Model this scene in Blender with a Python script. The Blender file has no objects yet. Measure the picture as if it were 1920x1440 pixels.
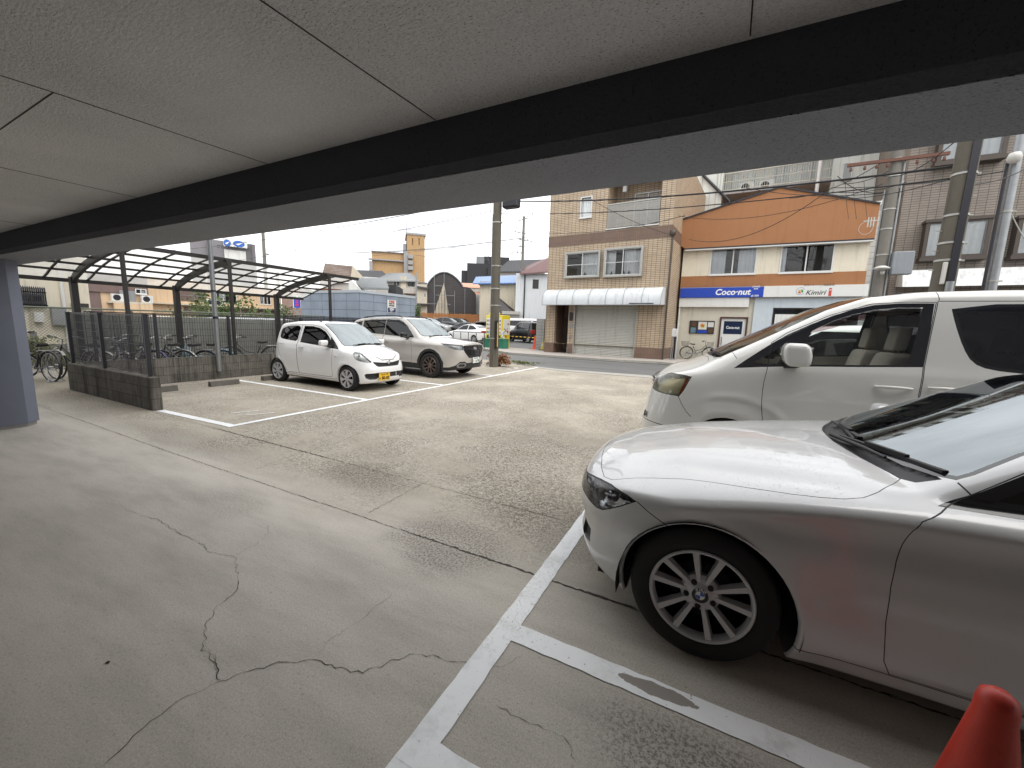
import bpy, bmesh, math, random
import numpy as np
from mathutils import Vector, Matrix
random.seed(7)
SC = bpy.context.scene
COL = SC.collection
R = math.radians
PI = math.pi

# ------------------------------------------------------------------ camera geometry (survey of the site)
EYE = 1.545
FPX = 747.9
CAM = np.array([[0.887, 0.093, -0.453], [0.461, -0.114, 0.88], [0.03, -0.989, -0.144]])
def ray(px, py):
    return CAM @ np.array([px - 960.0, py - 720.0, FPX])
def gnd(px, py, z=0.0):
    d = ray(px, py); t = (z - EYE) / d[2]
    return (d[0] * t, d[1] * t, z)
def onY(px, py, Y):
    d = ray(px, py); t = Y / d[1]
    return (d[0] * t, Y, EYE + d[2] * t)
def onX(px, py, X):
    d = ray(px, py); t = X / d[0]
    return (X, d[1] * t, EYE + d[2] * t)

# ------------------------------------------------------------------ objects
def tag(o, label=None, cat=None, group=None, kind=None):
    if label: o['label'] = label
    if cat: o['category'] = cat
    if group: o['group'] = group
    if kind: o['kind'] = kind
    return o
def thing(name, label, cat, loc=(0, 0, 0), rz=0.0, group=None):
    o = bpy.data.objects.new(name, None)
    COL.objects.link(o)
    o.location = loc; o.rotation_euler = (0, 0, rz)
    o.empty_display_size = 0.1
    return tag(o, label, cat, group)
def link_mesh(name, me, mats, parent=None):
    o = bpy.data.objects.new(name, me)
    COL.objects.link(o)
    if not isinstance(mats, (list, tuple)): mats = [mats]
    if len(me.materials) == 0:
        for m in mats: me.materials.append(m)
    if parent is not None: o.parent = parent
    return o
def copy_tree(o, parent=None):
    c = o.copy(); COL.objects.link(c)
    if parent is not None: c.parent = parent
    for ch in list(o.children): copy_tree(ch, c)
    return c

class MB:
    """collects shapes, builds ONE mesh object"""
    def __init__(s): s.v = []; s.f = []; s.m = []; s.sm = []
    def add(s, vs, fs, mat=0, smooth=False):
        b = len(s.v); s.v += [tuple(map(float, p)) for p in vs]
        for f in fs:
            s.f.append([b + i for i in f]); s.m.append(mat); s.sm.append(smooth)
        return s
    def box(s, x0, x1, y0, y1, z0, z1, mat=0):
        if x0 > x1: x0, x1 = x1, x0
        if y0 > y1: y0, y1 = y1, y0
        if z0 > z1: z0, z1 = z1, z0
        vs = [(x0, y0, z0), (x1, y0, z0), (x1, y1, z0), (x0, y1, z0), (x0, y0, z1), (x1, y0, z1), (x1, y1, z1), (x0, y1, z1)]
        return s.add(vs, [(3, 2, 1, 0), (4, 5, 6, 7), (0, 1, 5, 4), (1, 2, 6, 5), (2, 3, 7, 6), (3, 0, 4, 7)], mat)
    def cbox(s, x0, x1, y0, y1, z0, z1, c=0.01, mat=0):
        """box with chamfered edges"""
        bm = bmesh.new()
        bmesh.ops.create_cube(bm, size=1.0, matrix=Matrix.Translation(((x0 + x1) / 2, (y0 + y1) / 2, (z0 + z1) / 2)) @ Matrix.Diagonal((abs(x1 - x0), abs(y1 - y0), abs(z1 - z0), 1)))
        bmesh.ops.bevel(bm, geom=list(bm.edges), offset=c, segments=1, affect='EDGES', profile=0.5)
        s.bm(bm, mat); return s
    def bm(s, bm, mat=0, smooth=False):
        bm.verts.index_update()
        s.add([v.co for v in bm.verts], [[v.index for v in f.verts] for f in bm.faces], mat, smooth)
        bm.free(); return s
    def bar(s, p, q, w, h=None, mat=0, up=(0, 0, 1)):
        """rectangular bar from p to q"""
        h = h or w
        p = Vector(p); q = Vector(q); d = (q - p).normalized(); u = Vector(up)
        if abs(d.dot(u)) > 0.98: u = Vector((1, 0, 0))
        a = d.cross(u).normalized() * (w / 2); b = a.cross(d).normalized() * (h / 2)
        vs = [p - a - b, p + a - b, p + a + b, p - a + b, q - a - b, q + a - b, q + a + b, q - a + b]
        return s.add(vs, [(3, 2, 1, 0), (4, 5, 6, 7), (0, 1, 5, 4), (1, 2, 6, 5), (2, 3, 7, 6), (3, 0, 4, 7)], mat)
    def tube(s, pts, r, n=8, mat=0, cap=True, closed=False):
        pts = [Vector(p) for p in pts]
        m = len(pts); rs = r if isinstance(r, (list, tuple)) else [r] * m
        prev = None; vs = []
        for i, p in enumerate(pts):
            if closed: d = pts[(i + 1) % m] - pts[i - 1]
            else: d = pts[min(i + 1, m - 1)] - pts[max(i - 1, 0)]
            d.normalize()
            if prev is None:
                u = Vector((0, 0, 1)) if abs(d.z) < 0.9 else Vector((1, 0, 0))
                a = d.cross(u).normalized()
            else:
                a = (prev - d * prev.dot(d)).normalized()
            prev = a; b = d.cross(a)
            for k in range(n):
                t = 2 * PI * k / n
                vs.append(p + (a * math.cos(t) + b * math.sin(t)) * rs[i])
        fs = []
        for i in range(m if closed else m - 1):
            j = (i + 1) % m
            for k in range(n):
                l = (k + 1) % n
                fs.append((i * n + k, i * n + l, j * n + l, j * n + k))
        s.add(vs, fs, mat, True)
        if cap and not closed:
            s.add(vs[:n], [tuple(reversed(range(n)))], mat); s.add(vs[-n:], [tuple(range(n))], mat)
        return s
    def lathe(s, prof, n=24, c=(0, 0, 0), axis='z', mat=0, smooth=True, closed=False):
        """prof = [(radius, height along axis)]"""
        vs = []
        for (r, h) in prof:
            for k in range(n):
                t = 2 * PI * k / n; a, b = r * math.cos(t), r * math.sin(t)
                vs.append({'z': (c[0] + a, c[1] + b, c[2] + h), 'y': (c[0] + a, c[1] + h, c[2] - b), 'x': (c[0] + h, c[1] + a, c[2] + b)}[axis])
        fs = []
        m = len(prof)
        for i in range(m if closed else m - 1):
            j = (i + 1) % m
            for k in range(n):
                l = (k + 1) % n
                fs.append((i * n + k, i * n + l, j * n + l, j * n + k))
        return s.add(vs, fs, mat, smooth)
    def prism(s, poly, z0, z1, ax='z', mat=0):
        """poly 2-D extruded: ax z -> (x,y); ax y -> (x,z); ax x -> (y,z)"""
        n = len(poly)
        def P(a, b, h): return {'z': (a, b, h), 'y': (a, h, b), 'x': (h, a, b)}[ax]
        vs = [P(a, b, z0) for a, b in poly] + [P(a, b, z1) for a, b in poly]
        fs = [tuple(range(n)), tuple(range(2 * n - 1, n - 1, -1))]
        fs += [(i, (i + 1) % n, n + (i + 1) % n, n + i) for i in range(n)]
        return s.add(vs, fs, mat)
    def xf(s, M, a=0):
        for i in range(a, len(s.v)): s.v[i] = tuple(M @ Vector(s.v[i]))
        return s
    def build(s, name, mats, parent=None, fix=True, auto=None):
        me = bpy.data.meshes.new(name)
        me.from_pydata(s.v, [], s.f)
        if not isinstance(mats, (list, tuple)): mats = [mats]
        for m in mats: me.materials.append(m)
        me.polygons.foreach_set('material_index', s.m)
        me.polygons.foreach_set('use_smooth', s.sm)
        if fix:
            bm = bmesh.new(); bm.from_mesh(me)
            bmesh.ops.recalc_face_normals(bm, faces=bm.faces)
            bm.to_mesh(me); bm.free()
        if auto: me.set_sharp_from_angle(angle=R(auto))
        me.update()
        return link_mesh(name, me, mats, parent)

def text_mesh(body, size, mat, parent, name='lettering', loc=(0, 0, 0), rot=(PI / 2, 0, 0), align='CENTER', bold=0.0, shear=0.0, sx=1.0, ext=0.002):
    cu = bpy.data.curves.new('lettering_curve', 'FONT')
    cu.body = body; cu.size = size; cu.align_x = align; cu.align_y = 'CENTER'
    cu.offset = bold; cu.shear = shear; cu.extrude = ext; cu.resolution_u = 3
    ob = bpy.data.objects.new('lettering_tmp', cu); COL.objects.link(ob)
    bpy.context.view_layer.update()
    dg = bpy.context.evaluated_depsgraph_get()
    me = bpy.data.meshes.new_from_object(ob.evaluated_get(dg))
    bpy.data.objects.remove(ob); bpy.data.curves.remove(cu)
    me.name = name; me.materials.clear(); me.materials.append(mat)
    M = Matrix.Translation(loc) @ Matrix.Rotation(rot[2], 4, 'Z') @ Matrix.Rotation(rot[1], 4, 'Y') @ Matrix.Rotation(rot[0], 4, 'X') @ Matrix.Diagonal((sx, 1, 1, 1))
    me.transform(M)
    o = bpy.data.objects.new(name, me); COL.objects.link(o)
    if parent is not None: o.parent = parent
    return o

# ------------------------------------------------------------------ materials
class NT:
    def __init__(s, m): s.t = m.node_tree; s.n = s.t.nodes; s.l = s.t.links
    def new(s, typ, **kw):
        n = s.n.new(typ)
        for k, v in kw.items():
            if k == 'op': n.operation = v
            elif k in ('inp',):
                for kk, vv in v.items():
                    if hasattr(vv, 'is_output'): s.l.new(vv, n.inputs[kk])
                    else: n.inputs[kk].default_value = vv
            else: setattr(n, k, v)
        return n
    def math(s, op, a, b=None, c=None, clamp=False):
        n = s.n.new('ShaderNodeMath'); n.operation = op; n.use_clamp = clamp
        for i, v in enumerate((a, b, c)):
            if v is None: continue
            if hasattr(v, 'is_output'): s.l.new(v, n.inputs[i])
            else: n.inputs[i].default_value = v
        return n.outputs[0]
    def mix(s, fac, a, b, mode='MIX'):
        n = s.n.new('ShaderNodeMix'); n.data_type = 'RGBA'; n.blend_type = mode
        for i, v in ((0, fac), (6, a), (7, b)):
            if hasattr(v, 'is_output'): s.l.new(v, n.inputs[i])
            elif i == 0: n.inputs[0].default_value = v
            else: n.inputs[i].default_value = (v[0], v[1], v[2], 1)
        return n.outputs[2]
    def noise(s, vec, scale, detail=4, rough=0.55, out=0, dist=0.0):
        n = s.n.new('ShaderNodeTexNoise'); n.inputs['Scale'].default_value = scale; n.inputs['Detail'].default_value = detail
        n.inputs['Roughness'].default_value = rough; n.inputs['Distortion'].default_value = dist
        if vec is not None: s.l.new(vec, n.inputs['Vector'])
        return n.outputs[out]
    def ramp(s, fac, stops):
        n = s.n.new('ShaderNodeValToRGB'); s.l.new(fac, n.inputs[0])
        e = n.color_ramp.elements
        while len(e) < len(stops): e.new(0.5)
        for el, (p, c) in zip(e, stops):
            el.position = p; el.color = (c, c, c, 1) if not isinstance(c, (tuple, list)) else (c[0], c[1], c[2], 1)
        return n.outputs[0]
    def sstep(s, v, a, b):
        n = s.n.new('ShaderNodeMapRange'); n.interpolation_type = 'SMOOTHSTEP'
        s.l.new(v, n.inputs[0]); n.inputs[1].default_value = a; n.inputs[2].default_value = b
        return n.outputs[0]
def new_mat(name):
    m = bpy.data.materials.new(name); m.use_nodes = True
    t = NT(m); b = t.n['Principled BSDF']
    return m, t, b
def mat(name, col, rough=0.6, metal=0.0, var=0.12, vscale=3.0, bump=0.0, bscale=60.0, spec=0.5, coat=0.0, fine=0.0, streak=0.0):
    """general surface: base colour broken up by two noises, optional bump and vertical rain streaks"""
    m, t, b = new_mat(name)
    tc = t.new('ShaderNodeTexCoord'); v = tc.outputs['Object']
    c = col
    if var > 0:
        n1 = t.noise(v, vscale, 5, 0.6)
        f = t.math('MULTIPLY_ADD', n1, 2 * var, 1 - var)
        if fine > 0:
            n2 = t.noise(v, 90.0, 2, 0.5); f = t.math('MULTIPLY', f, t.math('MULTIPLY_ADD', n2, 2 * fine, 1 - fine))
        if streak > 0:
            mp = t.new('ShaderNodeMapping', inp={'Vector': v}); mp.inputs['Scale'].default_value = (2.2, 2.2, 0.12)
            n3 = t.noise(mp.outputs[0], 2.5, 5, 0.65)
            f = t.math('MULTIPLY', f, t.math('SUBTRACT', 1.0, t.math('MULTIPLY', t.sstep(n3, 0.5, 0.75), streak)))
        vm = t.new('ShaderNodeVectorMath', operation='SCALE'); vm.inputs[0].default_value = col; t.l.new(f, vm.inputs['Scale'])
        t.l.new(vm.outputs[0], b.inputs['Base Color'])
    else: b.inputs['Base Color'].default_value = (*col, 1)
    b.inputs['Roughness'].default_value = rough; b.inputs['Metallic'].default_value = metal
    b.inputs['Specular IOR Level'].default_value = spec
    b.inputs['Coat Weight'].default_value = coat; b.inputs['Coat Roughness'].default_value = 0.05
    if bump > 0:
        bp = t.new('ShaderNodeBump', inp={'Height': t.noise(v, bscale, 3, 0.6)}); bp.inputs['Strength'].default_value = bump; bp.inputs['Distance'].default_value = 0.01
        t.l.new(bp.outputs[0], b.inputs['Normal'])
    return m
def glass(name, tint, ior=1.5, refl=(1, 1, 1), rough=0.0):
    m = bpy.data.materials.new(name); m.use_nodes = True
    t = NT(m); t.n.clear()
    out = t.new('ShaderNodeOutputMaterial'); tr = t.new('ShaderNodeBsdfTransparent'); gl = t.new('ShaderNodeBsdfGlossy')
    tr.inputs[0].default_value = (*tint, 1); gl.inputs['Roughness'].default_value = rough; gl.inputs[0].default_value = (*refl, 1)
    fr = t.new('ShaderNodeFresnel'); fr.inputs[0].default_value = ior
    mx = t.new('ShaderNodeMixShader')
    t.l.new(fr.outputs[0], mx.inputs[0]); t.l.new(tr.outputs[0], mx.inputs[1]); t.l.new(gl.outputs[0], mx.inputs[2]); t.l.new(mx.outputs[0], out.inputs[0])
    return m
def tile_mat(name, col, col2, grout, w, h, gap, offset=0.0, rough=0.55, bump=0.25, var=0.15, swap=False):
    m, t, b = new_mat(name)
    tc = t.new('ShaderNodeTexCoord'); sp = t.new('ShaderNodeSeparateXYZ', inp={0: tc.outputs['Object']})
    xy = t.math('ADD', sp.outputs[0], sp.outputs[1])
    cb = t.new('ShaderNodeCombineXYZ', inp={0: xy, 1: sp.outputs[2]})
    br = t.new('ShaderNodeTexBrick', inp={'Vector': cb.outputs[0]}); br.offset = offset; br.squash = 1
    br.inputs['Scale'].default_value = 1.0; br.inputs['Brick Width'].default_value = w; br.inputs['Row Height'].default_value = h
    br.inputs['Mortar Size'].default_value = gap; br.inputs['Mortar Smooth'].default_value = 0.2
    br.inputs['Color1'].default_value = (*col, 1); br.inputs['Color2'].default_value = (*col2, 1); br.inputs['Mortar'].default_value = (*grout, 1)
    n = t.noise(tc.outputs['Object'], 1.3, 5, 0.65)
    c = t.mix(1.0, br.outputs[0], t.ramp(n, [(0.3, 1 - var), (0.7, 1 + var)]), 'MULTIPLY')
    t.l.new(c, b.inputs['Base Color']); b.inputs['Roughness'].default_value = rough
    bp = t.new('ShaderNodeBump', inp={'Height': br.outputs['Fac']}); bp.invert = True; bp.inputs['Strength'].default_value = bump; bp.inputs['Distance'].default_value = 0.01
    t.l.new(bp.outputs[0], b.inputs['Normal'])
    return m
M = {}
# ------------------------------------------------------------------ vehicles: one closed skin per car, panels cut out of it
class Crv:
    """1-D curve through points, corners eased over sig"""
    def __init__(s, pts, sig=0.02):
        x = np.array([p[0] for p in pts], float); y = np.array([p[1] for p in pts], float)
        a, b = x[0] - 6 * sig - 0.05, x[-1] + 6 * sig + 0.05
        n = 1200; s.x = np.linspace(a, b, n); yy = np.interp(s.x, x, y)
        # linear extrapolation is held flat; smooth with a gaussian
        h = (b - a) / (n - 1); k = max(1, int(3 * sig / h)); g = np.exp(-0.5 * (np.arange(-k, k + 1) * h / sig) ** 2); g /= g.sum()
        s.y = np.convolve(np.pad(yy, k, mode='edge'), g, mode='valid')
    def __call__(s, v): return np.interp(v, s.x, s.y)
def smax(a, b, r):
    h = np.maximum(r - np.abs(a - b), 0) / r
    return np.maximum(a, b) + h * h * r * 0.25
class CarShape:
    def __init__(s, d):
        s.d = d; g = lambda k, sig: Crv(d[k], sig)
        s.top = g('top', d.get('top_sig', 0.03)); s.xf = g('front', 0.025); s.xr = g('rear', 0.025)
        s.pf = g('nose_plan', 0.04); s.pr = g('tail_plan', 0.04)
        s.w = g('width', 0.12); s.zs = g('shoulder', 0.12); s.prof = g('prof', d.get('prof_sig', 0.012))
        s.crown = g('crown', 0.12); s.cv = g('curve', 0.2); s.zb = g('bottom', 0.04)
        s.rad = g('round', 0.1)
    def F(s, x, y, z):
        ay = np.abs(y)
        w = s.w(x) + s.prof(z - s.zs(x))
        if 'flare' in s.d:
            for (cx, cz, r, amt) in s.d['flare']:
                rr = np.hypot(x - cx, z - cz); w = w + amt * np.exp(-((rr - r) / 0.07) ** 2) * (z < cz + r + 0.2)
        a = ay - w
        zt = s.top(x - s.cv(x) * y * y) - s.crown(x) * y * y
        if 'hood' in s.d: zt = zt + s.d['hood'](x, ay)
        b = z - zt
        c = s.xf(z) + s.pf(ay) - x
        e = x - s.xr(z) + s.pr(ay)
        if 'side_mod' in s.d: a = a - s.d['side_mod'](x, z)
        if 'front_mod' in s.d: c = c + s.d['front_mod'](ay, z)
        f = smax(a, b, s.rad(x)); f = smax(f, c, s.d.get('rf', 0.06)); f = smax(f, e, s.d.get('rr', 0.06)); f = smax(f, s.zb(x) - z, 0.04)
        return f
    def skin(s):
        d = s.d; step = d.get('step', 0.025); na = d.get('na', 110); L = d['L']
        pa, pb = d.get('piv', (0.55, L - 0.5)); zp = d.get('zp', 0.55)
        P = []; D = []
        nc = d.get('ncap', 44)
        for k in range(nc):      # front fan
            t = (k / nc); ph = (t ** 0.9) * PI / 2; P.append(pa); D.append((-math.cos(ph), math.sin(ph)))
        nm = int((pb - pa) / step)
        for k in range(nm + 1): P.append(pa + (pb - pa) * k / nm); D.append((0.0, 1.0))
        for k in range(1, nc + 1):
            ph = ((1 - k / nc) ** 0.9) * PI / 2; P.append(pb); D.append((math.cos(ph), math.sin(ph)))
        P = np.array(P); D = np.array(D); nr = len(P)
        th = np.linspace(-PI / 2, PI / 2, na)
        X0 = P[:, None] + 0 * th[None]; dx = D[:, 0][:, None] + 0 * th[None]
        dy = D[:, 1][:, None] * np.cos(th)[None]; dz = D[:, 1][:, None] * np.sin(th)[None]
        lo = np.zeros_like(X0); hi = np.full_like(X0, 2.6)
        # first crossing by coarse marching, then bisection
        ts = np.linspace(0, 2.6, 66); found = np.zeros(X0.shape, bool)
        for i in range(1, len(ts)):
            f = s.F(X0 + dx * ts[i], dy * ts[i], zp + dz * ts[i])
            new = (f > 0) & ~found
            lo[new] = ts[i - 1]; hi[new] = ts[i]; found |= new
        for _ in range(26):
            m = (lo + hi) / 2; f = s.F(X0 + dx * m, dy * m, zp + dz * m)
            ins = f < 0; lo = np.where(ins, m, lo); hi = np.where(ins, hi, m)
        t = (lo + hi) / 2
        V = np.stack([X0 + dx * t, dy * t, zp + dz * t], -1)
        V[:, 0, 1] = 0; V[:, -1, 1] = 0
        faces = []
        for i in range(nr - 1):
            for j in range(na - 1):
                a = i * na + j; faces.append((a, a + 1, a + na + 1, a + na))
        bm = bmesh.new(); vs = [bm.verts.new(p) for p in V.reshape(-1, 3)]
        for f in faces: bm.faces.new([vs[i] for i in f])
        bmesh.ops.remove_doubles(bm, verts=bm.verts, dist=0.0008)
        bmesh.ops.dissolve_degenerate(bm, dist=0.0004, edges=bm.edges)
        bm.normal_update()
        return bm
    def hit(s, o, d):
        """first surface point along a ray given in car space"""
        o = np.array(o, float); d = np.array(d, float); d /= np.linalg.norm(d)
        ts = np.linspace(0, 14, 14001); p = o[None] + d[None] * ts[:, None]
        f = s.F(p[:, 0], p[:, 1], p[:, 2]); i = np.argmax(f < 0)
        return p[i] if f[i] < 0 else None

def chaikin(p, n=2):
    for _ in range(n):
        q = []
        for i in range(len(p)):
            a, b = p[i], p[(i + 1) % len(p)]
            q += [(a[0] * .75 + b[0] * .25, a[1] * .75 + b[1] * .25), (a[0] * .25 + b[0] * .75, a[1] * .25 + b[1] * .75)]
        p = q
    return p
def circle(cx, cz, r, n=36, a0=0, a1=2 * PI):
    return [(cx + r * math.cos(a0 + (a1 - a0) * k / n), cz + r * math.sin(a0 + (a1 - a0) * k / n)) for k in range(n)]
def offset_poly(p, d):
    """inwards by d"""
    n = len(p); ar = sum(p[i][0] * p[(i + 1) % n][1] - p[(i + 1) % n][0] * p[i][1] for i in range(n)); sg = 1 if ar > 0 else -1
    out = []
    for i in range(n):
        a, b, c = p[i - 1], p[i], p[(i + 1) % n]
        e1 = np.array([b[0] - a[0], b[1] - a[1]]); e2 = np.array([c[0] - b[0], c[1] - b[1]])
        e1 /= np.linalg.norm(e1) + 1e-9; e2 /= np.linalg.norm(e2) + 1e-9
        n1 = np.array([-e1[1], e1[0]]) * sg; n2 = np.array([-e2[1], e2[0]]) * sg
        m = n1 + n2; l = m.dot(m); m = m * (2 / l) if l > 0.3 else n1
        out.append((b[0] + m[0] * d, b[1] + m[1] * d))
    return out
def inpoly(p, x, y):
    c = False; j = len(p) - 1
    for i in range(len(p)):
        if (p[i][1] > y) != (p[j][1] > y) and x < (p[j][0] - p[i][0]) * (y - p[i][1]) / (p[j][1] - p[i][1]) + p[i][0]: c = not c
        j = i
    return c
SIDE = ((1, 0, 0), (0, 0, 1)); TOP = ((1, 0, 0), (0, 1, 0)); FRONT = ((0, 1, 0), (0, 0, 1))
def tilt(deg):   # between front (0) and side (90): looks at the corner of the car
    a = R(deg); return ((math.sin(a), math.cos(a), 0), (0, 0, 1))
class Cutter:
    def __init__(s, bm):
        s.bm = bm; s.id = bm.faces.layers.int.new('pid'); s.names = {0: 'body'}; s.info = {0: None}
    def cut(s, poly, proj, new, filt=None, only=None):
        U, V = Vector(proj[0]), Vector(proj[1])
        us = [p[0] for p in poly]; vs = [p[1] for p in poly]
        bu0, bu1, bv0, bv1 = min(us) - .06, max(us) + .06, min(vs) - .06, max(vs) + .06
        def bbox(f):
            a = [v.co.dot(U) for v in f.verts]; b = [v.co.dot(V) for v in f.verts]
            return min(a), max(a), min(b), max(b)
        cand = {}
        for f in s.bm.faces:
            if only is not None and f[s.id] not in only: continue
            c = f.calc_center_median(); u = c.dot(U); v = c.dot(V)
            if u < bu0 or u > bu1 or v < bv0 or v > bv1: continue
            if filt and not filt(c, f.normal): continue
            cand[f] = bbox(f)
        n = len(poly)
        for i in range(n):
            a = poly[i]; b = poly[(i + 1) % n]
            x0, x1 = sorted((a[0], b[0])); y0, y1 = sorted((a[1], b[1]))
            if x1 - x0 + y1 - y0 < 1e-6: continue
            sel = [f for f, q in cand.items() if q[1] >= x0 - 1e-4 and q[0] <= x1 + 1e-4 and q[3] >= y0 - 1e-4 and q[2] <= y1 + 1e-4]
            if not sel: continue
            no = (U * -(b[1] - a[1]) + V * (b[0] - a[0])).normalized(); co = U * a[0] + V * a[1]
            geom = set(sel)
            for f in sel: geom.update(f.edges); geom.update(f.verts)
            r = bmesh.ops.bisect_plane(s.bm, geom=list(geom), dist=1e-5, plane_co=co, plane_no=no)
            for g in r['geom_cut']:
                if isinstance(g, bmesh.types.BMEdge):
                    for f in g.link_faces:
                        if only is not None and f[s.id] not in only: continue
                        cand[f] = bbox(f)
            for f in [f for f in cand if not f.is_valid]: del cand[f]
        out = []
        for f in cand:
            if not f.is_valid: continue
            c = f.calc_center_median()
            if inpoly(poly, c.dot(U), c.dot(V)):
                f[s.id] = new; out.append(f)
        return out
def faces_to_mesh(name, faces, mirror):
    """new mesh from faces; mirror: None keep, 'both' add the mirrored half, 'flip' only the mirrored half"""
    idx = {}; vs = []; fs = []; mi = []
    for f in faces:
        r = []
        for v in f.verts:
            if v not in idx: idx[v] = len(vs); vs.append(tuple(v.co))
            r.append(idx[v])
        fs.append(r); mi.append(f.material_index)
    n = len(vs)
    mv = [(x, -y, z) for x, y, z in vs]; mf = [list(reversed(r)) for r in fs]
    if mirror == 'flip': vs, fs = mv, mf
    elif mirror == 'both':
        # weld the centre line
        rem = {}; out = list(vs)
        for i, p in enumerate(mv):
            if abs(p[1]) < 1e-4: rem[i] = i
            else: rem[i] = len(out); out.append(p)
        fs = fs + [[rem[i] for i in r] for r in mf]; vs = out; mi = mi + mi
    me = bpy.data.meshes.new(name); me.from_pydata(vs, [], fs)
    me.polygons.foreach_set('use_smooth', [True] * len(fs)); me.polygons.foreach_set('material_index', mi)
    me.update(); return me

def make_wheel(root, x, y, r, rim_r, width, style, side, mats):
    """wheel with its hub at (x, y, r); outer face towards side*y"""
    tyre_m, rim_m, dark_m = mats
    def T(mb):   # built with outer face towards -y, mirrored if needed
        if side > 0: mb.v = [(a, -b, c) for a, b, c in mb.v]
        mb.v = [(a + x, b + y, c + r) for a, b, c in mb.v]; return mb
    h = width / 2
    hub = MB()
    hub.lathe([(0.0, -h + .075), (rim_r * .62, -h + .075), (rim_r * .64, -h + .09), (rim_r * .64, -h + .10), (0.0, -h + .1)], 40, axis='y')
    hub.lathe([(rim_r * .97, -h + .05), (rim_r * .9, -h + .12), (rim_r * .9, h - .02), (0, h - .02)], 40, axis='y')
    w = T(hub).build('wheel', dark_m, root)
    ty = MB()
    pr = [(rim_r * 1.0, -h + .012), (rim_r * 1.06, -h + .004), ((rim_r + r) / 2, -h - .006), (r * .95, -h + .008), (r * .985, -h + .02), (r, -h + .04),
          (r, -.018), (r * .98, -.016), (r * .98, -.010), (r, -.008), (r, .008), (r * .98, .010), (r * .98, .016), (r, .018),
          (r, h - .04), (r * .97, h - .015), (rim_r * 1.02, h - .01), (rim_r * .95, h - .03), (rim_r * .95, -h + .03)]
    ty.lathe(pr, 64, axis='y', closed=True)
    T(ty).build('tyre', tyre_m, w, auto=50)
    rm = MB()
    rm.lathe([(rim_r * .93, -h + .05), (rim_r * .925, -h + .018), (rim_r * .955, -h + .002), (rim_r * 1.0, -h - .002), (rim_r * 1.02, -h + .004), (rim_r * 1.0, -h + .016), (rim_r * .97, -h + .05)], 64, axis='y', closed=True)
    if style == 'v10':       # five pairs of thin spokes
        for k in range(5):
            for s in (-1, 1):
                a = PI / 2 + k * 2 * PI / 5 - 0.10
                a0 = a + s * .28; a1 = a + s * .27
                def P(rad, an, d, off):
                    return (rad * math.cos(an) - off * math.sin(an), d, rad * math.sin(an) + off * math.cos(an))
                r0, r1 = rim_r * .24, rim_r * .945
                w0, w1 = .008, .0135
                vs = [P(r0, a0, -h + .028, -w0), P(r0, a0, -h + .028, w0), P(r1, a1, -h + .006, w1), P(r1, a1, -h + .006, -w1),
                      P(r0, a0, -h + .06, -w0 * 1.5), P(r0, a0, -h + .06, w0 * 1.5), P(r1, a1, -h + .045, w1 * 1.4), P(r1, a1, -h + .045, -w1 * 1.4)]
                rm.add(vs, [(0, 1, 2, 3), (7, 6, 5, 4), (0, 4, 5, 1), (1, 5, 6, 2), (2, 6, 7, 3), (3, 7, 4, 0)])
        rm.lathe([(0.0, -h + .016), (.040, -h + .018), (.048, -h + .024), (.056, -h + .026), (.075, -h + .03), (.088, -h + .045), (.088, -h + .07)], 40, axis='y')
        for k in range(5):
            a = PI / 2 + k * 2 * PI / 5 + PI / 5 - .10
            lug = MB(); lug.lathe([(.0, -h + .024), (.013, -h + .024), (.014, -h + .04)], 12, c=(.061 * math.cos(a), -.004, .061 * math.sin(a)), axis='y')
            T(lug).build('lug_nut', dark_m, w)
    elif style == 'cover7':  # plastic wheel cover, seven broad spokes
        for k in range(7):
            a = PI / 2 + k * 2 * PI / 7
            def P(rad, an, d): return (rad * math.cos(an), d, rad * math.sin(an))
            vs = [P(rim_r * .2, a - .35, -h + .006), P(rim_r * .2, a + .35, -h + .006), P(rim_r * .6, a + .26, -h - .004), P(rim_r * .95, a + .30, -h + .004), P(rim_r * .95, a - .18, -h + .004), P(rim_r * .6, a - .2, -h - .004)]
            vs2 = [(p[0], p[1] + .03, p[2]) for p in vs]
            n = 6
            rm.add(vs + vs2, [tuple(range(n)), tuple(range(2 * n - 1, n - 1, -1))] + [(i, (i + 1) % n, n + (i + 1) % n, n + i) for i in range(n)])
        rm.lathe([(0, -h + .0), (.05, -h + .002), (.06, -h + .012), (.06, -h + .04)], 24, axis='y')
    elif style == 'twist5':
        for k in range(5):
            for s in (-1, 1):
                a = PI / 2 + k * 2 * PI / 5
                def P(rad, an, d): return (rad * math.cos(an), d, rad * math.sin(an))
                vs = [P(rim_r * .2, a - .2, -h + .02), P(rim_r * .2, a + .2, -h + .02), P(rim_r * .93, a + .16 + s * .34, -h + .004), P(rim_r * .93, a - .09 + s * .34, -h + .004)]
                vs2 = [(p[0], p[1] + .035, p[2]) for p in vs]
                rm.add(vs + vs2, [(0, 1, 2, 3), (7, 6, 5, 4), (0, 4, 5, 1), (1, 5, 6, 2), (2, 6, 7, 3), (3, 7, 4, 0)])
        rm.lathe([(0, -h + .01), (.04, -h + .012), (.07, -h + .02), (.07, -h + .06)], 24, axis='y')
    else:
        for k in range(8):
            a = k * PI / 4
            def P(rad, an, d): return (rad * math.cos(an), d, rad * math.sin(an))
            vs = [P(rim_r * .2, a - .3, -h + .01), P(rim_r * .2, a + .3, -h + .01), P(rim_r * .94, a + .14, -h + .004), P(rim_r * .94, a - .14, -h + .004)]
            vs2 = [(p[0], p[1] + .03, p[2]) for p in vs]
            rm.add(vs + vs2, [(0, 1, 2, 3), (7, 6, 5, 4), (0, 4, 5, 1), (1, 5, 6, 2), (2, 6, 7, 3), (3, 7, 4, 0)])
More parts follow.
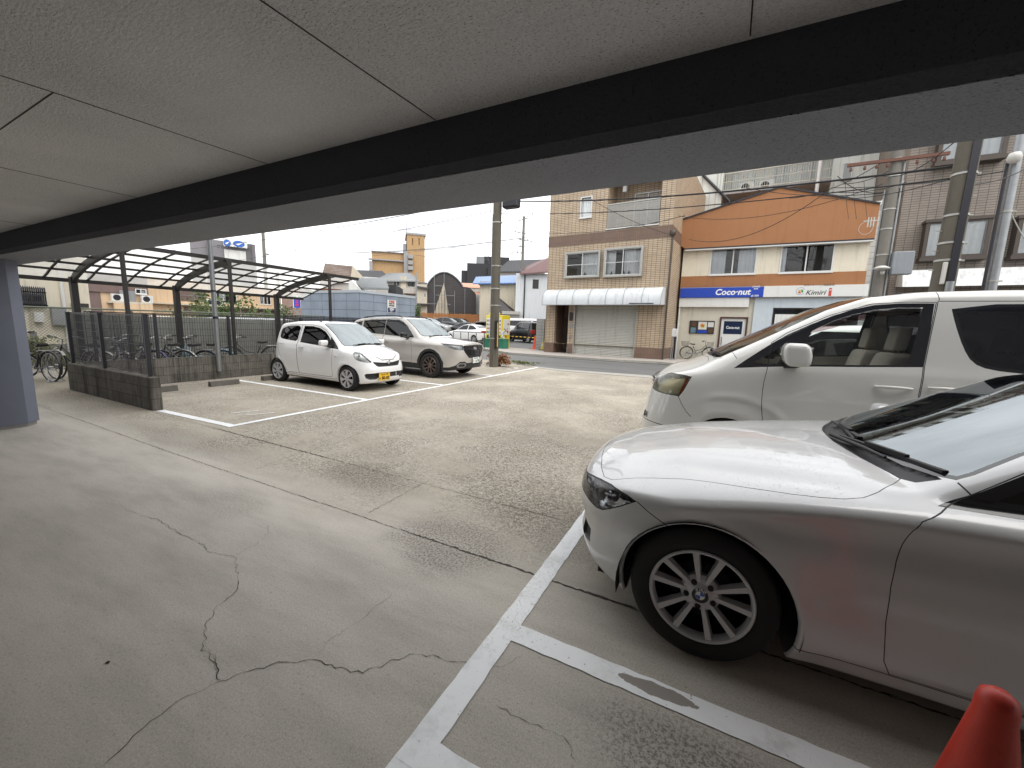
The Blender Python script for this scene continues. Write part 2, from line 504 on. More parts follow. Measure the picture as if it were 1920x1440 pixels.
        rm.lathe([(0, -h + .0), (.05, -h + .002), (.06, -h + .012), (.06, -h + .04)], 24, axis='y')
    rim = T(rm).build('rim', rim_m, w, auto=35)
    return w

def build_car(name, label, cat, d, parts, loc, rz, mats, group=None):
    """d: shape; parts: cuts in order. mats: dict of materials"""
    root = thing(name, label, cat, loc, rz, group)
    sh = CarShape(d); bm = sh.skin(); ct = Cutter(bm)
    recs = {0: dict(name='body', mat=mats['paint'], mode='center', parent=None)}
    key = {'body': 0}; nid = 1
    SEAM = 999
    y_in = 0.42
    bm.faces.ensure_lookup_table()
    # wheel arches
    lips = []
    for (cx, cz, r) in d['arches']:
        poly = circle(cx, cz, r, 48)
        res = ct.cut(poly, SIDE, -1, filt=lambda c, n: c.y > y_in)
        bmesh.ops.delete(bm, geom=[f for f in res if f.is_valid], context='FACES')
    # lip: push boundary of the arch inwards
    for (cx, cz, r) in d['arches']:
        es = [e for e in bm.edges if e.is_boundary and all(abs(math.hypot(v.co.x - cx, v.co.z - cz) - r) < 0.004 and v.co.y > y_in for v in e.verts)]
        ex = bmesh.ops.extrude_edge_only(bm, edges=es)
        for v in [g for g in ex['geom'] if isinstance(g, bmesh.types.BMVert)]:
            v.co.y -= d.get('lip', 0.06); v.co.x += (cx - v.co.x) * .02; v.co.z += (cz - v.co.z) * .02
    for p in parts:
        pid = nid; nid += 1
        key[p['key']] = pid
        only = None
        if 'on' in p: only = set(key[k] for k in p['on'])
        g = p.get('gap', 0.0)
        poly = p['poly']
        filt = p.get('filt')
        if g > 0:
            ct.cut(poly, p.get('proj', SIDE), SEAM, filt, only)
            ct.cut(offset_poly(poly, g), p.get('proj', SIDE), pid, filt, {SEAM} if only is None else {SEAM})
        else:
            ct.cut(poly, p.get('proj', SIDE), pid, filt, only)
        if 'frame' in p:    # visible border kept as its own part
            fid = nid; nid += 1; key[p['key'] + '_frame'] = fid
            recs[fid] = dict(name=p.get('frame_name', 'window_frame'), mat=mats[p['frame_mat']], mode=p.get('mode', 'pair'), parent=p.get('parent'))
            for f in bm.faces:
                if f[ct.id] == pid: f[ct.id] = fid
            ct.cut(offset_poly(poly, p['frame']), p.get('proj', SIDE), pid, filt, {fid})
        recs[pid] = dict(name=p['name'], mat=mats[p['mat']], mode=p.get('mode', 'pair'), parent=p.get('parent'), key=p['key'], push=p.get('push', 0))
        if p.get('lines'):
            pass
    for ln in d.get('lines', []):     # creases drawn as shut lines: open polyline -> thin strip
        pts = ln['pts']; w = ln.get('w', .004)
        left = []; right = []
        for i, q in enumerate(pts):
            a = np.array(pts[max(i - 1, 0)]); b = np.array(pts[min(i + 1, len(pts) - 1)]); t = b - a; t = t / (np.linalg.norm(t) + 1e-9); nn = np.array([-t[1], t[0]]) * w / 2
            left.append((q[0] + nn[0], q[1] + nn[1])); right.append((q[0] - nn[0], q[1] - nn[1]))
        ct.cut(left + right[::-1], ln.get('proj', SIDE), SEAM, ln.get('filt'), None if 'on' not in ln else set(key[k] for k in ln['on']))
    # collect
    groups = {}
    for f in bm.faces:
        i = f[ct.id]
        if i == SEAM: f.material_index = 1; i = 0
        else: f.material_index = 0
        groups.setdefault(i, []).append(f)
    for i, rc in recs.items():
        if rc.get('push') and i in groups:
            vs = {}
            for f in groups[i]:
                for v in f.verts: vs.setdefault(v, Vector((0, 0, 0))); vs[v] += f.normal
            inner = [v for v in vs if all(ff[ct.id] == i for ff in v.link_faces)]
            for v in inner: v.co -= vs[v].normalized() * rc['push']
    objs = {}
    for i, rc in recs.items():
        if i not in groups or rc['name'] is None: continue
        fl = groups[i]
        if rc['mode'] == 'center':
            me = faces_to_mesh(rc['name'], fl, 'both')
            o = link_mesh(rc['name'], me, [rc['mat'], M['seam']], root); objs[i] = [o]
        else:
            objs[i] = [link_mesh(rc['name'], faces_to_mesh(rc['name'], fl, mm), [rc['mat'], M['seam']], root) for mm in (None, 'flip')]
    for i, rc in recs.items():
        if i in objs and rc.get('parent'):
            par = objs[key[rc['parent']]]
            for k, o in enumerate(objs[i]): o.parent = par[min(k, len(par) - 1)]
    bm.free()
    # wheel wells and floor
    ub = MB(); z_s = d.get('floor', .2) + .04
    for (cx, cz, r) in d['arches']:
        for s in (-1, 1):
            y0, y1 = s * .40, s * (d['hw'] - d.get('lip', .06) + .012)
            n = 24; vs = []
            for k in range(n + 1):
                t = PI * (k / n * 1.12 - .06); z = max(cz + (r + .012) * math.sin(t), z_s); x = cx + (r + .012) * math.cos(t)
                vs += [(x, y0, z), (x, y1, z)]
            ub.add(vs, [(2 * k, 2 * k + 1, 2 * k + 3, 2 * k + 2) for k in range(n)], 0, True); ub.add([vs[2 * k] for k in range(n + 1)], [tuple(range(n + 1))])
    z0 = d.get('floor', .2)
    xs = sorted([a for (cx, cz, r) in d['arches'] for a in (cx - r - .02, cx + r + .02)])
    hw = d['hw'] - .12
    ub.box(xs[1], xs[2], -hw, hw, z0, z0 + .12); ub.box(.25, xs[0], -hw + .08, hw - .08, z0 + .02, z0 + .14); ub.box(xs[3], d['L'] - .25, -hw, hw, z0 + .05, z0 + .17)
    ub.box(xs[0], xs[1], -.42, .42, z0 + .03, z0 + .15); ub.box(xs[2], xs[3], -.42, .42, z0 + .03, z0 + .15)
    ub.build('underbody', mats['dark'], root)
    for (cx, cy, r, rr, wd, st) in d['wheels']:
        for s in (-1, 1): make_wheel(root, cx, s * cy, r, rr, wd, st, s, (M['rubber'], mats['rim'], mats['dark_hub']))
    return root, objs, key, sh
# ------------------------------------------------------------------ silver-white saloon in the foreground (nose towards -X)
def bmw_hood(x, ay):
    # raised centre panel between two creases that run from the grille corners to the pillar feet
    yc = 0.30 + 0.30 * np.clip((x - 0.15) / 1.25, 0, 1)
    h = 0.010 * (1 / (1 + np.exp((ay - yc) / 0.016)) ) 
    h2 = 0.006 * np.exp(-((ay - (yc + .05)) / .05) ** 2) - .009 * np.exp(-((ay - (yc + .165)) / .05) ** 2)
    w = 1 / (1 + np.exp((x - 1.38) / 0.03)) * 1 / (1 + np.exp(-(x - 0.60) / 0.10))
    return (h + h2) * w
BMW_AX = 0.774
BMW = dict(
    L=4.62, hw=.905, step=.014, na=190, ncap=90, piv=(.62, 4.1), zp=.52,
    top=[(-.1, .60), (0, .655), (.06, .715), (.15, .765), (.3, .822), (.6, .890), (1.0, .944), (1.3, .968), (1.40, .975), (1.43, .988), (2.15, 1.352), (2.3, 1.388), (2.6, 1.415), (2.9, 1.425), (3.2, 1.41), (3.6, 1.345), (3.72, 1.30), (4.2, 1.08), (4.26, 1.07), (4.58, 1.04), (4.7, 1.0)],
    top_sig=.016,
    front=[(.1, .14), (.2, .07), (.25, .045), (.34, .02), (.40, .045), (.46, .03), (.54, .0), (.60, .01), (.68, .03), (.74, .06), (.8, .1), (1, .2)],
    rear=[(.1, 4.5), (.3, 4.6), (.6, 4.62), (.9, 4.6), (1.05, 4.57), (1.4, 4.4)],
    nose_plan=[(0, 0), (.2, .004), (.4, .03), (.55, .075), (.68, .15), (.78, .26), (.85, .42), (.9, .6), (1.0, 1.1)],
    tail_plan=[(0, 0), (.5, .03), (.75, .13), (.85, .3), (.92, .6)],
    width=[(0, .86), (.3, .885), (.6, .898), (.774, .904), (1.1, .896), (1.5, .888), (2.2, .888), (3, .895), (3.6, .905), (4.1, .885), (4.62, .82)],
    shoulder=[(0, .66), (.3, .715), (.5, .755), (.8, .812), (1.2, .868), (1.6, .895), (2.2, .915), (3, .945), (3.8, .975), (4.6, .985)],
    prof=[(-.95, -.10), (-.74, -.055), (-.66, -.03), (-.655, -.022), (-.58, -.016), (-.45, -.004), (-.33, -.004), (-.22, -.016), (-.14, -.032), (-.085, -.032), (-.042, -.019), (-.012, -.030), (.012, -.062), (.03, -.105), (.05, -.125), (.5, -.335), (.8, -.5)],
    prof_sig=.008,
    crown=[(0, .16), (.5, .15), (1.2, .09), (1.5, .05), (2.5, .05), (4.6, .05)],
    curve=[(0, .10), (.6, .10), (1.3, .22), (2.2, .2), (2.7, .0), (3.4, -.12), (4.2, -.12)],
    bottom=[(0, .24), (.3, .19), (.5, .16), (1.1, .135), (3, .135), (4, .2), (4.6, .3)],
    round=[(0, .07), (1.2, .06), (1.6, .05), (3, .05), (4.6, .06)],
    rf=.05, rr=.07, hood=bmw_hood,
    flare=[(.774, .31, .40, .013), (3.584, .31, .40, .013)],
    arches=[(.78, .288, .382), (3.584, .300, .368)],
    wheels=[(.774, .775, .322, .222, .225, 'v10'), (3.584, .775, .322, .222, .225, 'v10')],
    floor=.16, lip=.022,
)
BMW_LOC = (-.747, 2.808, 0)
# ------------------------------------------------------------------ tall white minivan beside it (nose towards -X)
VAN = dict(
    L=4.80, hw=.90, step=.028, na=120, ncap=50, piv=(.62, 4.2), zp=.72,
    top=[(-.1, .93), (.02, .965), (.1, 1.03), (.28, 1.13), (.5, 1.205), (.60, 1.25), (.66, 1.29), (.84, 1.395), (1.19, 1.58), (1.6, 1.805), (1.9, 1.915), (2.3, 1.962), (2.8, 1.972), (3.4, 1.965), (4.3, 1.925), (4.62, 1.86), (4.75, 1.7)],
    top_sig=.03,
    front=[(.15, .14), (.25, .04), (.32, .0), (.5, .0), (.6, .02), (.66, .035), (.8, .07), (.95, .11), (1.05, .16), (1.2, .3)],
    rear=[(.2, 4.7), (.4, 4.78), (.8, 4.78), (1.1, 4.77), (1.9, 4.62), (2, 4.6)],
    nose_plan=[(0, 0), (.3, .015), (.5, .05), (.65, .11), (.75, .2), (.82, .31), (.87, .47), (.92, .8)],
    tail_plan=[(0, 0), (.6, .02), (.8, .1), (.88, .25), (.95, .6)],
    width=[(0, .86), (.35, .885), (.92, .9), (1.5, .9), (4.2, .9), (4.8, .87)],
    shoulder=[(0, .93), (.3, 1.04), (.7, 1.16), (1.2, 1.24), (2, 1.265), (4.8, 1.28)],
    prof=[(-1.2, -.09), (-1.02, -.05), (-.9, -.02), (-.7, -.008), (-.5, 0), (-.3, -.002), (-.12, -.012), (-.03, -.022), (0.0, -.035), (.06, -.05), (.4, -.12), (.62, -.175), (.8, -.25)],
    prof_sig=.025,
    crown=[(0, .12), (.8, .10), (1.5, .06), (2.2, .05), (4.8, .05)],
    curve=[(0, .18), (1.5, .18), (2.2, .05), (2.6, 0), (4.8, 0)],
    bottom=[(0, .22), (.3, .19), (4.5, .2), (4.8, .3)],
    round=[(0, .10), (.9, .12), (1.6, .10), (2.3, .07), (4.8, .07)],
    rf=.06, rr=.08,
    flare=[(.93, .34, .40, .012), (3.83, .34, .40, .012)],
    arches=[(.93, .335, .355), (3.83, .335, .355)],
    wheels=[(.93, .775, .335, .215, .215, 'plain'), (3.83, .775, .335, .215, .215, 'plain')],
    floor=.2,
)
VAN_LOC = (-.80, 5.41, 0)
# ------------------------------------------------------------------ small white hatchback in the far bays (nose towards +X)
KEI = dict(
    L=3.395, hw=.738, step=.03, na=86, ncap=44, piv=(.5, 2.9), zp=.62,
    top=[(-.1, .75), (0, .78), (.08, .83), (.2, .87), (.45, .945), (.62, .985), (.67, 1.0), (1.0, 1.24), (1.33, 1.445), (1.55, 1.51), (1.85, 1.53), (2.5, 1.515), (3.0, 1.46), (3.14, 1.41), (3.3, 1.2)],
    top_sig=.025,
    front=[(.12, .12), (.2, .05), (.28, .01), (.4, 0), (.5, .0), (.6, .03), (.7, .06), (.8, .1), (.9, .2)],
    rear=[(.2, 3.3), (.35, 3.38), (.7, 3.39), (.9, 3.34), (1.4, 3.14), (1.5, 3.1)],
    nose_plan=[(0, 0), (.25, .025), (.4, .06), (.52, .11), (.62, .20), (.69, .35), (.75, .65)],
    tail_plan=[(0, 0), (.45, .03), (.6, .1), (.7, .25), (.76, .5)],
    width=[(0, .68), (.3, .71), (.55, .732), (1.2, .735), (2.6, .735), (3.1, .72), (3.4, .66)],
    shoulder=[(0, .76), (.3, .84), (.6, .915), (1.2, .945), (2, .975), (2.8, 1.02), (3.4, 1.03)],
    prof=[(-.9, -.09), (-.74, -.05), (-.6, -.02), (-.45, -.006), (-.3, 0), (-.15, -.004), (-.05, -.014), (0, -.035), (.03, -.055), (.45, -.18), (.6, -.25)],
    prof_sig=.018,
    crown=[(0, .16), (.6, .14), (1.2, .07), (3.4, .05)],
    curve=[(0, .22), (.9, .26), (1.5, .1), (1.8, 0), (2.6, -.05), (3.4, -.1)],
    bottom=[(0, .2), (.3, .17), (3, .19), (3.4, .28)],
    round=[(0, .08), (.8, .09), (1.5, .08), (3.4, .09)],
    rf=.06, rr=.08,
    flare=[(.60, .28, .32, .012), (3.055, .28, .32, .012)],
    arches=[(.60, .285, .312), (3.055, .285, .312)],
    wheels=[(.60, .635, .28, .20, .16, 'cover7'), (3.055, .635, .28, .20, .16, 'cover7')],
    floor=.17,
)
KEI_LOC = (-6.65, 6.80, 0)
SUV = dict(
    L=4.655, hw=.915, step=.032, na=92, ncap=50, piv=(.6, 4.0), zp=.72,
    top=[(-.1, .96), (0, .985), (.1, 1.02), (.3, 1.05), (.8, 1.105), (1.15, 1.14), (1.25, 1.17), (1.6, 1.42), (1.95, 1.63), (2.2, 1.70), (2.6, 1.73), (3.4, 1.705), (4.0, 1.65), (4.25, 1.59), (4.5, 1.3)],
    top_sig=.025,
    front=[(.15, .2), (.25, .09), (.38, .03), (.5, .02), (.62, .0), (.85, .01), (.95, .04), (1.05, .1), (1.2, .25)],
    rear=[(.25, 4.5), (.4, 4.62), (.8, 4.65), (1.1, 4.6), (1.6, 4.25), (1.7, 4.2)],
    nose_plan=[(0, 0), (.3, .015), (.5, .06), (.65, .13), (.76, .23), (.84, .37), (.89, .55), (.95, .9)],
    tail_plan=[(0, 0), (.6, .03), (.78, .13), (.87, .3), (.95, .6)],
    width=[(0, .85), (.35, .885), (.9, .905), (1.4, .895), (2.4, .89), (3.4, .9), (3.9, .905), (4.65, .84)],
    shoulder=[(0, .93), (.3, .97), (.8, 1.02), (1.4, 1.05), (2.6, 1.07), (3.6, 1.11), (4.6, 1.13)],
    prof=[(-.95, -.09), (-.8, -.055), (-.62, -.02), (-.45, -.012), (-.3, -.016), (-.2, -.012), (-.1, -.002), (-.03, -.016), (0, -.045), (.03, -.075), (.45, -.23), (.6, -.31)],
    prof_sig=.014,
    crown=[(0, .10), (.9, .09), (1.6, .06), (4.6, .05)],
    curve=[(0, .16), (1.4, .2), (2.0, .12), (2.4, 0), (3.4, -.06), (4.6, -.1)],
    bottom=[(0, .3), (.3, .25), (.6, .23), (4, .24), (4.6, .36)],
    round=[(0, .06), (1.1, .07), (1.8, .06), (4.6, .07)],
    rf=.05, rr=.07,
    flare=[(.97, .36, .43, .02), (3.64, .36, .43, .02)],
    arches=[(.97, .37, .392), (3.64, .37, .392)],
    wheels=[(.97, .785, .362, .235, .225, 'twist5'), (3.64, .785, .362, .235, .225, 'twist5')],
    floor=.24,
)
SUV_LOC = (-6.32, 9.88, 0)
# ------------------------------------------------------------------ car materials and the smaller car parts
M['seam'] = mat('shut_line_dark', (.012, .012, .013), .6, var=0)
M['rubber'] = mat('tyre_rubber', (.012, .012, .012), .75, var=.2, vscale=12, bump=.15, bscale=120)
M['black_plastic'] = mat('black_plastic', (.016, .016, .017), .5, var=.1, bump=.1, bscale=300)
M['gloss_black'] = mat('gloss_black', (.008, .008, .009), .12, var=0, coat=.5)
M['dark_well'] = mat('wheel_well_dark', (.012, .012, .012), .9, var=.2)
M['dark_hub'] = mat('brake_hub_dark', (.03, .03, .03), .55, metal=.6, var=.2)
M['alloy'] = mat('alloy_silver', (.58, .58, .585), .4, metal=.35, var=.05)
M['alloy_dull'] = mat('wheel_cover_silver', (.5, .5, .51), .4, metal=.35, var=.05)
M['alloy_dark'] = mat('wheel_bronze_black', (.17, .13, .115), .3, metal=.7, var=.1)
M['chrome'] = mat('chrome', (.75, .75, .76), .08, metal=1, var=0)
M['chrome_soft'] = mat('chrome_satin', (.55, .55, .56), .25, metal=1, var=0)
M['satin'] = mat('satin_grey_trim', (.22, .21, .20), .4, metal=.3, var=.05)
M['lens'] = glass('lamp_lens', (.9, .92, .93), 1.5)
M['lens_old'] = glass('lamp_lens_yellowed', (.96, .92, .74), 1.5, rough=.04)
M['lens_amber'] = mat('amber_reflector', (.55, .13, .05), .25, var=0)
M['lens_red'] = mat('red_lamp_lens', (.35, .015, .015), .15, var=.1, coat=.5)
M['refl_grey'] = mat('lamp_reflector', (.80, .80, .78), .3, metal=.2, var=.1)
M['refl_dark'] = mat('lamp_bezel_dark', (.26, .26, .265), .3, metal=.3, var=.35, vscale=14)
M['glass_front'] = glass('windscreen_glass', (.55, .63, .62), 4.2, (.92, .99, 1.0))
M['glass_side'] = glass('side_glass', (.55, .60, .58), 1.5)
M['glass_dark'] = glass('privacy_glass', (.05, .05, .055), 1.6)
M['visor'] = glass('smoked_visor', (.42, .33, .34), 1.5)
M['seat_beige'] = mat('seat_beige_cloth', (.55, .50, .43), .9, var=.1, bump=.2, bscale=200)
M['seat_dark'] = mat('seat_dark_cloth', (.03, .03, .032), .9, var=.1)
M['dash'] = mat('dashboard_dark', (.06, .06, .062), .7, var=.1)
M['plate_white'] = mat('plate_white', (.75, .76, .75), .4, var=.03)
M['plate_yellow'] = mat('plate_yellow', (.80, .48, .02), .4, var=.03)
M['plate_green'] = mat('plate_ink_green', (.01, .09, .04), .5, var=0)
M['ink'] = mat('ink_black', (.01, .01, .01), .5, var=0)
M['white_ink'] = mat('ink_white', (.8, .8, .8), .5, var=0)
M['blue_ink'] = mat('ink_blue', (.03, .12, .45), .4, var=0)
def paint(name, col, rough=.28, metal=0.0, flake=.0, wet=False, dirt=.06):
    m, t, b = new_mat(name)
    tc = t.new('ShaderNodeTexCoord'); v = tc.outputs['Object']
    n = t.noise(v, 2.2, 4, .6)
    vm = t.new('ShaderNodeVectorMath', operation='SCALE'); vm.inputs[0].default_value = col
    t.l.new(t.math('MULTIPLY_ADD', n, 2 * dirt, 1 - dirt), vm.inputs['Scale']); t.l.new(vm.outputs[0], b.inputs['Base Color'])
    b.inputs['Roughness'].default_value = rough; b.inputs['Metallic'].default_value = metal
    b.inputs['Coat Weight'].default_value = 1.0; b.inputs['Coat Roughness'].default_value = .03; b.inputs['Coat IOR'].default_value = 1.5
    if wet:      # rain drops beading on the upward faces
        geo = t.new('ShaderNodeNewGeometry'); sp = t.new('ShaderNodeSeparateXYZ', inp={0: geo.outputs['Normal']})
        up = t.sstep(sp.outputs[2], .82, .95)
        def drops(scale, thr):
            vo = t.new('ShaderNodeTexVoronoi', inp={'Vector': v}); vo.inputs['Scale'].default_value = scale
            rad = t.math('MULTIPLY', t.sstep(t.new('ShaderNodeSeparateColor', inp={0: vo.outputs['Color']}).outputs[0], thr, 1.0), .42)
            return t.math('MAXIMUM', t.math('SUBTRACT', rad, vo.outputs['Distance']), 0.0)
        big = t.sstep(t.noise(v, 3.0, 3, .5), .42, .6)
        h = t.math('ADD', drops(190, .35), t.math('MULTIPLY', drops(95, .55), 1.6))
        h = t.math('MULTIPLY', h, t.math('MULTIPLY', up, t.math('MULTIPLY_ADD', big, .8, .25)))
        bp = t.new('ShaderNodeBump', inp={'Height': h}); bp.inputs['Strength'].default_value = .8; bp.inputs['Distance'].default_value = .006
        t.l.new(bp.outputs[0], b.inputs['Coat Normal'])
        bp2 = t.new('ShaderNodeBump', inp={'Height': h}); bp2.inputs['Strength'].default_value = .35; bp2.inputs['Distance'].default_value = .006
        t.l.new(bp2.outputs[0], b.inputs['Normal'])
    return m
M['paint_pearl'] = paint('pearl_white_paint', (.66, .66, .655), .3, .12, wet=True, dirt=.03)
M['paint_cream'] = paint('warm_white_paint', (.70, .69, .65), .32, 0, dirt=.05)
M['paint_white'] = paint('white_paint', (.85, .85, .845), .35, 0, dirt=.05)
M['paint_sand'] = paint('sand_silver_paint', (.50, .475, .44), .32, .35, dirt=.05)
M['paint_black'] = paint('black_paint', (.012, .012, .014), .3, 0)
M['paint_grey'] = paint('dark_grey_paint', (.06, .065, .07), .3, .3)
M['paint_brown'] = paint('dark_brown_paint', (.03, .024, .022), .3, .2)
M['paint_silver'] = paint('silver_paint', (.45, .46, .47), .3, .5)

def rounded(name, x0, x1, y0, y1, z0, z1, m, parent, lv=2, taper=None):
    """soft box: subdivided cube"""
    bm = bmesh.new(); bmesh.ops.create_cube(bm, size=1)
    bmesh.ops.subdivide_edges(bm, edges=bm.edges, cuts=3, use_grid_fill=True)
    for v in bm.verts:
        c = v.co * 2
        k = 6.0; n = (abs(c.x) ** k + abs(c.y) ** k + abs(c.z) ** k) ** (1 / k)
        l = max(abs(c.x), abs(c.y), abs(c.z)); c = c * (l / n) * (0.93 + .07 / max(n / l, 1))
        if taper: c = taper(c)
        v.co = ((x0 + x1) / 2 + c.x * (x1 - x0) / 2, (y0 + y1) / 2 + c.y * (y1 - y0) / 2, (z0 + z1) / 2 + c.z * (z1 - z0) / 2)
    for _ in range(lv - 1): bmesh.ops.subdivide_edges(bm, edges=bm.edges, cuts=1, use_grid_fill=True, smooth=.6)
    me = bpy.data.meshes.new(name); bm.to_mesh(me); bm.free()
    me.polygons.foreach_set('use_smooth', [True] * len(me.polygons))
    return link_mesh(name, me, m, parent)
def seat(root, x, y, z, m, w=.5, rear=False):
    mb = MB()
    def soft(x0, x1, y0, y1, z0, z1, lean=0):
        bm = bmesh.new(); bmesh.ops.create_cube(bm, size=1)
        bmesh.ops.bevel(bm, geom=list(bm.edges), offset=.16, segments=3, affect='EDGES', profile=.6)
        for v in bm.verts:
            h = v.co.z + .5
            v.co = ((x0 + x1) / 2 + v.co.x * (x1 - x0) + h * lean, (y0 + y1) / 2 + v.co.y * (y1 - y0), (z0 + z1) / 2 + v.co.z * (z1 - z0))
        mb.bm(bm, 0, True)
    soft(x - .25, x + .27, y - w / 2, y + w / 2, z - .02, z + .16)
    soft(x + .18, x + .34, y - w / 2, y + w / 2, z + .08, z + .66, .16)
    s = mb.build('seat', m, root)
    mb = MB(); soft(x + .36, x + .46, y - .13, y + .13, z + .68, z + .90, .03); mb.tube([(x + .42, y - .06, z + .6), (x + .43, y - .06, z + .75)], .008, 6); mb.tube([(x + .42, y + .06, z + .6), (x + .43, y + .06, z + .75)], .008, 6)
    mb.build('headrest', m, s)
def interior(root, d, front, rear, floor_z, dash_x, dash_z, m, hw, dm=None, wheel_y=None):
    mb = MB(); mb.cbox(dash_x, dash_x + .42, -hw, hw, dash_z - .35, dash_z, .05); mb.cbox(dash_x + .05, d['L'] - .5, -hw, hw, floor_z - .05, floor_z + .02, .01)
    mb.cbox(front + .1, front + .9, -.12, .12, floor_z, floor_z + .22, .03)
    mb.build('dashboard', dm or M['dash'], root)
    for s in (-1, 1): seat(root, front, s * hw * .52, floor_z + .12, m)
    if rear:
        for s in (-1, 1): seat(root, rear, s * hw * .5, floor_z + .14, m, .62)
    if wheel_y is not None:
        mb = MB(); c = Vector((dash_x + .5, wheel_y, dash_z - .04)); n = 28
        pts = [c + Vector((math.sin(t) * .19 * .42, math.cos(t) * .19, math.sin(t) * .19 * .9)) for t in [2 * PI * k / n for k in range(n)]]
        mb.tube(pts, .015, 8, closed=True); mb.bar(c - Vector((0, .18, 0)), c + Vector((0, .18, 0)), .05, .03); mb.bar(c, c - Vector((.0, 0, .17)), .04, .03)
        mb.build('steering_wheel', M['dash'], root)
def lamp_inside(lens_objs, depth, m, bulbs=(), bm_=None):
    """reflector dish behind each lens (child of the lens) and round projector units"""
    for k, o in enumerate(lens_objs):
        me = o.data; s = 1 if sum(v.co.y for v in me.vertices) > 0 else -1
        vs = [v.co - v.normal * depth for v in me.vertices]
        b = MB(); n = len(vs)
        b.v = [tuple(p) for p in vs]; b.f = [list(p.vertices) for p in me.polygons]; b.m = [0] * len(b.f); b.sm = [True] * len(b.f)
        # side walls from lens rim to dish
        ec = {}
        for p in me.polygons:
            vv = list(p.vertices)
            for i in range(len(vv)): ec.setdefault(tuple(sorted((vv[i], vv[(i + 1) % len(vv)]))), []).append((vv[i], vv[(i + 1) % len(vv)]))
        bd = [e[0] for e in ec.values() if len(e) == 1]
        off = len(b.v); b.v += [tuple(v.co - v.normal * .004) for v in me.vertices]
        for a, c in bd: b.f.append([off + a, off + c, c, a]); b.m.append(0); b.sm.append(False)
        b.build('lamp_housing', m, o, fix=False)
        for (x, y, z, r, dx, dy) in bulbs:
            u = MB(); u.lathe([(r, 0), (r * .97, .012), (r * .9, .012), (r * .8, -.01), (r * .5, .012), (0, .02)], 24, axis='z')
            dirv = Vector((-dx, s * dy, 0)).normalized(); q = Vector((0, 0, 1)).rotation_difference(dirv).to_matrix().to_4x4()
            u.xf(Matrix.Translation((x, s * y, z)) @ q)
            u.build('projector', bm_ or M['refl_grey'], o)
def door_mirror(root, x, y, z, sx, sy, sz, m, foot=M['black_plastic'], face=1):
    for s in (-1, 1):
        o = rounded('door_mirror', x - sx / 2, x + sx / 2, s * y - sy / 2, s * y + sy / 2, z - sz / 2, z + sz / 2, m, root, 2, taper=lambda c: Vector((c.x * (1 - .25 * abs(c.z) ** 2) - .12 * c.z, c.y, c.z)))
        b = MB(); b.bar((x + .02, s * (y - sy * .3), z - sz * .42), (x - .03, s * (y - sy * .5 - .09), z - sz * .62), .10, .045)
        b.build('mirror_foot', foot, o)
        g = MB(); g.box(x + sx * .47, x + sx * .5 + .004, s * y - sy * .38, s * y + sy * .38, z - sz * .34, z + sz * .34); g.build('mirror_glass', M['chrome'], o)
def handle(root, parents, x0, x1, y, z, m, key=True):
    for k, s in enumerate((1, -1)):
        b = MB(); n = 10; pts = []; rs = []
        for i in range(n + 1):
            t = i / n; pts.append((x0 + (x1 - x0) * t, s * (y + .028 * math.sin(PI * min(max(t * 1.15 - .07, 0), 1)) ** .5), z + .004 * math.sin(PI * t))); rs.append(.0105 + .004 * math.sin(PI * t))
        b.tube(pts, rs, 10)
        o = b.build('handle', m, parents[min(k, len(parents) - 1)])
        c = MB(); c.lathe([(.0, 0), (.05, .0), (.055, .004), (.0, .0045)], 20, axis='y'); c.v = [(p[0] * 1.3 + (x0 + x1) / 2 - .01, s * (y + p[1] - .0015), p[2] * .75 + z) for p in c.v]
def number_plate(root, x, y, z, m, big, small, kana, ink, w=.33, h=.165, face=-1):
    b = MB(); b.cbox(x - .006, x + .006, y - w / 2, y + w / 2, z - h / 2, z + h / 2, .004)
    p = b.build('number_plate', m, root)
    rot = (PI / 2, 0, -PI / 2 if face < 0 else PI / 2); xx = x + face * .0075
    sg = -1 if face < 0 else 1     # reading direction
    text_mesh(big, .098, ink, p, 'plate_number', (xx, y + sg * .022, z - .030), rot, bold=.003, ext=.001)
    text_mesh(small, .045, ink, p, 'plate_region', (xx, y, z + .052), rot, bold=.001, ext=.001)
    text_mesh(kana, .045, ink, p, 'plate_kana', (xx, y - sg * .138, z - .030), rot, bold=.001, ext=.001)
def wiper(root, pts, blade, m=M['black_plastic']):
    b = MB(); b.tube(pts, [.012, .010, .007], 8)
    o = b.build('wiper', m, root)
    a, c = Vector(blade[0]), Vector(blade[1]); d = MB(); d.bar(a, c, .024, .012); d.bar(a.lerp(c, .3) + Vector((0, 0, .008)), a.lerp(c, .7) + Vector((0, 0, .008)), .02, .02); d.build('wiper_blade', m, o)
F_FRONT = lambda c, n: n.x < -.15
F_SIDE = lambda c, n: n.y > .25
F_UP = lambda c, n: n.z > .12 and c.z > .6
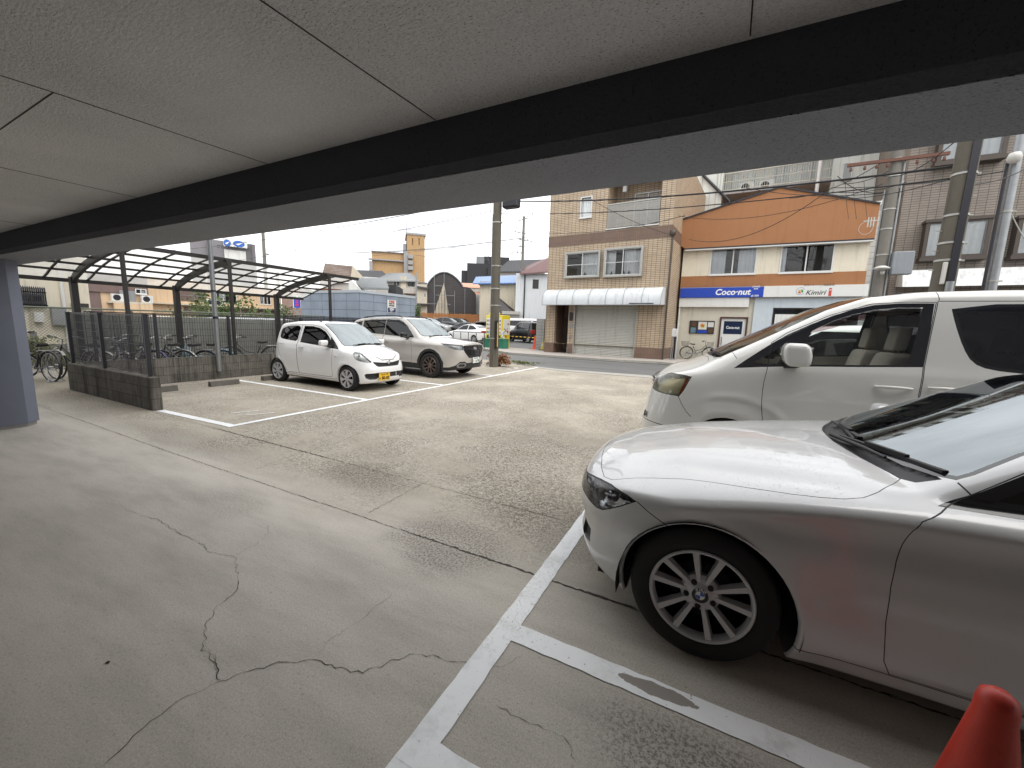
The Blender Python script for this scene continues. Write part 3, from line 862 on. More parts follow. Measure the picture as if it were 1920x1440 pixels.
# ------------------------------------------------------------------ build: foreground saloon
def std(paintm, rim): return dict(paint=paintm, dark=M['dark_well'], dark_hub=M['dark_hub'], rim=rim, glass_front=M['glass_front'], glass_side=M['glass_side'], glass_dark=M['glass_dark'], lens=M['lens'], lens_old=M['lens_old'], red=M['lens_red'], black=M['black_plastic'], gloss=M['gloss_black'], chrome=M['chrome'], chrome_soft=M['chrome_soft'], visor=M['visor'], amber=M['lens_amber'], satin=M['satin'])
def tl(pts, a): return [(math.sin(R(a)) * s + math.cos(R(a)) * y, z) for s, y, z in pts]
T50 = tilt(50)
def tf(c, n): return n.x < .35 and n.y > -.1 and c.x < 1.0
bmw_parts = [
    dict(key='hood', name='bonnet', mat='paint', mode='center', proj=TOP, filt=F_UP, on=['body'],
         gap=.0035,
         poly=[(.112, -.03), (.112, .05), (.118, .21), (.145, .36), (.185, .52), (.235, .645), (.29, .692), (.34, .70), (.42, .696), (.506, .702), (.63, .718), (.765, .741), (.92, .776), (1.082, .803), (1.18, .809), (1.258, .805), (1.32, .785), (1.38, .74), (1.44, .672), (1.478, .615), (1.462, .56), (1.435, .48), (1.40, .38), (1.37, .27), (1.345, .14), (1.338, -.03)]),
    dict(key='cowl', name='cowl_panel', mat='black', mode='center', proj=TOP, filt=F_UP, on=['body'], push=.012,
         poly=[(1.338, -.03), (1.345, .14), (1.37, .27), (1.40, .38), (1.435, .48), (1.462, .56), (1.478, .615), (1.51, .655), (1.58, .668), (1.57, .62), (1.52, .5), (1.46, .25), (1.44, -.03)]),
    dict(key='wind', name='windscreen', mat='glass_front', mode='center', proj=TOP, frame=.022, frame_mat='gloss', frame_name='windscreen_seal', filt=lambda c, n: n.z > .1 and c.z > .9, on=['body', 'cowl'],
         poly=[(1.425, -.05), (1.45, .25), (1.51, .5), (1.57, .635), (1.61, .69), (1.66, .682), (1.80, .622), (1.98, .575), (2.15, .54), (2.27, .525), (2.30, .50), (2.27, .4), (2.22, .22), (2.20, -.05)]),
    dict(key='door', name='door', mat='paint', gap=.0035, filt=F_SIDE, on=['body'],
         poly=[(1.535, .905), (1.475, .872), (1.45, .83), (1.432, .77), (1.42, .70), (1.413, .6), (1.415, .45), (1.435, .28), (1.46, .225), (2.5, .225), (2.56, .32), (2.60, .6), (2.61, .95), (2.59, 1.39), (2.4, 1.385), (2.16, 1.32), (1.9, 1.155), (1.66, .99)]),
    dict(key='rdoor', name='rear_door', mat='paint', gap=.006, filt=F_SIDE, on=['body'],
         poly=[(2.61, .95), (2.60, .6), (2.56, .32), (2.52, .225), (3.12, .225), (3.22, .36), (3.36, .62), (3.5, .8), (3.56, .97), (3.5, 1.15), (3.3, 1.32), (3.05, 1.39), (2.6, 1.395)]),
    dict(key='win', name='window', mat='glass_dark', frame=.04, frame_mat='gloss', frame_name='window_surround', parent='door', filt=F_SIDE, on=['door', 'body'],
         poly=[(1.535, .918), (1.66, .985), (1.9, 1.145), (2.16, 1.305), (2.4, 1.365), (2.585, 1.37), (2.60, .955), (2.0, .93)]),
    dict(key='rwin', name='window', mat='glass_dark', frame=.03, frame_mat='gloss', frame_name='window_surround', parent='rdoor', filt=F_SIDE, on=['rdoor', 'body'],
         poly=[(2.62, .96), (2.61, 1.37), (3.0, 1.365), (3.25, 1.30), (3.46, 1.14), (3.58, 1.02), (3.5, .985), (3.0, .968)]),
    dict(key='lamp', name='headlight', mat='lens', proj=T50, gap=.006, filt=tf, on=['body'],
         poly=[(.262, .662), (.353, .662), (.43, .678), (.503, .694), (.60, .709), (.704, .7185), (.77, .717), (.83, .711), (.885, .697), (.84, .664), (.798, .634), (.75, .604), (.701, .578), (.652, .570), (.60, .576), (.52, .584), (.4, .590), (.262, .595)]),
    dict(key='grille', name='kidney_grille', mat='gloss', proj=FRONT, frame=.018, frame_mat='chrome', frame_name='grille_surround', filt=F_FRONT, on=['body'], push=.02,
         poly=[(.03, .655), (.20, .66), (.265, .63), (.25, .55), (.21, .505), (.05, .50), (.03, .53)]),
    dict(key='intake', name='lower_intake', mat='black', mode='center', proj=FRONT, filt=F_FRONT, on=['body'], push=.03,
         poly=[(-.03, .40), (.36, .40), (.45, .385), (.5, .30), (.40, .25), (-.03, .25)]),
    dict(key='fog', name='fog_light_recess', mat='black', proj=tilt(30), filt=tf, on=['body'], push=.02,
         poly=tl([(.10, .56, .41), (.16, .68, .40), (.17, .70, .33), (.12, .56, .31)], 30)),
    dict(key='tail', name='tail_light', mat='red', proj=tilt(-50), filt=lambda c, n: c.x > 4.0 and n.x > -.3, on=['body'], poly=[(-2.95, .93), (-3.13, .93), (-3.13, .80), (-2.95, .76)]),
    dict(key='rearwin', name='rear_window', mat='glass_dark', mode='center', proj=TOP, filt=F_UP, on=['body'], poly=[(3.68, -.05), (3.66, .3), (3.62, .52), (4.1, .62), (4.16, .3), (4.17, -.05)]),
]
BMW['lines'] = [dict(pts=[(.454, .697), (.52, .664), (.585, .637), (.62, .62)], w=.005, filt=F_SIDE, on=['body']),
                dict(pts=[(1.10, .222), (1.3, .222), (1.44, .222), (1.47, .219), (2.52, .219), (3.2, .219)], w=.005, filt=F_SIDE, on=['body']),
                dict(pts=[(1.61, .998), (1.625, .98), (1.645, .955)], w=.006, filt=F_SIDE, on=['body'])]
def build_bmw():
    mt = std(M['paint_pearl'], M['alloy']); mt['glass_front'] = glass('saloon_windscreen', (.55, .63, .62), 3.2, (.9, .97, 1.0))
    root, ob, key, sh = build_car('parked_car', 'pearl white saloon car in the foreground, wet bonnet, nose at the white bay line', 'car', BMW, bmw_parts, BMW_LOC, 0, mt)
    lamp_inside(ob[key['lamp']], .085, mat('bright_lamp_reflector', (.85, .85, .86), .22, metal=.85, var=.05), [(.232, .668, .636, .046, .7, .7), (.135, .545, .636, .040, .8, .45), (.325, .735, .655, .026, .6, .8)], M['refl_dark'])
    for s in (-1, 1):      # chrome brow in each headlight
        b = MB(); pts = [((.215, .575, .676), (.185, .615, .640)), ((.325, .68, .700), (.30, .712, .662)), ((.40, .755, .700), (.378, .785, .668)), ((.437, .815, .692), (.432, .824, .683))]
        vs = []; fs = []
        for p_, q_ in pts: vs += [(p_[0] + .003, s * (p_[1] - .004), p_[2]), (q_[0], s * q_[1], q_[2])]
        for i in range(3): fs.append((2 * i, 2 * i + 1, 2 * i + 3, 2 * i + 2))
        b.add(vs, fs, 0, True); b.build('lamp_brow', M['chrome'], ob[key['lamp']][0 if s > 0 else 1])
    door_mirror(root, 1.86, .985, .985, .13, .20, .145, M['paint_pearl'], M['gloss_black'])
    handle(root, ob[key['door']], 2.33, 2.54, .872, .80, M['paint_pearl']); handle(root, ob[key['rdoor']], 3.2, 3.4, .872, .83, M['paint_pearl'])
    interior(root, BMW, 2.28, 3.2, .42, 1.62, .93, M['seat_dark'], .66, wheel_y=.36)
    wiper(root, [(1.47, .30, .992), (1.44, .05, 1.002), (1.43, -.12, 1.002)], ((1.45, .42, .992), (1.455, -.12, 1.012)))
    wiper(root, [(1.36, .02, .985), (1.43, -.30, 1.000), (1.47, -.44, .998)], ((1.39, -.06, .998), (1.60, -.63, 1.015)))
    # roundel on the front wheel hubs and bonnet
    for s in (-1, 1):
        for wx in (.774, 3.584):
            y = s * (.775 + .1125 - .0155); w = [c for c in root.children if c.name.startswith('wheel')][0]
            b = MB(); n = 32
            def disc(r0, r1, a0, a1, mi, off):
                k = 12; vs = []
                for i in range(k + 1):
                    t = a0 + (a1 - a0) * i / k
                    for r in (r0, r1): vs.append((wx + r * math.cos(t), y + s * off, .322 + r * math.sin(t)))
                b.add(vs, [(2 * i, 2 * i + 1, 2 * i + 3, 2 * i + 2) for i in range(k)], mi)
            for q in range(4):
                disc(0.0, .0195, q * PI / 2, (q + 1) * PI / 2, 1 if q % 2 == 0 else 2, .0005); disc(.0195, .0215, q * PI / 2, (q + 1) * PI / 2, 3, .0008); disc(.0215, .036, q * PI / 2, (q + 1) * PI / 2, 0, .0004); disc(.036, .038, q * PI / 2, (q + 1) * PI / 2, 3, .0008)
            for c in root.children:
                if c.name.startswith('wheel') and abs(sum(v.co.x for v in c.data.vertices) / len(c.data.vertices) - wx) < .2 and sum(v.co.y for v in c.data.vertices) * s > 0: w = c
            o = b.build('hub_badge', [M['gloss_black'], M['blue_ink'], M['white_ink'], M['chrome_soft']], w, fix=False)
            for i, ch in enumerate('BMW'):
                a = PI / 2 + (.62, 0, -.62)[i]
                rot = (PI / 2, 0, 0) if s < 0 else (PI / 2, 0, PI)
                a2 = a if s < 0 else PI - a
                tm = text_mesh(ch, .0165, M['white_ink'], o, 'badge_letter', (wx + .0287 * math.cos(a2), y + s * .0012, .322 + .0287 * math.sin(a2)), rot, bold=.0006, ext=.0002)
    return root
# ------------------------------------------------------------------ tall white minivan
van_trim = [(.945, 1.195), (1.04, 1.28), (1.13, 1.357), (1.25, 1.455), (1.37, 1.546), (1.53, 1.638), (1.69, 1.722), (1.84, 1.785), (1.98, 1.822), (2.15, 1.838), (2.37, 1.838), (2.355, 1.6), (2.33, 1.305), (1.9, 1.275), (1.45, 1.248), (1.2, 1.225)]
van_parts = [
    dict(key='hood', name='bonnet', mat='paint', mode='center', proj=TOP, gap=.005, filt=lambda c, n: n.z > .2 and c.z > .9, on=['body'],
         poly=[(.08, -.03), (.09, .2), (.12, .36), (.17, .48), (.25, .57), (.42, .68), (.56, .70), (.66, .68), (.71, .62), (.70, .45), (.64, .2), (.62, -.03)]),
    dict(key='wind', name='windscreen', mat='glass_front', mode='center', proj=TOP, frame=.02, frame_mat='gloss', frame_name='windscreen_seal', filt=lambda c, n: n.z > .1 and c.z > 1.15, on=['body'],
         poly=[(.66, -.05), (.68, .2), (.73, .45), (.76, .60), (.82, .685), (1.0, .70), (1.4, .672), (1.75, .645), (2.02, .62), (2.08, .58), (2.03, .3), (2.0, -.05)]),
    dict(key='door', name='door', mat='paint', gap=.006, filt=F_SIDE, on=['body'],
         poly=[(1.225, 1.215), (1.21, 1.10), (1.205, 1.0), (1.21, .86), (1.225, .76), (1.27, .5), (1.30, .30), (2.30, .30), (2.322, .5), (2.322, 1.0), (2.335, 1.31), (2.36, 1.6), (2.385, 1.85), (2.2, 1.853), (1.97, 1.838), (1.68, 1.735), (1.36, 1.56), (1.24, 1.46)]),
    dict(key='sdoor', name='sliding_door', mat='paint', gap=.006, filt=F_SIDE, on=['body'],
         poly=[(2.325, .30), (3.35, .30), (3.42, .55), (3.58, .80), (3.60, 1.3), (3.60, 1.86), (2.39, 1.86), (2.362, 1.6), (2.337, 1.31), (2.325, 1.0)]),
    dict(key='trim', name='window_surround', mat='gloss', filt=F_SIDE, on=['body', 'door', 'door'], poly=van_trim),
    dict(key='win', name='window', mat='glass_side', parent='trim', filt=F_SIDE, on=['trim'], poly=[(1.52, 1.272), (1.505, 1.40), (1.525, 1.52), (1.56, 1.575), (1.70, 1.668), (1.84, 1.73), (1.98, 1.768), (2.12, 1.785), (2.30, 1.788), (2.275, 1.6), (2.235, 1.315), (1.9, 1.292)]),
    dict(key='quarter', name='window', mat='glass_side', parent='trim', filt=F_SIDE, on=['trim'], poly=[(1.09, 1.25), (1.2, 1.33), (1.36, 1.455), (1.38, 1.45), (1.325, 1.30), (1.30, 1.262), (1.2, 1.25)]),
    dict(key='visor', name='rain_visor', mat='visor', parent='win', filt=F_SIDE, on=['win', 'trim'], push=-.016, poly=[(1.535, 1.56), (1.56, 1.59), (1.70, 1.682), (1.84, 1.742), (1.98, 1.782), (2.12, 1.80), (2.30, 1.803), (2.29, 1.73), (2.1, 1.735), (1.98, 1.718), (1.84, 1.675), (1.70, 1.61)]),
    dict(key='swin', name='window', mat='glass_dark', frame=.025, frame_mat='gloss', frame_name='window_surround', parent='sdoor', filt=F_SIDE, on=['sdoor'],
         poly=chaikin([(2.47, 1.83), (2.50, 1.68), (2.56, 1.48), (2.62, 1.36), (2.72, 1.31), (2.95, 1.292), (3.52, 1.288), (3.57, 1.32), (3.57, 1.80), (3.52, 1.84)], 1)),
    dict(key='qwin', name='rear_side_window', mat='glass_dark', frame=.025, frame_mat='gloss', frame_name='window_surround', filt=F_SIDE, on=['body'], poly=chaikin([(3.68, 1.82), (3.66, 1.32), (4.45, 1.32), (4.52, 1.5), (4.45, 1.80)], 2)),
    dict(key='lamp', name='headlight', mat='lens_old', proj=tilt(55), gap=.006, filt=tf, on=['body'],
         poly=[(.945, 1.072), (.86, 1.083), (.72, 1.083), (.60, 1.078), (.50, 1.06), (.44, 1.02), (.40, .95), (.385, .875), (.45, .868), (.6, .858), (.72, .853), (.86, .852), (.90, .93)]),
    dict(key='grille', name='grille', mat='chrome', mode='center', proj=FRONT, filt=F_FRONT, on=['body'], push=.01, poly=[(-.03, 1.02), (.36, 1.02), (.43, 1.0), (.40, .86), (.36, .80), (-.03, .79)]),
    dict(key='fog', name='fog_light', mat='lens', proj=tilt(35), gap=.006, filt=tf, on=['body'], push=.006, poly=tl([(.05, .52, .612), (.12, .66, .605), (.12, .66, .545), (.05, .52, .535)], 35)),
    dict(key='intake', name='lower_intake', mat='black', mode='center', proj=FRONT, filt=F_FRONT, on=['body'], push=.02, poly=[(-.03, .45), (.42, .45), (.46, .36), (.4, .30), (-.03, .30)]),
    dict(key='tail', name='tail_light', mat='red', proj=SIDE, filt=lambda c, n: c.y > .5 and c.x > 4.4, on=['body'], poly=[(4.62, 1.25), (4.85, 1.25), (4.85, .8), (4.7, .8)]),
    dict(key='rearwin', name='rear_window', mat='glass_dark', mode='center', proj=FRONT, filt=lambda c, n: n.x > .3, on=['body'], poly=[(-.05, 1.75), (.62, 1.75), (.66, 1.2), (-.05, 1.2)]),
]
VAN['lines'] = [dict(pts=[(.455, .85), (.50, .77), (.55, .70), (.60, .655)], w=.006, filt=F_SIDE, on=['body']),
                dict(pts=[(.90, 1.378), (.935, 1.33), (.965, 1.285)], w=.005, filt=F_SIDE, on=['body']),
                dict(pts=[(2.40, 1.865), (2.39, 1.95)], w=.006, filt=F_SIDE, on=['body']), dict(pts=[(.02, .525), (.25, .515), (.57, .50)], w=.008, filt=F_SIDE, on=['body'])]
VAN['side_mod'] = lambda x, z: .012 * np.exp(-((np.hypot(x - .95, z - .25) - .66) / .03) ** 2) * (z > .5) * np.clip((1.75 - x) / .4, 0, 1) + .010 * (1 / (1 + np.exp(-(z - (.60 - .02 * x)) / .008))) * np.exp(-((z - .62) / .12) ** 2) * (x > 1.3)
def build_van():
    mt = std(M['paint_cream'], M['alloy']); mt['glass_front'] = glass('van_windscreen', (.82, .82, .78), 1.7); mt['glass_side'] = glass('van_side_glass', (.84, .88, .86), 1.45)
    root, ob, key, sh = build_car('parked_car', 'tall cream white minivan parked beside the foreground saloon, yellowed headlight', 'car', VAN, van_parts, VAN_LOC, 0, mt)
    lamp_inside(ob[key['lamp']], .06, M['refl_grey'], [(.36, .60, .975, .07, .75, .45)], M['refl_grey'])
    for k, s in enumerate((1, -1)):     # slanted chrome and amber bars in the lamp
        for (a, m) in ((0, 'chrome_soft'), (.045, 'lens_amber'), (.085, 'chrome_soft')):
            b = MB(); x = .415 + a * .9
            b.add([(x, s * (.735 + a * .8), .875), (x + .03, s * (.755 + a * .8), .875), (x + .085, s * (.745 + a * .8), 1.05), (x + .055, s * (.725 + a * .8), 1.05)], [(0, 1, 2, 3)])
            b.build('lamp_bar', M[m], ob[key['lamp']][k], fix=False)
    g = ob[key['grille']][0]; b = MB()
    for i in range(4): b.tube([(.105 + .008 * i, y, .99 - .052 * i) if abs(y) < .3 else (.135 + .008 * i, y, .985 - .052 * i) for y in (-.38, -.28, 0, .28, .38)], .012, 8)
    b.build('grille_bar', M['gloss_black'], g)
    door_mirror(root, 1.42, 1.04, 1.365, .215, .27, .205, M['paint_cream'])
    handle(root, ob[key['door']], 2.03, 2.275, .896, 1.118, M['paint_cream']); handle(root, ob[key['sdoor']], 2.37, 2.60, .896, 1.138, M['paint_cream'])
    interior(root, VAN, 1.85, 2.9, .62, 1.0, 1.14, M['seat_beige'], .78, wheel_y=-.38, dm=M['seat_beige'])
    wiper(root, [(.70, .2, 1.29), (.72, .0, 1.31), (.74, -.2, 1.31)], ((.70, .5, 1.30), (.72, -.1, 1.33)))
    wiper(root, [(.68, -.1, 1.29), (.71, -.35, 1.30), (.74, -.5, 1.30)], ((.70, -.2, 1.31), (.80, -.66, 1.32)))
    return root
# ------------------------------------------------------------------ small white hatchback
kei_parts = [
    dict(key='hood', name='bonnet', mat='paint', mode='center', proj=TOP, gap=.005, filt=lambda c, n: n.z > .15 and c.z > .66, on=['body'],
         poly=[(.055, -.03), (.075, .18), (.12, .30), (.19, .40), (.28, .47), (.40, .54), (.50, .60), (.64, .635), (.72, .60), (.70, .48), (.64, .25), (.62, -.03)]),
    dict(key='wind', name='windscreen', mat='glass_front', mode='center', proj=TOP, frame=.016, frame_mat='gloss', frame_name='windscreen_seal', filt=lambda c, n: n.z > .1 and c.z > .9, on=['body'],
         poly=[(.66, -.05), (.68, .3), (.74, .5), (.79, .585), (.86, .60), (1.1, .57), (1.35, .545), (1.50, .52), (1.52, .48), (1.47, .3), (1.44, -.05)]),
    dict(key='door', name='door', mat='paint', gap=.007, filt=F_SIDE, on=['body'],
         poly=[(1.02, .935), (1.035, .7), (1.05, .34), (1.09, .275), (2.22, .275), (2.25, .4), (2.265, .95), (2.225, 1.43), (1.9, 1.435), (1.6, 1.40), (1.36, 1.315), (1.18, 1.19)]),
    dict(key='rdoor', name='rear_door', mat='paint', gap=.007, filt=F_SIDE, on=['body'],
         poly=[(2.265, .95), (2.25, .4), (2.235, .275), (2.68, .275), (2.74, .40), (2.80, .52), (2.92, .68), (3.0, .88), (3.03, 1.08), (3.0, 1.25), (2.9, 1.37), (2.7, 1.42), (2.23, 1.435)]),
    dict(key='win', name='window', mat='glass_dark', frame=.014, frame_mat='gloss', frame_name='window_surround', parent='door', filt=F_SIDE, on=['door', 'body'],
         poly=[(1.14, .945), (1.16, 1.10), (1.25, 1.19), (1.38, 1.285), (1.6, 1.365), (1.85, 1.40), (2.14, 1.40), (2.165, 1.2), (2.18, 1.015), (1.7, .98)]),
    dict(key='sail', name='mirror_mount', mat='gloss', filt=F_SIDE, on=['door', 'body', 'hood'], poly=[(.84, .915), (1.0, 1.06), (1.17, 1.185), (1.15, 1.0), (1.14, .935)]),
    dict(key='rwin', name='window', mat='glass_dark', frame=.014, frame_mat='gloss', frame_name='window_surround', parent='rdoor', filt=F_SIDE, on=['rdoor', 'body'],
         poly=chaikin([(2.29, 1.03), (2.28, 1.22), (2.265, 1.40), (2.55, 1.402), (2.80, 1.375), (2.95, 1.31), (2.985, 1.2), (2.95, 1.09), (2.8, 1.062), (2.5, 1.045)], 1)),
    dict(key='lamp', name='headlight', mat='lens', proj=T50, gap=.006, filt=tf, on=['body'],
         poly=chaikin([(.76, .86), (.70, .885), (.60, .86), (.50, .79), (.42, .71), (.365, .665), (.40, .645), (.55, .665), (.68, .70), (.74, .77)], 1)),
    dict(key='grille', name='grille', mat='black', mode='center', proj=FRONT, filt=F_FRONT, on=['body'], push=.025, poly=[(-.03, .632), (.12, .635), (.28, .65), (.41, .665), (.395, .63), (.34, .57), (.29, .55), (-.03, .55)]),
    dict(key='intake', name='lower_intake', mat='black', mode='center', proj=FRONT, filt=F_FRONT, on=['body'], push=.03, poly=[(-.03, .42), (.3, .42), (.56, .41), (.59, .39), (.57, .31), (.5, .275), (.36, .275), (.32, .31), (-.03, .31)]),
    dict(key='tail', name='tail_light', mat='red', proj=tilt(-60), filt=lambda c, n: c.x > 2.7 and n.x > -.4 and c.y > .3, on=['body'], poly=[(-2.4, 1.05), (-2.65, 1.05), (-2.65, .75), (-2.45, .75)]),
    dict(key='rearwin', name='rear_window', mat='glass_dark', mode='center', proj=FRONT, filt=lambda c, n: n.x > .3, on=['body'], poly=[(-.05, 1.38), (.48, 1.38), (.55, 1.05), (-.05, 1.05)]),
]
KEI['lines'] = [dict(pts=[(.85, .245), (1.3, .235), (2.5, .24), (2.75, .25)], w=.006, filt=F_SIDE, on=['body']),]
KEI['front_mod'] = lambda y, z: .03 * np.exp(-((z - .36) / .10) ** 2) * np.exp(-(y / .62) ** 8) * 0 + 0 * y
def build_kei():
    mt = std(M['paint_white'], M['alloy_dull'])
    root, ob, key, sh = build_car('parked_car', 'small white hatchback with yellow number plate backed up to the block wall', 'car', KEI, kei_parts, KEI_LOC, PI, mt)
    lamp_inside(ob[key['lamp']], .045, M['refl_grey'], [(.33, .54, .775, .068, .8, .35)], M['chrome'])
    for k, s in enumerate((1, -1)):
        b = MB(); b.lathe([(0, .0), (.022, 0), (.026, -.01)], 14, axis='x', c=(.205, s * .44, .69)); b.build('indicator_bulb', M['lens_amber'], ob[key['lamp']][k])
    g = ob[key['grille']][0]; b = MB()
    for z in (.572, .60): b.tube([(.075 + .9 * (abs(y) ** 2) * .35, y, z) for y in np.linspace(-.36, .36, 9)], .008, 6)
    b.build('grille_bar', M['gloss_black'], g)
    b = MB(); b.lathe([(0, -.012), (.045, -.01), (.052, -.0), (.045, .01)], 28, axis='x', c=(.045, 0, .645)); b.tube([(.033, -.03, .66), (.030, 0, .645), (.033, .03, .628)], .007, 6); b.build('emblem', M['chrome_soft'], root)
    b = MB(); b.tube([(.055 + .4 * y * y, y, .372) for y in np.linspace(-.42, .42, 11)], .010, 6)
    for y in (-.24, -.12): b.box(.05, .07, y - .006, y + .006, .315, .415)
    b.build('intake_bar', M['paint_white'], ob[key['intake']][0])
    number_plate(root, .012, .165, .325, M['plate_yellow'], '80-00', 'なにわ 580', 'を', M['ink'])
    door_mirror(root, 1.15, .845, 1.045, .11, .19, .125, M['paint_white'])
    handle(root, ob[key['door']], 2.02, 2.19, .728, .905, M['alloy']); handle(root, ob[key['rdoor']], 2.72, 2.89, .728, .955, M['alloy'])
    interior(root, KEI, 1.45, 2.2, .36, .86, .92, M['seat_dark'], .58, wheel_y=.3)
    wiper(root, [(.70, .25, 1.01), (.71, .05, 1.02), (.72, -.1, 1.025)], ((.70, .42, 1.01), (.70, -.08, 1.035)))
    wiper(root, [(.68, -.1, 1.0), (.71, -.3, 1.02), (.73, -.38, 1.02)], ((.685, -.08, 1.02), (.77, -.53, 1.02)))
    b = MB(); b.tube([(1.62, .50, 1.51), (1.70, .505, 1.525)], .012, 8); b.tube([(1.63, .50, 1.515), (1.71, .5, 1.53)], [.014, .008], 8); b.build('roof_aerial', M['black_plastic'], root)
    for s in (1, -1):
        b = MB(); b.cbox(.865, .945, s * .735 - .006, s * .735 + .006, .76, .785, .004); b.build('side_indicator', M['plate_white'], root)
    return root
# ------------------------------------------------------------------ sand-silver SUV
oct_ = lambda cx, cz, r: [(cx + r * math.cos(R(a)), cz + r * math.sin(R(a))) for a in (-20, 12, 45, 68, 90, 112, 135, 168, 200)]
suv_parts = [
    dict(key='hood', name='bonnet', mat='paint', mode='center', proj=TOP, gap=.006, filt=lambda c, n: n.z > .15 and c.z > .9, on=['body'],
         poly=[(.065, -.03), (.075, .3), (.12, .48), (.2, .56), (.45, .70), (.8, .765), (1.15, .77), (1.30, .74), (1.36, .66), (1.28, .3), (1.25, -.03)]),
    dict(key='wind', name='windscreen', mat='glass_front', mode='center', proj=TOP, frame=.02, frame_mat='gloss', frame_name='windscreen_seal', filt=lambda c, n: n.z > .1 and c.z > 1.05, on=['body'],
         poly=[(1.25, -.05), (1.28, .3), (1.34, .55), (1.40, .68), (1.48, .71), (1.7, .655), (1.95, .605), (2.10, .57), (2.14, .52), (2.10, .3), (2.07, -.05)]),
    dict(key='door', name='door', mat='paint', gap=.007, filt=F_SIDE, on=['body'],
         poly=[(1.66, 1.08), (1.64, .8), (1.645, .42), (1.70, .40), (2.70, .40), (2.76, .55), (2.80, 1.1), (2.86, 1.66), (2.5, 1.66), (2.2, 1.60), (1.95, 1.45), (1.72, 1.22)]),
    dict(key='rdoor', name='rear_door', mat='paint', gap=.007, filt=F_SIDE, on=['body'],
         poly=[(2.80, 1.1), (2.76, .55), (2.72, .40), (3.20, .40), (3.26, .60), (3.4, .78), (3.62, .90), (3.76, 1.05), (3.82, 1.2), (3.80, 1.60), (3.4, 1.645), (2.87, 1.66)]),
    dict(key='win', name='window', mat='glass_dark', frame=.022, frame_mat='gloss', frame_name='window_surround', parent='door', filt=F_SIDE, on=['door', 'body'],
         poly=[(1.60, 1.125), (1.66, 1.185), (1.78, 1.30), (1.97, 1.45), (2.15, 1.56), (2.35, 1.625), (2.84, 1.635), (2.815, 1.40), (2.79, 1.165), (2.2, 1.14)]),
    dict(key='visor', name='rain_visor', mat='visor', parent='door', filt=F_SIDE, on=['win', 'win_frame'], push=-.012, poly=[(1.90, 1.42), (1.97, 1.47), (2.15, 1.575), (2.35, 1.64), (2.85, 1.645), (2.84, 1.575), (2.4, 1.565), (2.2, 1.51)]),
    dict(key='rwin', name='window', mat='glass_dark', frame=.022, frame_mat='gloss', frame_name='window_surround', parent='rdoor', filt=F_SIDE, on=['rdoor', 'body'],
         poly=[(2.80, 1.17), (2.825, 1.40), (2.85, 1.635), (3.4, 1.62), (3.76, 1.58), (3.74, 1.24), (3.3, 1.195)]),
    dict(key='rvisor', name='rain_visor', mat='visor', parent='rdoor', filt=F_SIDE, on=['rwin', 'rwin_frame'], push=-.012, poly=[(2.84, 1.575), (2.85, 1.645), (3.4, 1.63), (3.77, 1.59), (3.76, 1.53), (3.4, 1.56)]),
    dict(key='qwin', name='rear_side_window', mat='glass_dark', frame=.018, frame_mat='gloss', frame_name='window_surround', filt=F_SIDE, on=['body', 'rdoor'], poly=[(3.80, 1.25), (3.82, 1.565), (4.05, 1.52), (4.3, 1.43), (4.42, 1.36), (4.38, 1.32), (4.1, 1.275)]),
    dict(key='clad', name='wheel_arch_trim', mat='black', filt=lambda c, n: c.y > .42 and c.z < .95, on=['body', 'door', 'rdoor'], poly=oct_(.97, .37, .475)),
    dict(key='clad2', name='wheel_arch_trim', mat='black', filt=lambda c, n: c.y > .42 and c.z < .95, on=['body', 'door', 'rdoor'], poly=oct_(3.64, .37, .475)),
    dict(key='sill', name='sill_trim', mat='black', filt=lambda c, n: c.y > .42 and c.z < .6, on=['body'], poly=[(1.3, .40), (3.3, .40), (3.3, .1), (1.3, .1)]),
    dict(key='lamp', name='headlight', mat='lens', proj=T50, gap=.006, filt=tf, on=['body'],
         poly=[(1.02, 1.005), (.86, 1.0), (.66, .985), (.5, .972), (.40, .96), (.385, .83), (.5, .822), (.62, .842), (.75, .875), (.9, .945)]),
    dict(key='grille', name='grille', mat='gloss', mode='center', proj=FRONT, filt=F_FRONT, on=['body'], push=.015, poly=[(-.03, .965), (.42, .957), (.50, .935), (.505, .83), (.45, .75), (.33, .62), (.27, .592), (-.03, .592)]),
    dict(key='bump', name='lower_bumper', mat='black', mode='center', proj=FRONT, filt=lambda c, n: n.x < .2 and c.x < .6, on=['body'], poly=[(-.03, .465), (.36, .455), (.44, .50), (.60, .50), (.70, .40), (.80, .34), (.93, .33), (.93, .1), (-.03, .1)]),
    dict(key='fog', name='fog_light_surround', mat='satin', proj=FRONT, filt=F_FRONT, on=['bump'], poly=[(.42, .455), (.62, .455), (.68, .39), (.64, .325), (.42, .325), (.37, .39)]),
    dict(key='fogin', name='fog_light', mat='lens', parent='fog', proj=FRONT, filt=F_FRONT, on=['fog'], push=.03, poly=[(.45, .425), (.60, .425), (.63, .39), (.60, .355), (.45, .355), (.42, .39)]),
    dict(key='tail', name='tail_light', mat='red', proj=tilt(-60), filt=lambda c, n: c.x > 3.9 and n.x > -.4 and c.y > .4, on=['body'], poly=[(-3.35, 1.15), (-3.75, 1.15), (-3.75, .95), (-3.4, .95)]),
    dict(key='rearwin', name='rear_window', mat='glass_dark', mode='center', proj=FRONT, filt=lambda c, n: n.x > .3, on=['body'], poly=[(-.05, 1.55), (.52, 1.55), (.62, 1.18), (-.05, 1.18)]),
]
SUV['lines'] = []
SUV['side_mod'] = lambda x, z: .014 * np.exp(-((z - (.95 + .02 * (x - 1))) / .05) ** 2) * np.exp(-((x - .97) / .55) ** 4)
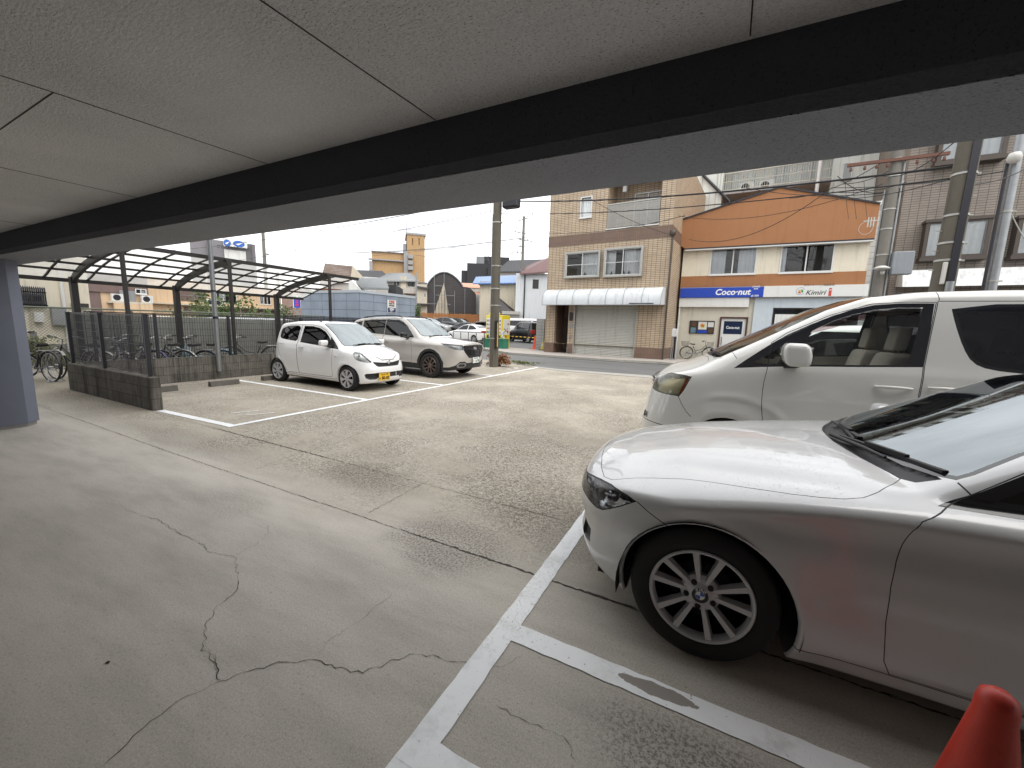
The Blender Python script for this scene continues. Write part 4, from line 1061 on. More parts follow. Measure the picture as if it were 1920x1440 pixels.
def build_suv():
    mt = std(M['paint_sand'], M['alloy_dark'])
    root, ob, key, sh = build_car('parked_car', 'sand silver SUV with black wheel arches and grille parked next to the white hatchback', 'car', SUV, suv_parts, SUV_LOC, PI, mt)
    lamp_inside(ob[key['lamp']], .04, M['refl_dark'], [(.26, .66, .90, .04, .8, .35), (.18, .58, .90, .04, .85, .25)], M['refl_grey'])
    g = ob[key['grille']][0]; b = MB()
    for z in (.66, .73, .80, .87, .93): b.tube([(.035 + .35 * abs(y) ** 2.4, y, z) for y in np.linspace(-.43 if z > .75 else -.36, .43 if z > .75 else .36, 11)], .011, 6)
    b.build('grille_bar', M['gloss_black'], g)
    b = MB()
    for (s0) in (-1, 1): b.tube([(.02, s0 * .10, .845), (.035, s0 * .25, .85), (.075, s0 * .40, .86)], .007, 6)
    b.build('grille_wing', M['gloss_black'], g)
    b = MB(); n = 30
    b.tube([(.012, .075 * math.cos(2 * PI * k / n), .865 + .045 * math.sin(2 * PI * k / n)) for k in range(n)], .006, 6, closed=True)
    for (y, z) in ((.035, .875), (.0, .885), (-.03, .875), (.0, .855), (-.025, .85), (.04, .852)): b.lathe([(0, -.006), (.008, -.004), (.01, .003)], 8, axis='x', c=(.012, y, z))
    b.build('emblem', M['chrome_soft'], root)
    number_plate(root, -.012, -.02, .525, M['plate_white'], '・6 79', 'なにわ 330', 'さ', M['plate_green'])
    door_mirror(root, 1.86, .97, 1.19, .13, .20, .14, M['gloss_black'])
    handle(root, ob[key['door']], 2.52, 2.72, .888, 1.0, M['paint_sand']); handle(root, ob[key['rdoor']], 3.45, 3.65, .888, 1.03, M['paint_sand'])
    for s in (-1, 1):
        b = MB(); b.tube([(2.25, s * .585, 1.69), (2.32, s * .585, 1.735), (2.7, s * .58, 1.755), (3.3, s * .575, 1.735), (3.8, s * .56, 1.69), (3.9, s * .555, 1.65)], [.014, .016, .016, .016, .016, .012], 8); b.build('roof_rail', M['black_plastic'], root)
    interior(root, SUV, 2.1, 3.0, .52, 1.45, 1.08, M['seat_dark'], .7, wheel_y=.38)
    wiper(root, [(1.30, .3, 1.175), (1.30, .0, 1.19), (1.30, -.15, 1.19)], ((1.29, .5, 1.17), (1.285, -.1, 1.20)))
    wiper(root, [(1.28, -.1, 1.17), (1.31, -.35, 1.18), (1.34, -.48, 1.18)], ((1.28, -.1, 1.185), (1.38, -.62, 1.185)))
    return root
# ------------------------------------------------------------------ ground, road, markings
def concrete_lot():
    m, t, b = new_mat('concrete_yard')
    tc = t.new('ShaderNodeTexCoord'); v = tc.outputs['Object']; sp = t.new('ShaderNodeSeparateXYZ', inp={0: v}); x, y = sp.outputs[0], sp.outputs[1]
    big = t.noise(v, .35, 5, .6); mid = t.noise(v, 1.6, 6, .65, dist=.4); fine = t.noise(v, 34, 3, .6); grit = t.noise(v, 150, 2, .6)
    # trowelled slab under the building, washed-out aggregate where rain reaches
    yw = t.math('ADD', y, t.math('MULTIPLY_ADD', mid, 1.5, -.75))
    out = t.sstep(yw, 1.85, 2.9)
    worn = t.math('MULTIPLY', out, t.sstep(t.noise(v, .8, 5, .6), .34, .60))
    smooth = t.mix(t.sstep(big, .35, .7), (.455, .422, .372), (.54, .502, .445))
    # broom/wipe streaks on the smooth slab
    mp = t.new('ShaderNodeMapping', inp={'Vector': v}); mp.inputs['Scale'].default_value = (.5, 2.2, 1); mp.inputs['Rotation'].default_value = (0, 0, R(-28))
    st = t.noise(mp.outputs[0], 2.0, 6, .65)
    smooth = t.mix(.8, smooth, t.ramp(st, [(.34, .80), (.55, 1.02), (.72, 1.10)]), 'MULTIPLY')
    smooth = t.mix(.8, smooth, t.ramp(grit, [(.32, .72), (.62, 1.14)]), 'MULTIPLY'); smooth = t.mix(t.math('MULTIPLY', t.sstep(t.noise(v, 75, 4, .75), .585, .64), .55), smooth, (.16, .145, .125))
    agg = t.mix(t.sstep(mid, .35, .68), (.40, .36, .295), (.49, .448, .378))
    # aggregate: two sizes of stones with dark gaps
    vo = t.new('ShaderNodeTexVoronoi', inp={'Vector': v}); vo.inputs['Scale'].default_value = 58; vo.inputs['Randomness'].default_value = 1
    gap = t.sstep(vo.outputs['Distance'], .52, .74)
    pit = t.sstep(t.noise(v, 62, 5, .75), .535, .60)
    pit = t.math('MAXIMUM', pit, t.math('MULTIPLY', t.sstep(t.noise(v, 24, 7, .85), .50, .575), .85))
    dark = t.math('MULTIPLY', t.math('MAXIMUM', t.math('MULTIPLY', gap, .5), pit), t.math('MULTIPLY_ADD', worn, .78, t.math('MULTIPLY', out, .14)))
    cv = t.new('ShaderNodeSeparateColor', inp={0: vo.outputs['Color']}).outputs[0]
    agg = t.mix(t.math('MULTIPLY', worn, .55), agg, t.ramp(cv, [(.0, .62), (1., 1.32)]), 'MULTIPLY')
    agg = t.mix(dark, agg, (.055, .047, .036))
    c = t.mix(out, smooth, agg)
    # grey-black stains, and patches under the parked cars in the far bays
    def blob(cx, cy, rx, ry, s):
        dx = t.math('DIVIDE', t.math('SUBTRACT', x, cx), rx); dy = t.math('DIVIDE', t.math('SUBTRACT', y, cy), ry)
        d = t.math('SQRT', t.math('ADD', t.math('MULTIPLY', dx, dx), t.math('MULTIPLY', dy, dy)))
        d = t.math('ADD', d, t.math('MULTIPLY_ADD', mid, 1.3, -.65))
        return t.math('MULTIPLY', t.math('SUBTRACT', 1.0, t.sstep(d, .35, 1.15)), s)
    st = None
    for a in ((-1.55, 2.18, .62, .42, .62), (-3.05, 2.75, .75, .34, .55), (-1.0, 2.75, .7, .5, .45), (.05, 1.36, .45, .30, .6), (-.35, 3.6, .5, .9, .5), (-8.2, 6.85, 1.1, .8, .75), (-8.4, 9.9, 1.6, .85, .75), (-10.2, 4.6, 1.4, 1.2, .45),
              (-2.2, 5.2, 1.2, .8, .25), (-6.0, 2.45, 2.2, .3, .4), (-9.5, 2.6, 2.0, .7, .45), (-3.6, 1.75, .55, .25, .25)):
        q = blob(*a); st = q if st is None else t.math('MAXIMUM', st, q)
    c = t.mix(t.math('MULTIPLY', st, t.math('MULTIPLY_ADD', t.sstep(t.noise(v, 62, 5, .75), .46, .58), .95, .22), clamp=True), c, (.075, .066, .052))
    # pale scuffs
    sc = t.math('MULTIPLY', t.sstep(t.noise(v, 1.1, 6, .7), .64, .74), out)
    c = t.mix(t.math('MULTIPLY', sc, .5), c, (.50, .455, .39))
    # tiny dark spots on the smooth part
    vs = t.new('ShaderNodeTexVoronoi', inp={'Vector': v}); vs.inputs['Scale'].default_value = 3.2
    spot = t.math('MULTIPLY', t.math('SUBTRACT', 1.0, t.sstep(vs.outputs['Distance'], .012, .03)), t.math('SUBTRACT', 1.0, out))
    c = t.mix(t.math('MULTIPLY', spot, .7), c, (.06, .055, .05))
    t.l.new(c, b.inputs['Base Color'])
    b.inputs['Specular IOR Level'].default_value = .18
    rg = t.math('MULTIPLY_ADD', t.noise(v, 2.5, 4, .6), .2, .75); t.l.new(t.math('SUBTRACT', rg, t.math('MULTIPLY', st, .12)), b.inputs['Roughness'])
    hh = t.math('ADD', t.math('MULTIPLY', dark, -1.0), t.math('MULTIPLY', grit, .35))
    bp = t.new('ShaderNodeBump', inp={'Height': hh}); bp.inputs['Strength'].default_value = .25; bp.inputs['Distance'].default_value = .005
    t.l.new(bp.outputs[0], b.inputs['Normal'])
    return m
def asphalt(name, col, patch=.25):
    m, t, b = new_mat(name); tc = t.new('ShaderNodeTexCoord'); v = tc.outputs['Object']
    mp = t.new('ShaderNodeMapping', inp={'Vector': v}); mp.inputs['Scale'].default_value = (.25, 1.6, 1); mp.inputs['Rotation'].default_value = (0, 0, R(12))
    n = t.noise(mp.outputs[0], 1.2, 6, .65); g = t.noise(v, 120, 2, .7)
    c = t.mix(1.0, col, t.ramp(n, [(.3, 1 - patch), (.7, 1 + patch)]), 'MULTIPLY'); c = t.mix(1.0, c, t.ramp(g, [(.3, .75), (.7, 1.25)]), 'MULTIPLY')
    t.l.new(c, b.inputs['Base Color']); b.inputs['Roughness'].default_value = .75
    bp = t.new('ShaderNodeBump', inp={'Height': g}); bp.inputs['Strength'].default_value = .3; bp.inputs['Distance'].default_value = .005; t.l.new(bp.outputs[0], b.inputs['Normal'])
    return m
def line_paint():
    m, t, b = new_mat('worn_white_line_paint'); tc = t.new('ShaderNodeTexCoord'); v = tc.outputs['Object']
    sp = t.new('ShaderNodeSeparateXYZ', inp={0: v})
    dirt = t.ramp(t.noise(v, 4, 6, .7), [(.22, (.56, .56, .55)), (.48, (.84, .85, .85)), (.8, (.88, .89, .90))])
    # hairline crazing and flaked specks showing the concrete
    vo = t.new('ShaderNodeTexVoronoi', inp={'Vector': t.new('ShaderNodeVectorMath', operation='ADD', inp={0: v, 1: t.noise(v, 6, 3, .6, out=1)}).outputs[0]}); vo.feature = 'DISTANCE_TO_EDGE'; vo.inputs['Scale'].default_value = 7
    craze = t.math('MULTIPLY', t.math('SUBTRACT', 1.0, t.sstep(vo.outputs['Distance'], .004, .016)), t.sstep(t.noise(v, 1.3, 3, .6), .46, .56))
    fl = t.sstep(t.noise(v, 45, 4, .7), .655, .70)
    # one big flaked patch on the bay line
    dx = t.math('DIVIDE', t.math('SUBTRACT', sp.outputs[0], -.105), .165); dy = t.math('DIVIDE', t.math('SUBTRACT', sp.outputs[1], 1.655), .036)
    d = t.math('ADD', t.math('SQRT', t.math('ADD', t.math('MULTIPLY', dx, dx), t.math('MULTIPLY', dy, dy))), t.math('MULTIPLY_ADD', t.noise(v, 14, 4, .7), .9, -.45))
    pt = t.math('SUBTRACT', 1.0, t.sstep(d, .9, .97))
    hole = t.math('MAXIMUM', t.math('MAXIMUM', t.math('MULTIPLY', craze, .8), fl), pt)
    c = t.mix(hole, dirt, (.27, .245, .22))
    t.l.new(c, b.inputs['Base Color']); b.inputs['Roughness'].default_value = .6
    bp = t.new('ShaderNodeBump', inp={'Height': t.math('SUBTRACT', t.noise(v, 60, 3, .6), hole)}); bp.inputs['Strength'].default_value = .25; bp.inputs['Distance'].default_value = .004; t.l.new(bp.outputs[0], b.inputs['Normal'])
    return m
M['lot'] = concrete_lot(); M['line'] = line_paint()
M['asphalt'] = asphalt('road_asphalt', (.135, .135, .132)); M['asphalt_far'] = asphalt('yard_asphalt', (.15, .15, .15))
M['kerb'] = mat('kerb_concrete', (.36, .345, .31), .85, var=.25, vscale=5, bump=.2, fine=.2)
M['pave'] = mat('pavement_concrete', (.38, .345, .31), .85, var=.22, vscale=2.5, bump=.2, fine=.2)
M['crack'] = mat('crack_dark', (.035, .032, .028), .95, var=.3)
M['joint'] = mat('joint_dirt_kerb_shade', (.06, .055, .045), .95, var=.4, vscale=8)  # dirt in slab joints; also colours the painted shade at the far kerb
def sheet(name, poly, z, m, zf=None):
    b = MB(); n = len(poly); b.add([(x, y, z if zf is None else zf(x, y)) for x, y in poly], [tuple(range(n))])
    return tag(b.build(name, m), kind='structure')
G2 = lambda px, py: gnd(px, py)[:2]
sheet('ground', [(-600, -300), (500, -300), (500, 700), (-600, 700)], -.06, M['asphalt_far'])
near_edge = [(14, 9.6), G2(1211.9, 702.8), G2(1048.8, 691.6), G2(1009, 686.9), G2(981, 681.6), G2(941.9, 679.4), (-13, 16.6), (-40, 18.2)]
lot_edge = [(14, 9.3), G2(1213.8, 708.4), G2(1048.8, 695.3), G2(1001.9, 689.1), (-7.2, 14.6), (-8.6, 15.4), (-13, 16.2), (-17, 16.4)]
sheet('parking_yard', [(-17.2, -9), (14, -9)] + lot_edge, 0.0, M['lot'])
far_edge = [(-60, 27), (-14.5, 22.6), G2(955, 663.4), G2(1067.5, 671), G2(1142.5, 676.2), G2(1232.5, 680.9), (1.0, 18.6), (14, 15.4), (30, 11.5)]
road = [(30, 5), (14, 9.0)] + [(x, y - .35) for x, y in near_edge[1:]] + far_edge
sheet('road', road, -.03, M['asphalt'])
b = MB()      # flush gutter stones along the yard
for i in range(len(lot_edge) - 1):
    p, q = lot_edge[i], near_edge[i]; p2, q2 = lot_edge[i + 1], near_edge[i + 1]
    b.add([(p[0], p[1], -.004), (p2[0], p2[1], -.004), (q2[0], q2[1], -.012), (q[0], q[1], -.012)], [(0, 1, 2, 3)])
tag(b.build('gutter', M['kerb']), kind='structure')
b = MB()
for i in range(len(lot_edge) - 1): b.bar((*lot_edge[i], -.0015), (*lot_edge[i + 1], -.0015), .03, .012)
tag(b.build('gutter_joint', M['crack']), kind='structure')
b = MB()      # far pavement with its kerb step
n = len(far_edge)
top = [(x, y, .075) for x, y in far_edge]; bot = [(x, y, -.05) for x, y in far_edge]; bk = [(x + 1.2, y + 3.2, .055) for x, y in far_edge]; ins = [(x + .04, y + .13, .075) for x, y in far_edge]
for i in range(n - 1):
    b.add([bot[i], bot[i + 1], top[i + 1], top[i]], [(0, 1, 2, 3)], 0); b.add([top[i], top[i + 1], ins[i + 1], ins[i]], [(0, 1, 2, 3)], 0)
    b.add([ins[i], ins[i + 1], bk[i + 1], bk[i]], [(0, 1, 2, 3)], 1)
tag(b.build('pavement', [M['kerb'], M['pave']]), kind='structure')
sheet('kerb_shade_strip', [(x, y - .01) for x, y in far_edge] + [(x, y - .26) for x, y in far_edge[::-1]], -.026, M['joint'])  # flat dark strip: shade along the far kerb put into the colour
FZ = lambda x, y: .058 + .024 * max(0, y - 24.5)
b = MB(); vs = []; fs = []
for i in range(2):
    for xx in (-60, -5.6): vs.append((xx, (24.6, 70)[i], FZ(0, (24.6, 70)[i])))
b.add(vs, [(0, 1, 3, 2)]); tag(b.build('yard_across_street', M['asphalt_far']), kind='structure')
# white bay lines (each a painted sheet)
lines = [((-.84, -1.5), (-.84, 5.2), .115), ((-.785, 1.65), (3.6, 1.65), .115), ((-.785, 4.15), (4.2, 4.15), .115), ((-.895, .97), (3.6, .97), .115),
         ((-6.11, 3.06), (-6.11, 14.0), .10), ((-8.02, 3.04), (-6.06, 3.12), .11), ((-6.16, 5.62), (-10.6, 5.60), .11), ((-6.16, 8.12), (-10.6, 8.12), .11), ((-6.16, 10.62), (-10.6, 10.62), .11),
         ((-6.95, 3.55), (-6.80, 3.9), .03), ((-6.62, 3.6), (-6.45, 3.95), .03), ((-6.6, 6.35), (-6.45, 6.7), .03), ((-6.4, 6.6), (-6.25, 6.85), .03)]
def strip(mb, p, q, w, z, seed=0):
    rnd = random.Random(seed); d = Vector((q[0] - p[0], q[1] - p[1])); L = d.length; d /= L; nn = Vector((-d.y, d.x)); k = max(2, int(L / .06)); vs = []
    for i in range(k + 1):
        c = Vector(p) + d * (L * i / k); a = w / 2 + rnd.uniform(-.003, .003); bb = w / 2 + rnd.uniform(-.003, .003)
        vs += [(c.x + nn.x * a, c.y + nn.y * a, z), (c.x - nn.x * bb, c.y - nn.y * bb, z)]
    mb.add(vs, [(2 * i, 2 * i + 1, 2 * i + 3, 2 * i + 2) for i in range(k)])
for i, (p, q, w) in enumerate(lines):
    b = MB(); strip(b, p, q, w, .004 + .0003 * i, i); tag(b.build('bay_line', M['line']), kind='structure')
b = MB()      # faint painted numbers in the bays
for (x, y) in ((-6.55, 12.6), (-6.4, 12.9), (-6.55, 13.2)): strip(b, (x, y), (x - .25, y + .15), .05, .004, 3)
tag(b.build('bay_number', M['line']), kind='structure')
# cracks and joints in the slab: thin ragged ribbons
def ragged(pts, w, seed, z=.0025, sub=.024, amp=.011, mb=None):
    rnd = random.Random(seed); P = []
    for i in range(len(pts) - 1):
        a, c = Vector(pts[i]), Vector(pts[i + 1]); k = max(1, int((c - a).length / sub))
        d = (c - a).normalized(); nn = Vector((-d.y, d.x))
        for j in range(k): P.append(a.lerp(c, j / k) + nn * rnd.uniform(-amp, amp))
    P.append(Vector(pts[-1])); mb = mb or MB(); vs = []
    for i, p in enumerate(P):
        d = (P[min(i + 1, len(P) - 1)] - P[max(i - 1, 0)]).normalized(); nn = Vector((-d.y, d.x)); e = w * rnd.uniform(.08, .68) * (1 if 0 < i < len(P) - 1 else .1) / 2
        vs += [(p.x + nn.x * e, p.y + nn.y * e, z), (p.x - nn.x * e, p.y - nn.y * e, z)]
    mb.add(vs, [(2 * i, 2 * i + 1, 2 * i + 3, 2 * i + 2) for i in range(len(P) - 1)]); return mb
gp = lambda l: [G2(*p) for p in l]
cr = MB()
for s, (w, l) in enumerate([
    (.006, [(195, 1440), (250, 1380), (330, 1318), (412, 1279), (455, 1265), (520, 1245), (580, 1238), (620, 1250), (680, 1262), (735, 1240), (780, 1226), (850, 1240), (900, 1250)]),
    (.006, [(412, 1279), (405, 1245), (380, 1220), (385, 1180), (400, 1145), (445, 1105), (443, 1060), (440, 1043), (395, 1036), (370, 1015), (330, 998), (300, 975), (258, 966)]),
    (.003, [(580, 1238), (620, 1200), (680, 1160), (735, 1115)]), (.003, [(440, 1043), (480, 1020), (505, 1000), (500, 985)]),
    (.0025, [(258, 966), (215, 945), (140, 940)]), (.003, [(35, 826), (90, 830), (130, 838)]), (.0025, [(900, 1250), (950, 1248), (980, 1230)]),
    (.004, [(930, 1320), (970, 1345), (1010, 1360), (1060, 1380), (1080, 1430)]), (.009, [(480, 880), (560, 850), (640, 828), (700, 800), (760, 780)]), (.010, [(690, 962), (750, 930), (805, 900)]),
    (.003, [(405, 1245), (398, 1225), (412, 1279)])]): ragged(gp(l), w, s, mb=cr)
tag(cr.build('slab_cracks', M['crack'], fix=False), kind='structure')
jt = MB()
ragged([(-11.5, 2.16), (-7.8, 2.15), (-5.4, 2.12), (-1.06, 2.135), (1.5, 2.13), (6, 2.13)], .012, 50, z=.0022, amp=.006, mb=jt); ragged([(-1.9, 2.135), (-.6, 2.137), (1.0, 2.13)], .022, 51, z=.0028, amp=.008, mb=jt)
ragged([(-8.0, 2.92), (-5.9, 2.93), (-2.4, 2.91), (-.9, 2.91), (6, 2.91)], .010, 52, z=.0022, amp=.006, mb=jt); ragged([(-6.1, 2.93), (-3.8, 2.92)], .03, 53, z=.0028, amp=.012, mb=jt)
ragged([(-6.12, 3.0), (-6.15, 8.0)], .008, 54, z=.0022, mb=jt); ragged([(-9.5, 2.2), (-13.5, 2.18), (-15.5, 2.2)], .012, 55, z=.0022, mb=jt)
ragged(gp([(340, 740), (480, 725), (560, 716)]), .01, 56, z=.0022, mb=jt)
tag(jt.build('slab_joints', M['joint'], fix=False), kind='structure')
def debris(name, label, cat, px, py, m, s, group=None):
    b = MB(); x, y = G2(px, py); rnd = random.Random(px); n = 9
    vs = [(x + s * rnd.uniform(.5, 1) * math.cos(2 * PI * i / n), y + s * .6 * rnd.uniform(.5, 1) * math.sin(2 * PI * i / n), .003) for i in range(n)] + [(x, y, .003 + s * .5)]
    b.add(vs, [(i, (i + 1) % n, n) for i in range(n)]); return tag(b.build(name, m), label, cat, group)
debris('dead_leaf', 'small dark curled leaf lying alone on the bare concrete', 'leaf', 202, 1243, M['joint'], .014)

# ------------------------------------------------------------------ the building overhead
def stucco(name, col, speck=.5, scale=70, rough=.9):
    m, t, b = new_mat(name); tc = t.new('ShaderNodeTexCoord'); v = tc.outputs['Object']
    n = t.noise(v, 1.1, 5, .6); g = t.noise(v, scale * 2.4, 3, .65); mp = t.new('ShaderNodeMapping', inp={'Vector': v}); mp.inputs['Scale'].default_value = (1, 2.4, 1); mp.inputs['Rotation'].default_value = (0, 0, R(20))
    h = t.noise(mp.outputs[0], scale, 3, .6)
    c = t.mix(1.0, col, t.ramp(n, [(.3, .90), (.7, 1.08)]), 'MULTIPLY')
    pits = t.math('MULTIPLY', t.sstep(t.noise(mp.outputs[0], scale * 2.1, 2, .5), .61, .67), t.sstep(t.noise(v, .9, 3, .5), .30, .55))
    c = t.mix(t.math('MULTIPLY', pits, speck), c, tuple(k * .12 for k in col)); c = t.mix(.6, c, t.ramp(g, [(.3, .8), (.7, 1.15)]), 'MULTIPLY')
    t.l.new(c, b.inputs['Base Color']); b.inputs['Roughness'].default_value = rough
    bp = t.new('ShaderNodeBump', inp={'Height': t.math('SUBTRACT', h, t.math('MULTIPLY', pits, .6))}); bp.inputs['Strength'].default_value = .7; bp.inputs['Distance'].default_value = .008; t.l.new(bp.outputs[0], b.inputs['Normal'])
    return m
M['ceiling'] = stucco('sprayed_ceiling', (.70, .695, .695), .75, 48)
M['beam'] = stucco('beam_grey_blue', (.29, .30, .325), .9, 52)
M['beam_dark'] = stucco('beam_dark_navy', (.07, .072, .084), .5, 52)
M['column'] = stucco('column_grey_blue', (.205, .222, .275), .1, 160)
M['blockgrey'] = mat('plinth_concrete', (.3, .29, .27), .9, var=.2)
root = thing('apartment_building', 'grey piloti of an apartment block overhead, sprayed ceiling, dark beam and blue-grey pillar', 'building', (0, 0, 0))
CZ, BZ = 2.41, 2.195
b = MB(); b.box(-16, 16, -8, 1.49, CZ, CZ + .3); b.build('ceiling', M['ceiling'], root)
b = MB()      # shallow control joints: dark open grooves
for l in ([(-1.206, .767), (-1.172, 1.485)], [(-1.23, -3), (-1.206, .767)], [(-2.9, -.2), (-2.464, .558), (-2.443, .687), (-2.362, 1.489)], [(-2.443, .687), (-3.18, .695), (-9, .75)], [(-.009, 1.2), (-.005, 1.47)], [(-4.0, .7), (-3.96, 1.485)], [(-6.4, .72), (-6.3, 1.485)]):
    for i in range(len(l) - 1): b.bar((*l[i], CZ - .0005), (*l[i + 1], CZ - .0005), .004, .003)
b.build('ceiling_joint', M['crack'], root)
b = MB(); b.prism([(1.53, 3.4), (1.53, BZ), (1.95, BZ), (1.95, 3.4)], -16, 16, 'x'); bo = b.build('beam', M['beam'], root)
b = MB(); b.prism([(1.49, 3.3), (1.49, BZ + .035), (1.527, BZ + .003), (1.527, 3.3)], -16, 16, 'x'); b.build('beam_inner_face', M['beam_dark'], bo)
b = MB(); c = .13; x0, x1, y0, y1 = -9.0, -8.19, 1.0, 1.80
b.prism([(x0 + c, y0), (x1 - c, y0), (x1, y0 + c), (x1, y1 - c), (x1 - c, y1), (x0 + c, y1), (x0, y1 - c), (x0, y0 + c)], .05, BZ + .05); pil = b.build('pillar', M['column'], root)
b = MB(); b.prism([(x0 + c, y0 + .01), (x1 - c - .02, y0 + .01), (x1 - .02, y0 + c), (x1 - .02, y1 - c), (x1 - c - .02, y1 - .02), (x0 + c, y1 - .02), (x0 + .02, y1 - c), (x0 + .02, y0 + c)], -.03, .05); b.build('pillar_base', M['blockgrey'], pil)
b = MB(); b.box(-16, 16, -5.6, -5.4, 0, CZ); b.build('rear_shade_wall', M['column'], root)  # unseen wall, added to cut the light from behind the camera
b = MB(); b.box(-16, 16, -8, 1.94, 3.41, 7.0); b.build('upper_storeys', M['column'], root)

# ------------------------------------------------------------------ block walls with mesh fence, wheel stops
def block_wall_mat():
    m, t, b = new_mat('split_block'); tc = t.new('ShaderNodeTexCoord'); v = tc.outputs['Object']; sp = t.new('ShaderNodeSeparateXYZ', inp={0: v})
    xy = t.math('ADD', sp.outputs[0], sp.outputs[1]); cb = t.new('ShaderNodeCombineXYZ', inp={0: xy, 1: sp.outputs[2]})
    br = t.new('ShaderNodeTexBrick', inp={'Vector': cb.outputs[0]}); br.offset = .5; br.inputs['Scale'].default_value = 1; br.inputs['Brick Width'].default_value = .4; br.inputs['Row Height'].default_value = .19; br.inputs['Mortar Size'].default_value = .006
    br.inputs['Color1'].default_value = (.16, .148, .128, 1); br.inputs['Color2'].default_value = (.125, .115, .10, 1); br.inputs['Mortar'].default_value = (.07, .065, .055, 1)
    mp = t.new('ShaderNodeMapping', inp={'Vector': v}); mp.inputs['Scale'].default_value = (7, 7, .5); st = t.noise(mp.outputs[0], 1.0, 5, .65)
    c = t.mix(1.0, br.outputs[0], t.ramp(t.noise(v, 3, 6, .7), [(.25, .45), (.5, 1.0), (.75, 1.45)]), 'MULTIPLY'); c = t.mix(t.math('MULTIPLY', t.sstep(st, .46, .66), .8), c, (.03, .029, .024))
    t.l.new(c, b.inputs['Base Color']); b.inputs['Roughness'].default_value = .95
    rib = t.math('ABSOLUTE', t.math('SINE', t.math('MULTIPLY', xy, PI / .05)))
    h = t.math('ADD', t.math('MULTIPLY', rib, .8), t.math('MULTIPLY', br.outputs['Fac'], -1.5)); h = t.math('ADD', h, t.noise(v, 60, 3, .6))
    bp = t.new('ShaderNodeBump', inp={'Height': h}); bp.inputs['Strength'].default_value = .6; bp.inputs['Distance'].default_value = .012; t.l.new(bp.outputs[0], b.inputs['Normal'])
    return m
M['block'] = block_wall_mat()
M['fence_dark'] = mat('fence_dark_paint', (.016, .016, .022), .45, var=.15)
M['carport'] = mat('shelter_dark_bronze', (.032, .029, .026), .45, metal=.3, var=.2)
b = MB(); b.cbox(-11.62, -8.08, 2.97, 3.11, -.02, .545, .012)
tag(b.build('block_wall', M['block']), 'low weathered block wall jutting towards the driveway, mesh fence on top', 'wall')
b = MB(); b.cbox(-11.28, -11.15, 3.13, 12.8, -.02, .58, .012)
tag(b.build('block_wall', M['block']), 'low ribbed block wall behind the wheel stops, in front of the bicycles', 'wall')
def mesh_fence(name, label, p, q, z0, z1, posts, cat='fence'):
    root = thing(name, label, cat, (0, 0, 0)); P, Q = Vector((*p, 0)), Vector((*q, 0)); d = (Q - P); L = d.length; d /= L
    for s in posts:
        b = MB(); c = P + d * s; b.cbox(c.x - .026, c.x + .026, c.y - .026, c.y + .026, z0, z1 + .03, .004); b.build('post', M['fence_dark'], root)
    w = MB(); n = int(L / .052); nrm = Vector((-d.y, d.x, 0)) * .035
    for i in range(n + 1):
        c = P + d * (L * i / n) + nrm; w.bar((c.x, c.y, z0 + .03), (c.x, c.y, z1), .006)
    k = 7
    for i in range(k):
        z = z0 + .04 + (z1 - z0 - .05) * i / (k - 1); a, c = P + nrm, Q + nrm; w.bar((a.x, a.y, z), (c.x, c.y, z), .007 if 0 < i < k - 1 else .009)
    w.build('wire_mesh', M['fence_dark'], root)
    t_ = MB(); a, c = P + nrm, Q + nrm; t_.bar((a.x, a.y, z1 + .012), (c.x, c.y, z1 + .012), .03, .022); t_.build('top_rail', M['fence_dark'], root)
    return root
mesh_fence('mesh_fence', 'dark wire mesh fence on the short block wall beside the pillar', (-11.55, 3.04), (-8.2, 3.04), .545, 1.53, (.05, 1.55, 3.3))
mesh_fence('mesh_fence', 'long dark wire mesh fence on the block wall in front of the bicycles', (-11.19, 3.2), (-11.19, 12.7), .58, 1.56, (.1, 1.1, 2.6, 4.6, 6.6, 8.6, 9.4))
M['stop'] = mat('wheel_stop_concrete', (.13, .12, .105), .95, var=.45, vscale=6, bump=.4, fine=.3)
def wheel_stop(x, y0, y1, label):
    b = MB(); b.prism([(x - .07, -.005), (x + .07, -.005), (x + .05, .11), (x - .05, .11)], y0, y1, 'y'); return tag(b.build('wheel_stop', M['stop']), label, 'wheel stop', 'concrete wheel stops in the far bays')
wheel_stop(-10.0, 3.55, 4.10, 'mossy concrete wheel stop in the empty bay, end hidden behind the short block wall')
wheel_stop(-10.02, 4.72, 5.32, 'mossy concrete wheel stop in the empty bay, close to the white bay line')
wheel_stop(-10.08, 5.92, 6.5, 'concrete wheel stop under the rear wheel of the white hatchback')
wheel_stop(-10.08, 7.2, 7.8, 'concrete wheel stop hidden under the far rear wheel of the white hatchback')

# ------------------------------------------------------------------ bicycle shelter
def poly_panel():
    m = bpy.data.materials.new('smoked_polycarbonate'); m.use_nodes = True; t = NT(m); t.n.clear(); o = t.new('ShaderNodeOutputMaterial')
    tc = t.new('ShaderNodeTexCoord'); n = t.noise(tc.outputs['Object'], 2.5, 5, .65)
    tr = t.new('ShaderNodeBsdfTransparent'); tr.inputs[0].default_value = (.84, .83, .80, 1); tl_ = t.new('ShaderNodeBsdfTranslucent'); t.l.new(t.ramp(n, [(.3, (.50, .50, .47)), (.7, (.66, .66, .64))]), tl_.inputs[0])
    a = t.new('ShaderNodeMixShader', inp={0: .5, 1: tr.outputs[0], 2: tl_.outputs[0]}); t.l.new(a.outputs[0], o.inputs[0]); return m
M['polycarb'] = poly_panel()
root = thing('bicycle_shelter', 'curved bicycle shelter with smoked translucent roof panels and dark bronze posts', 'shelter', (-14, 3.87, 0))
def sb(mb, name, m, par=None):
    par = par or root
    o = mb.build(name, m, par, auto=40)
    if par is root: o.location = (14, -3.87, 0)
    return o
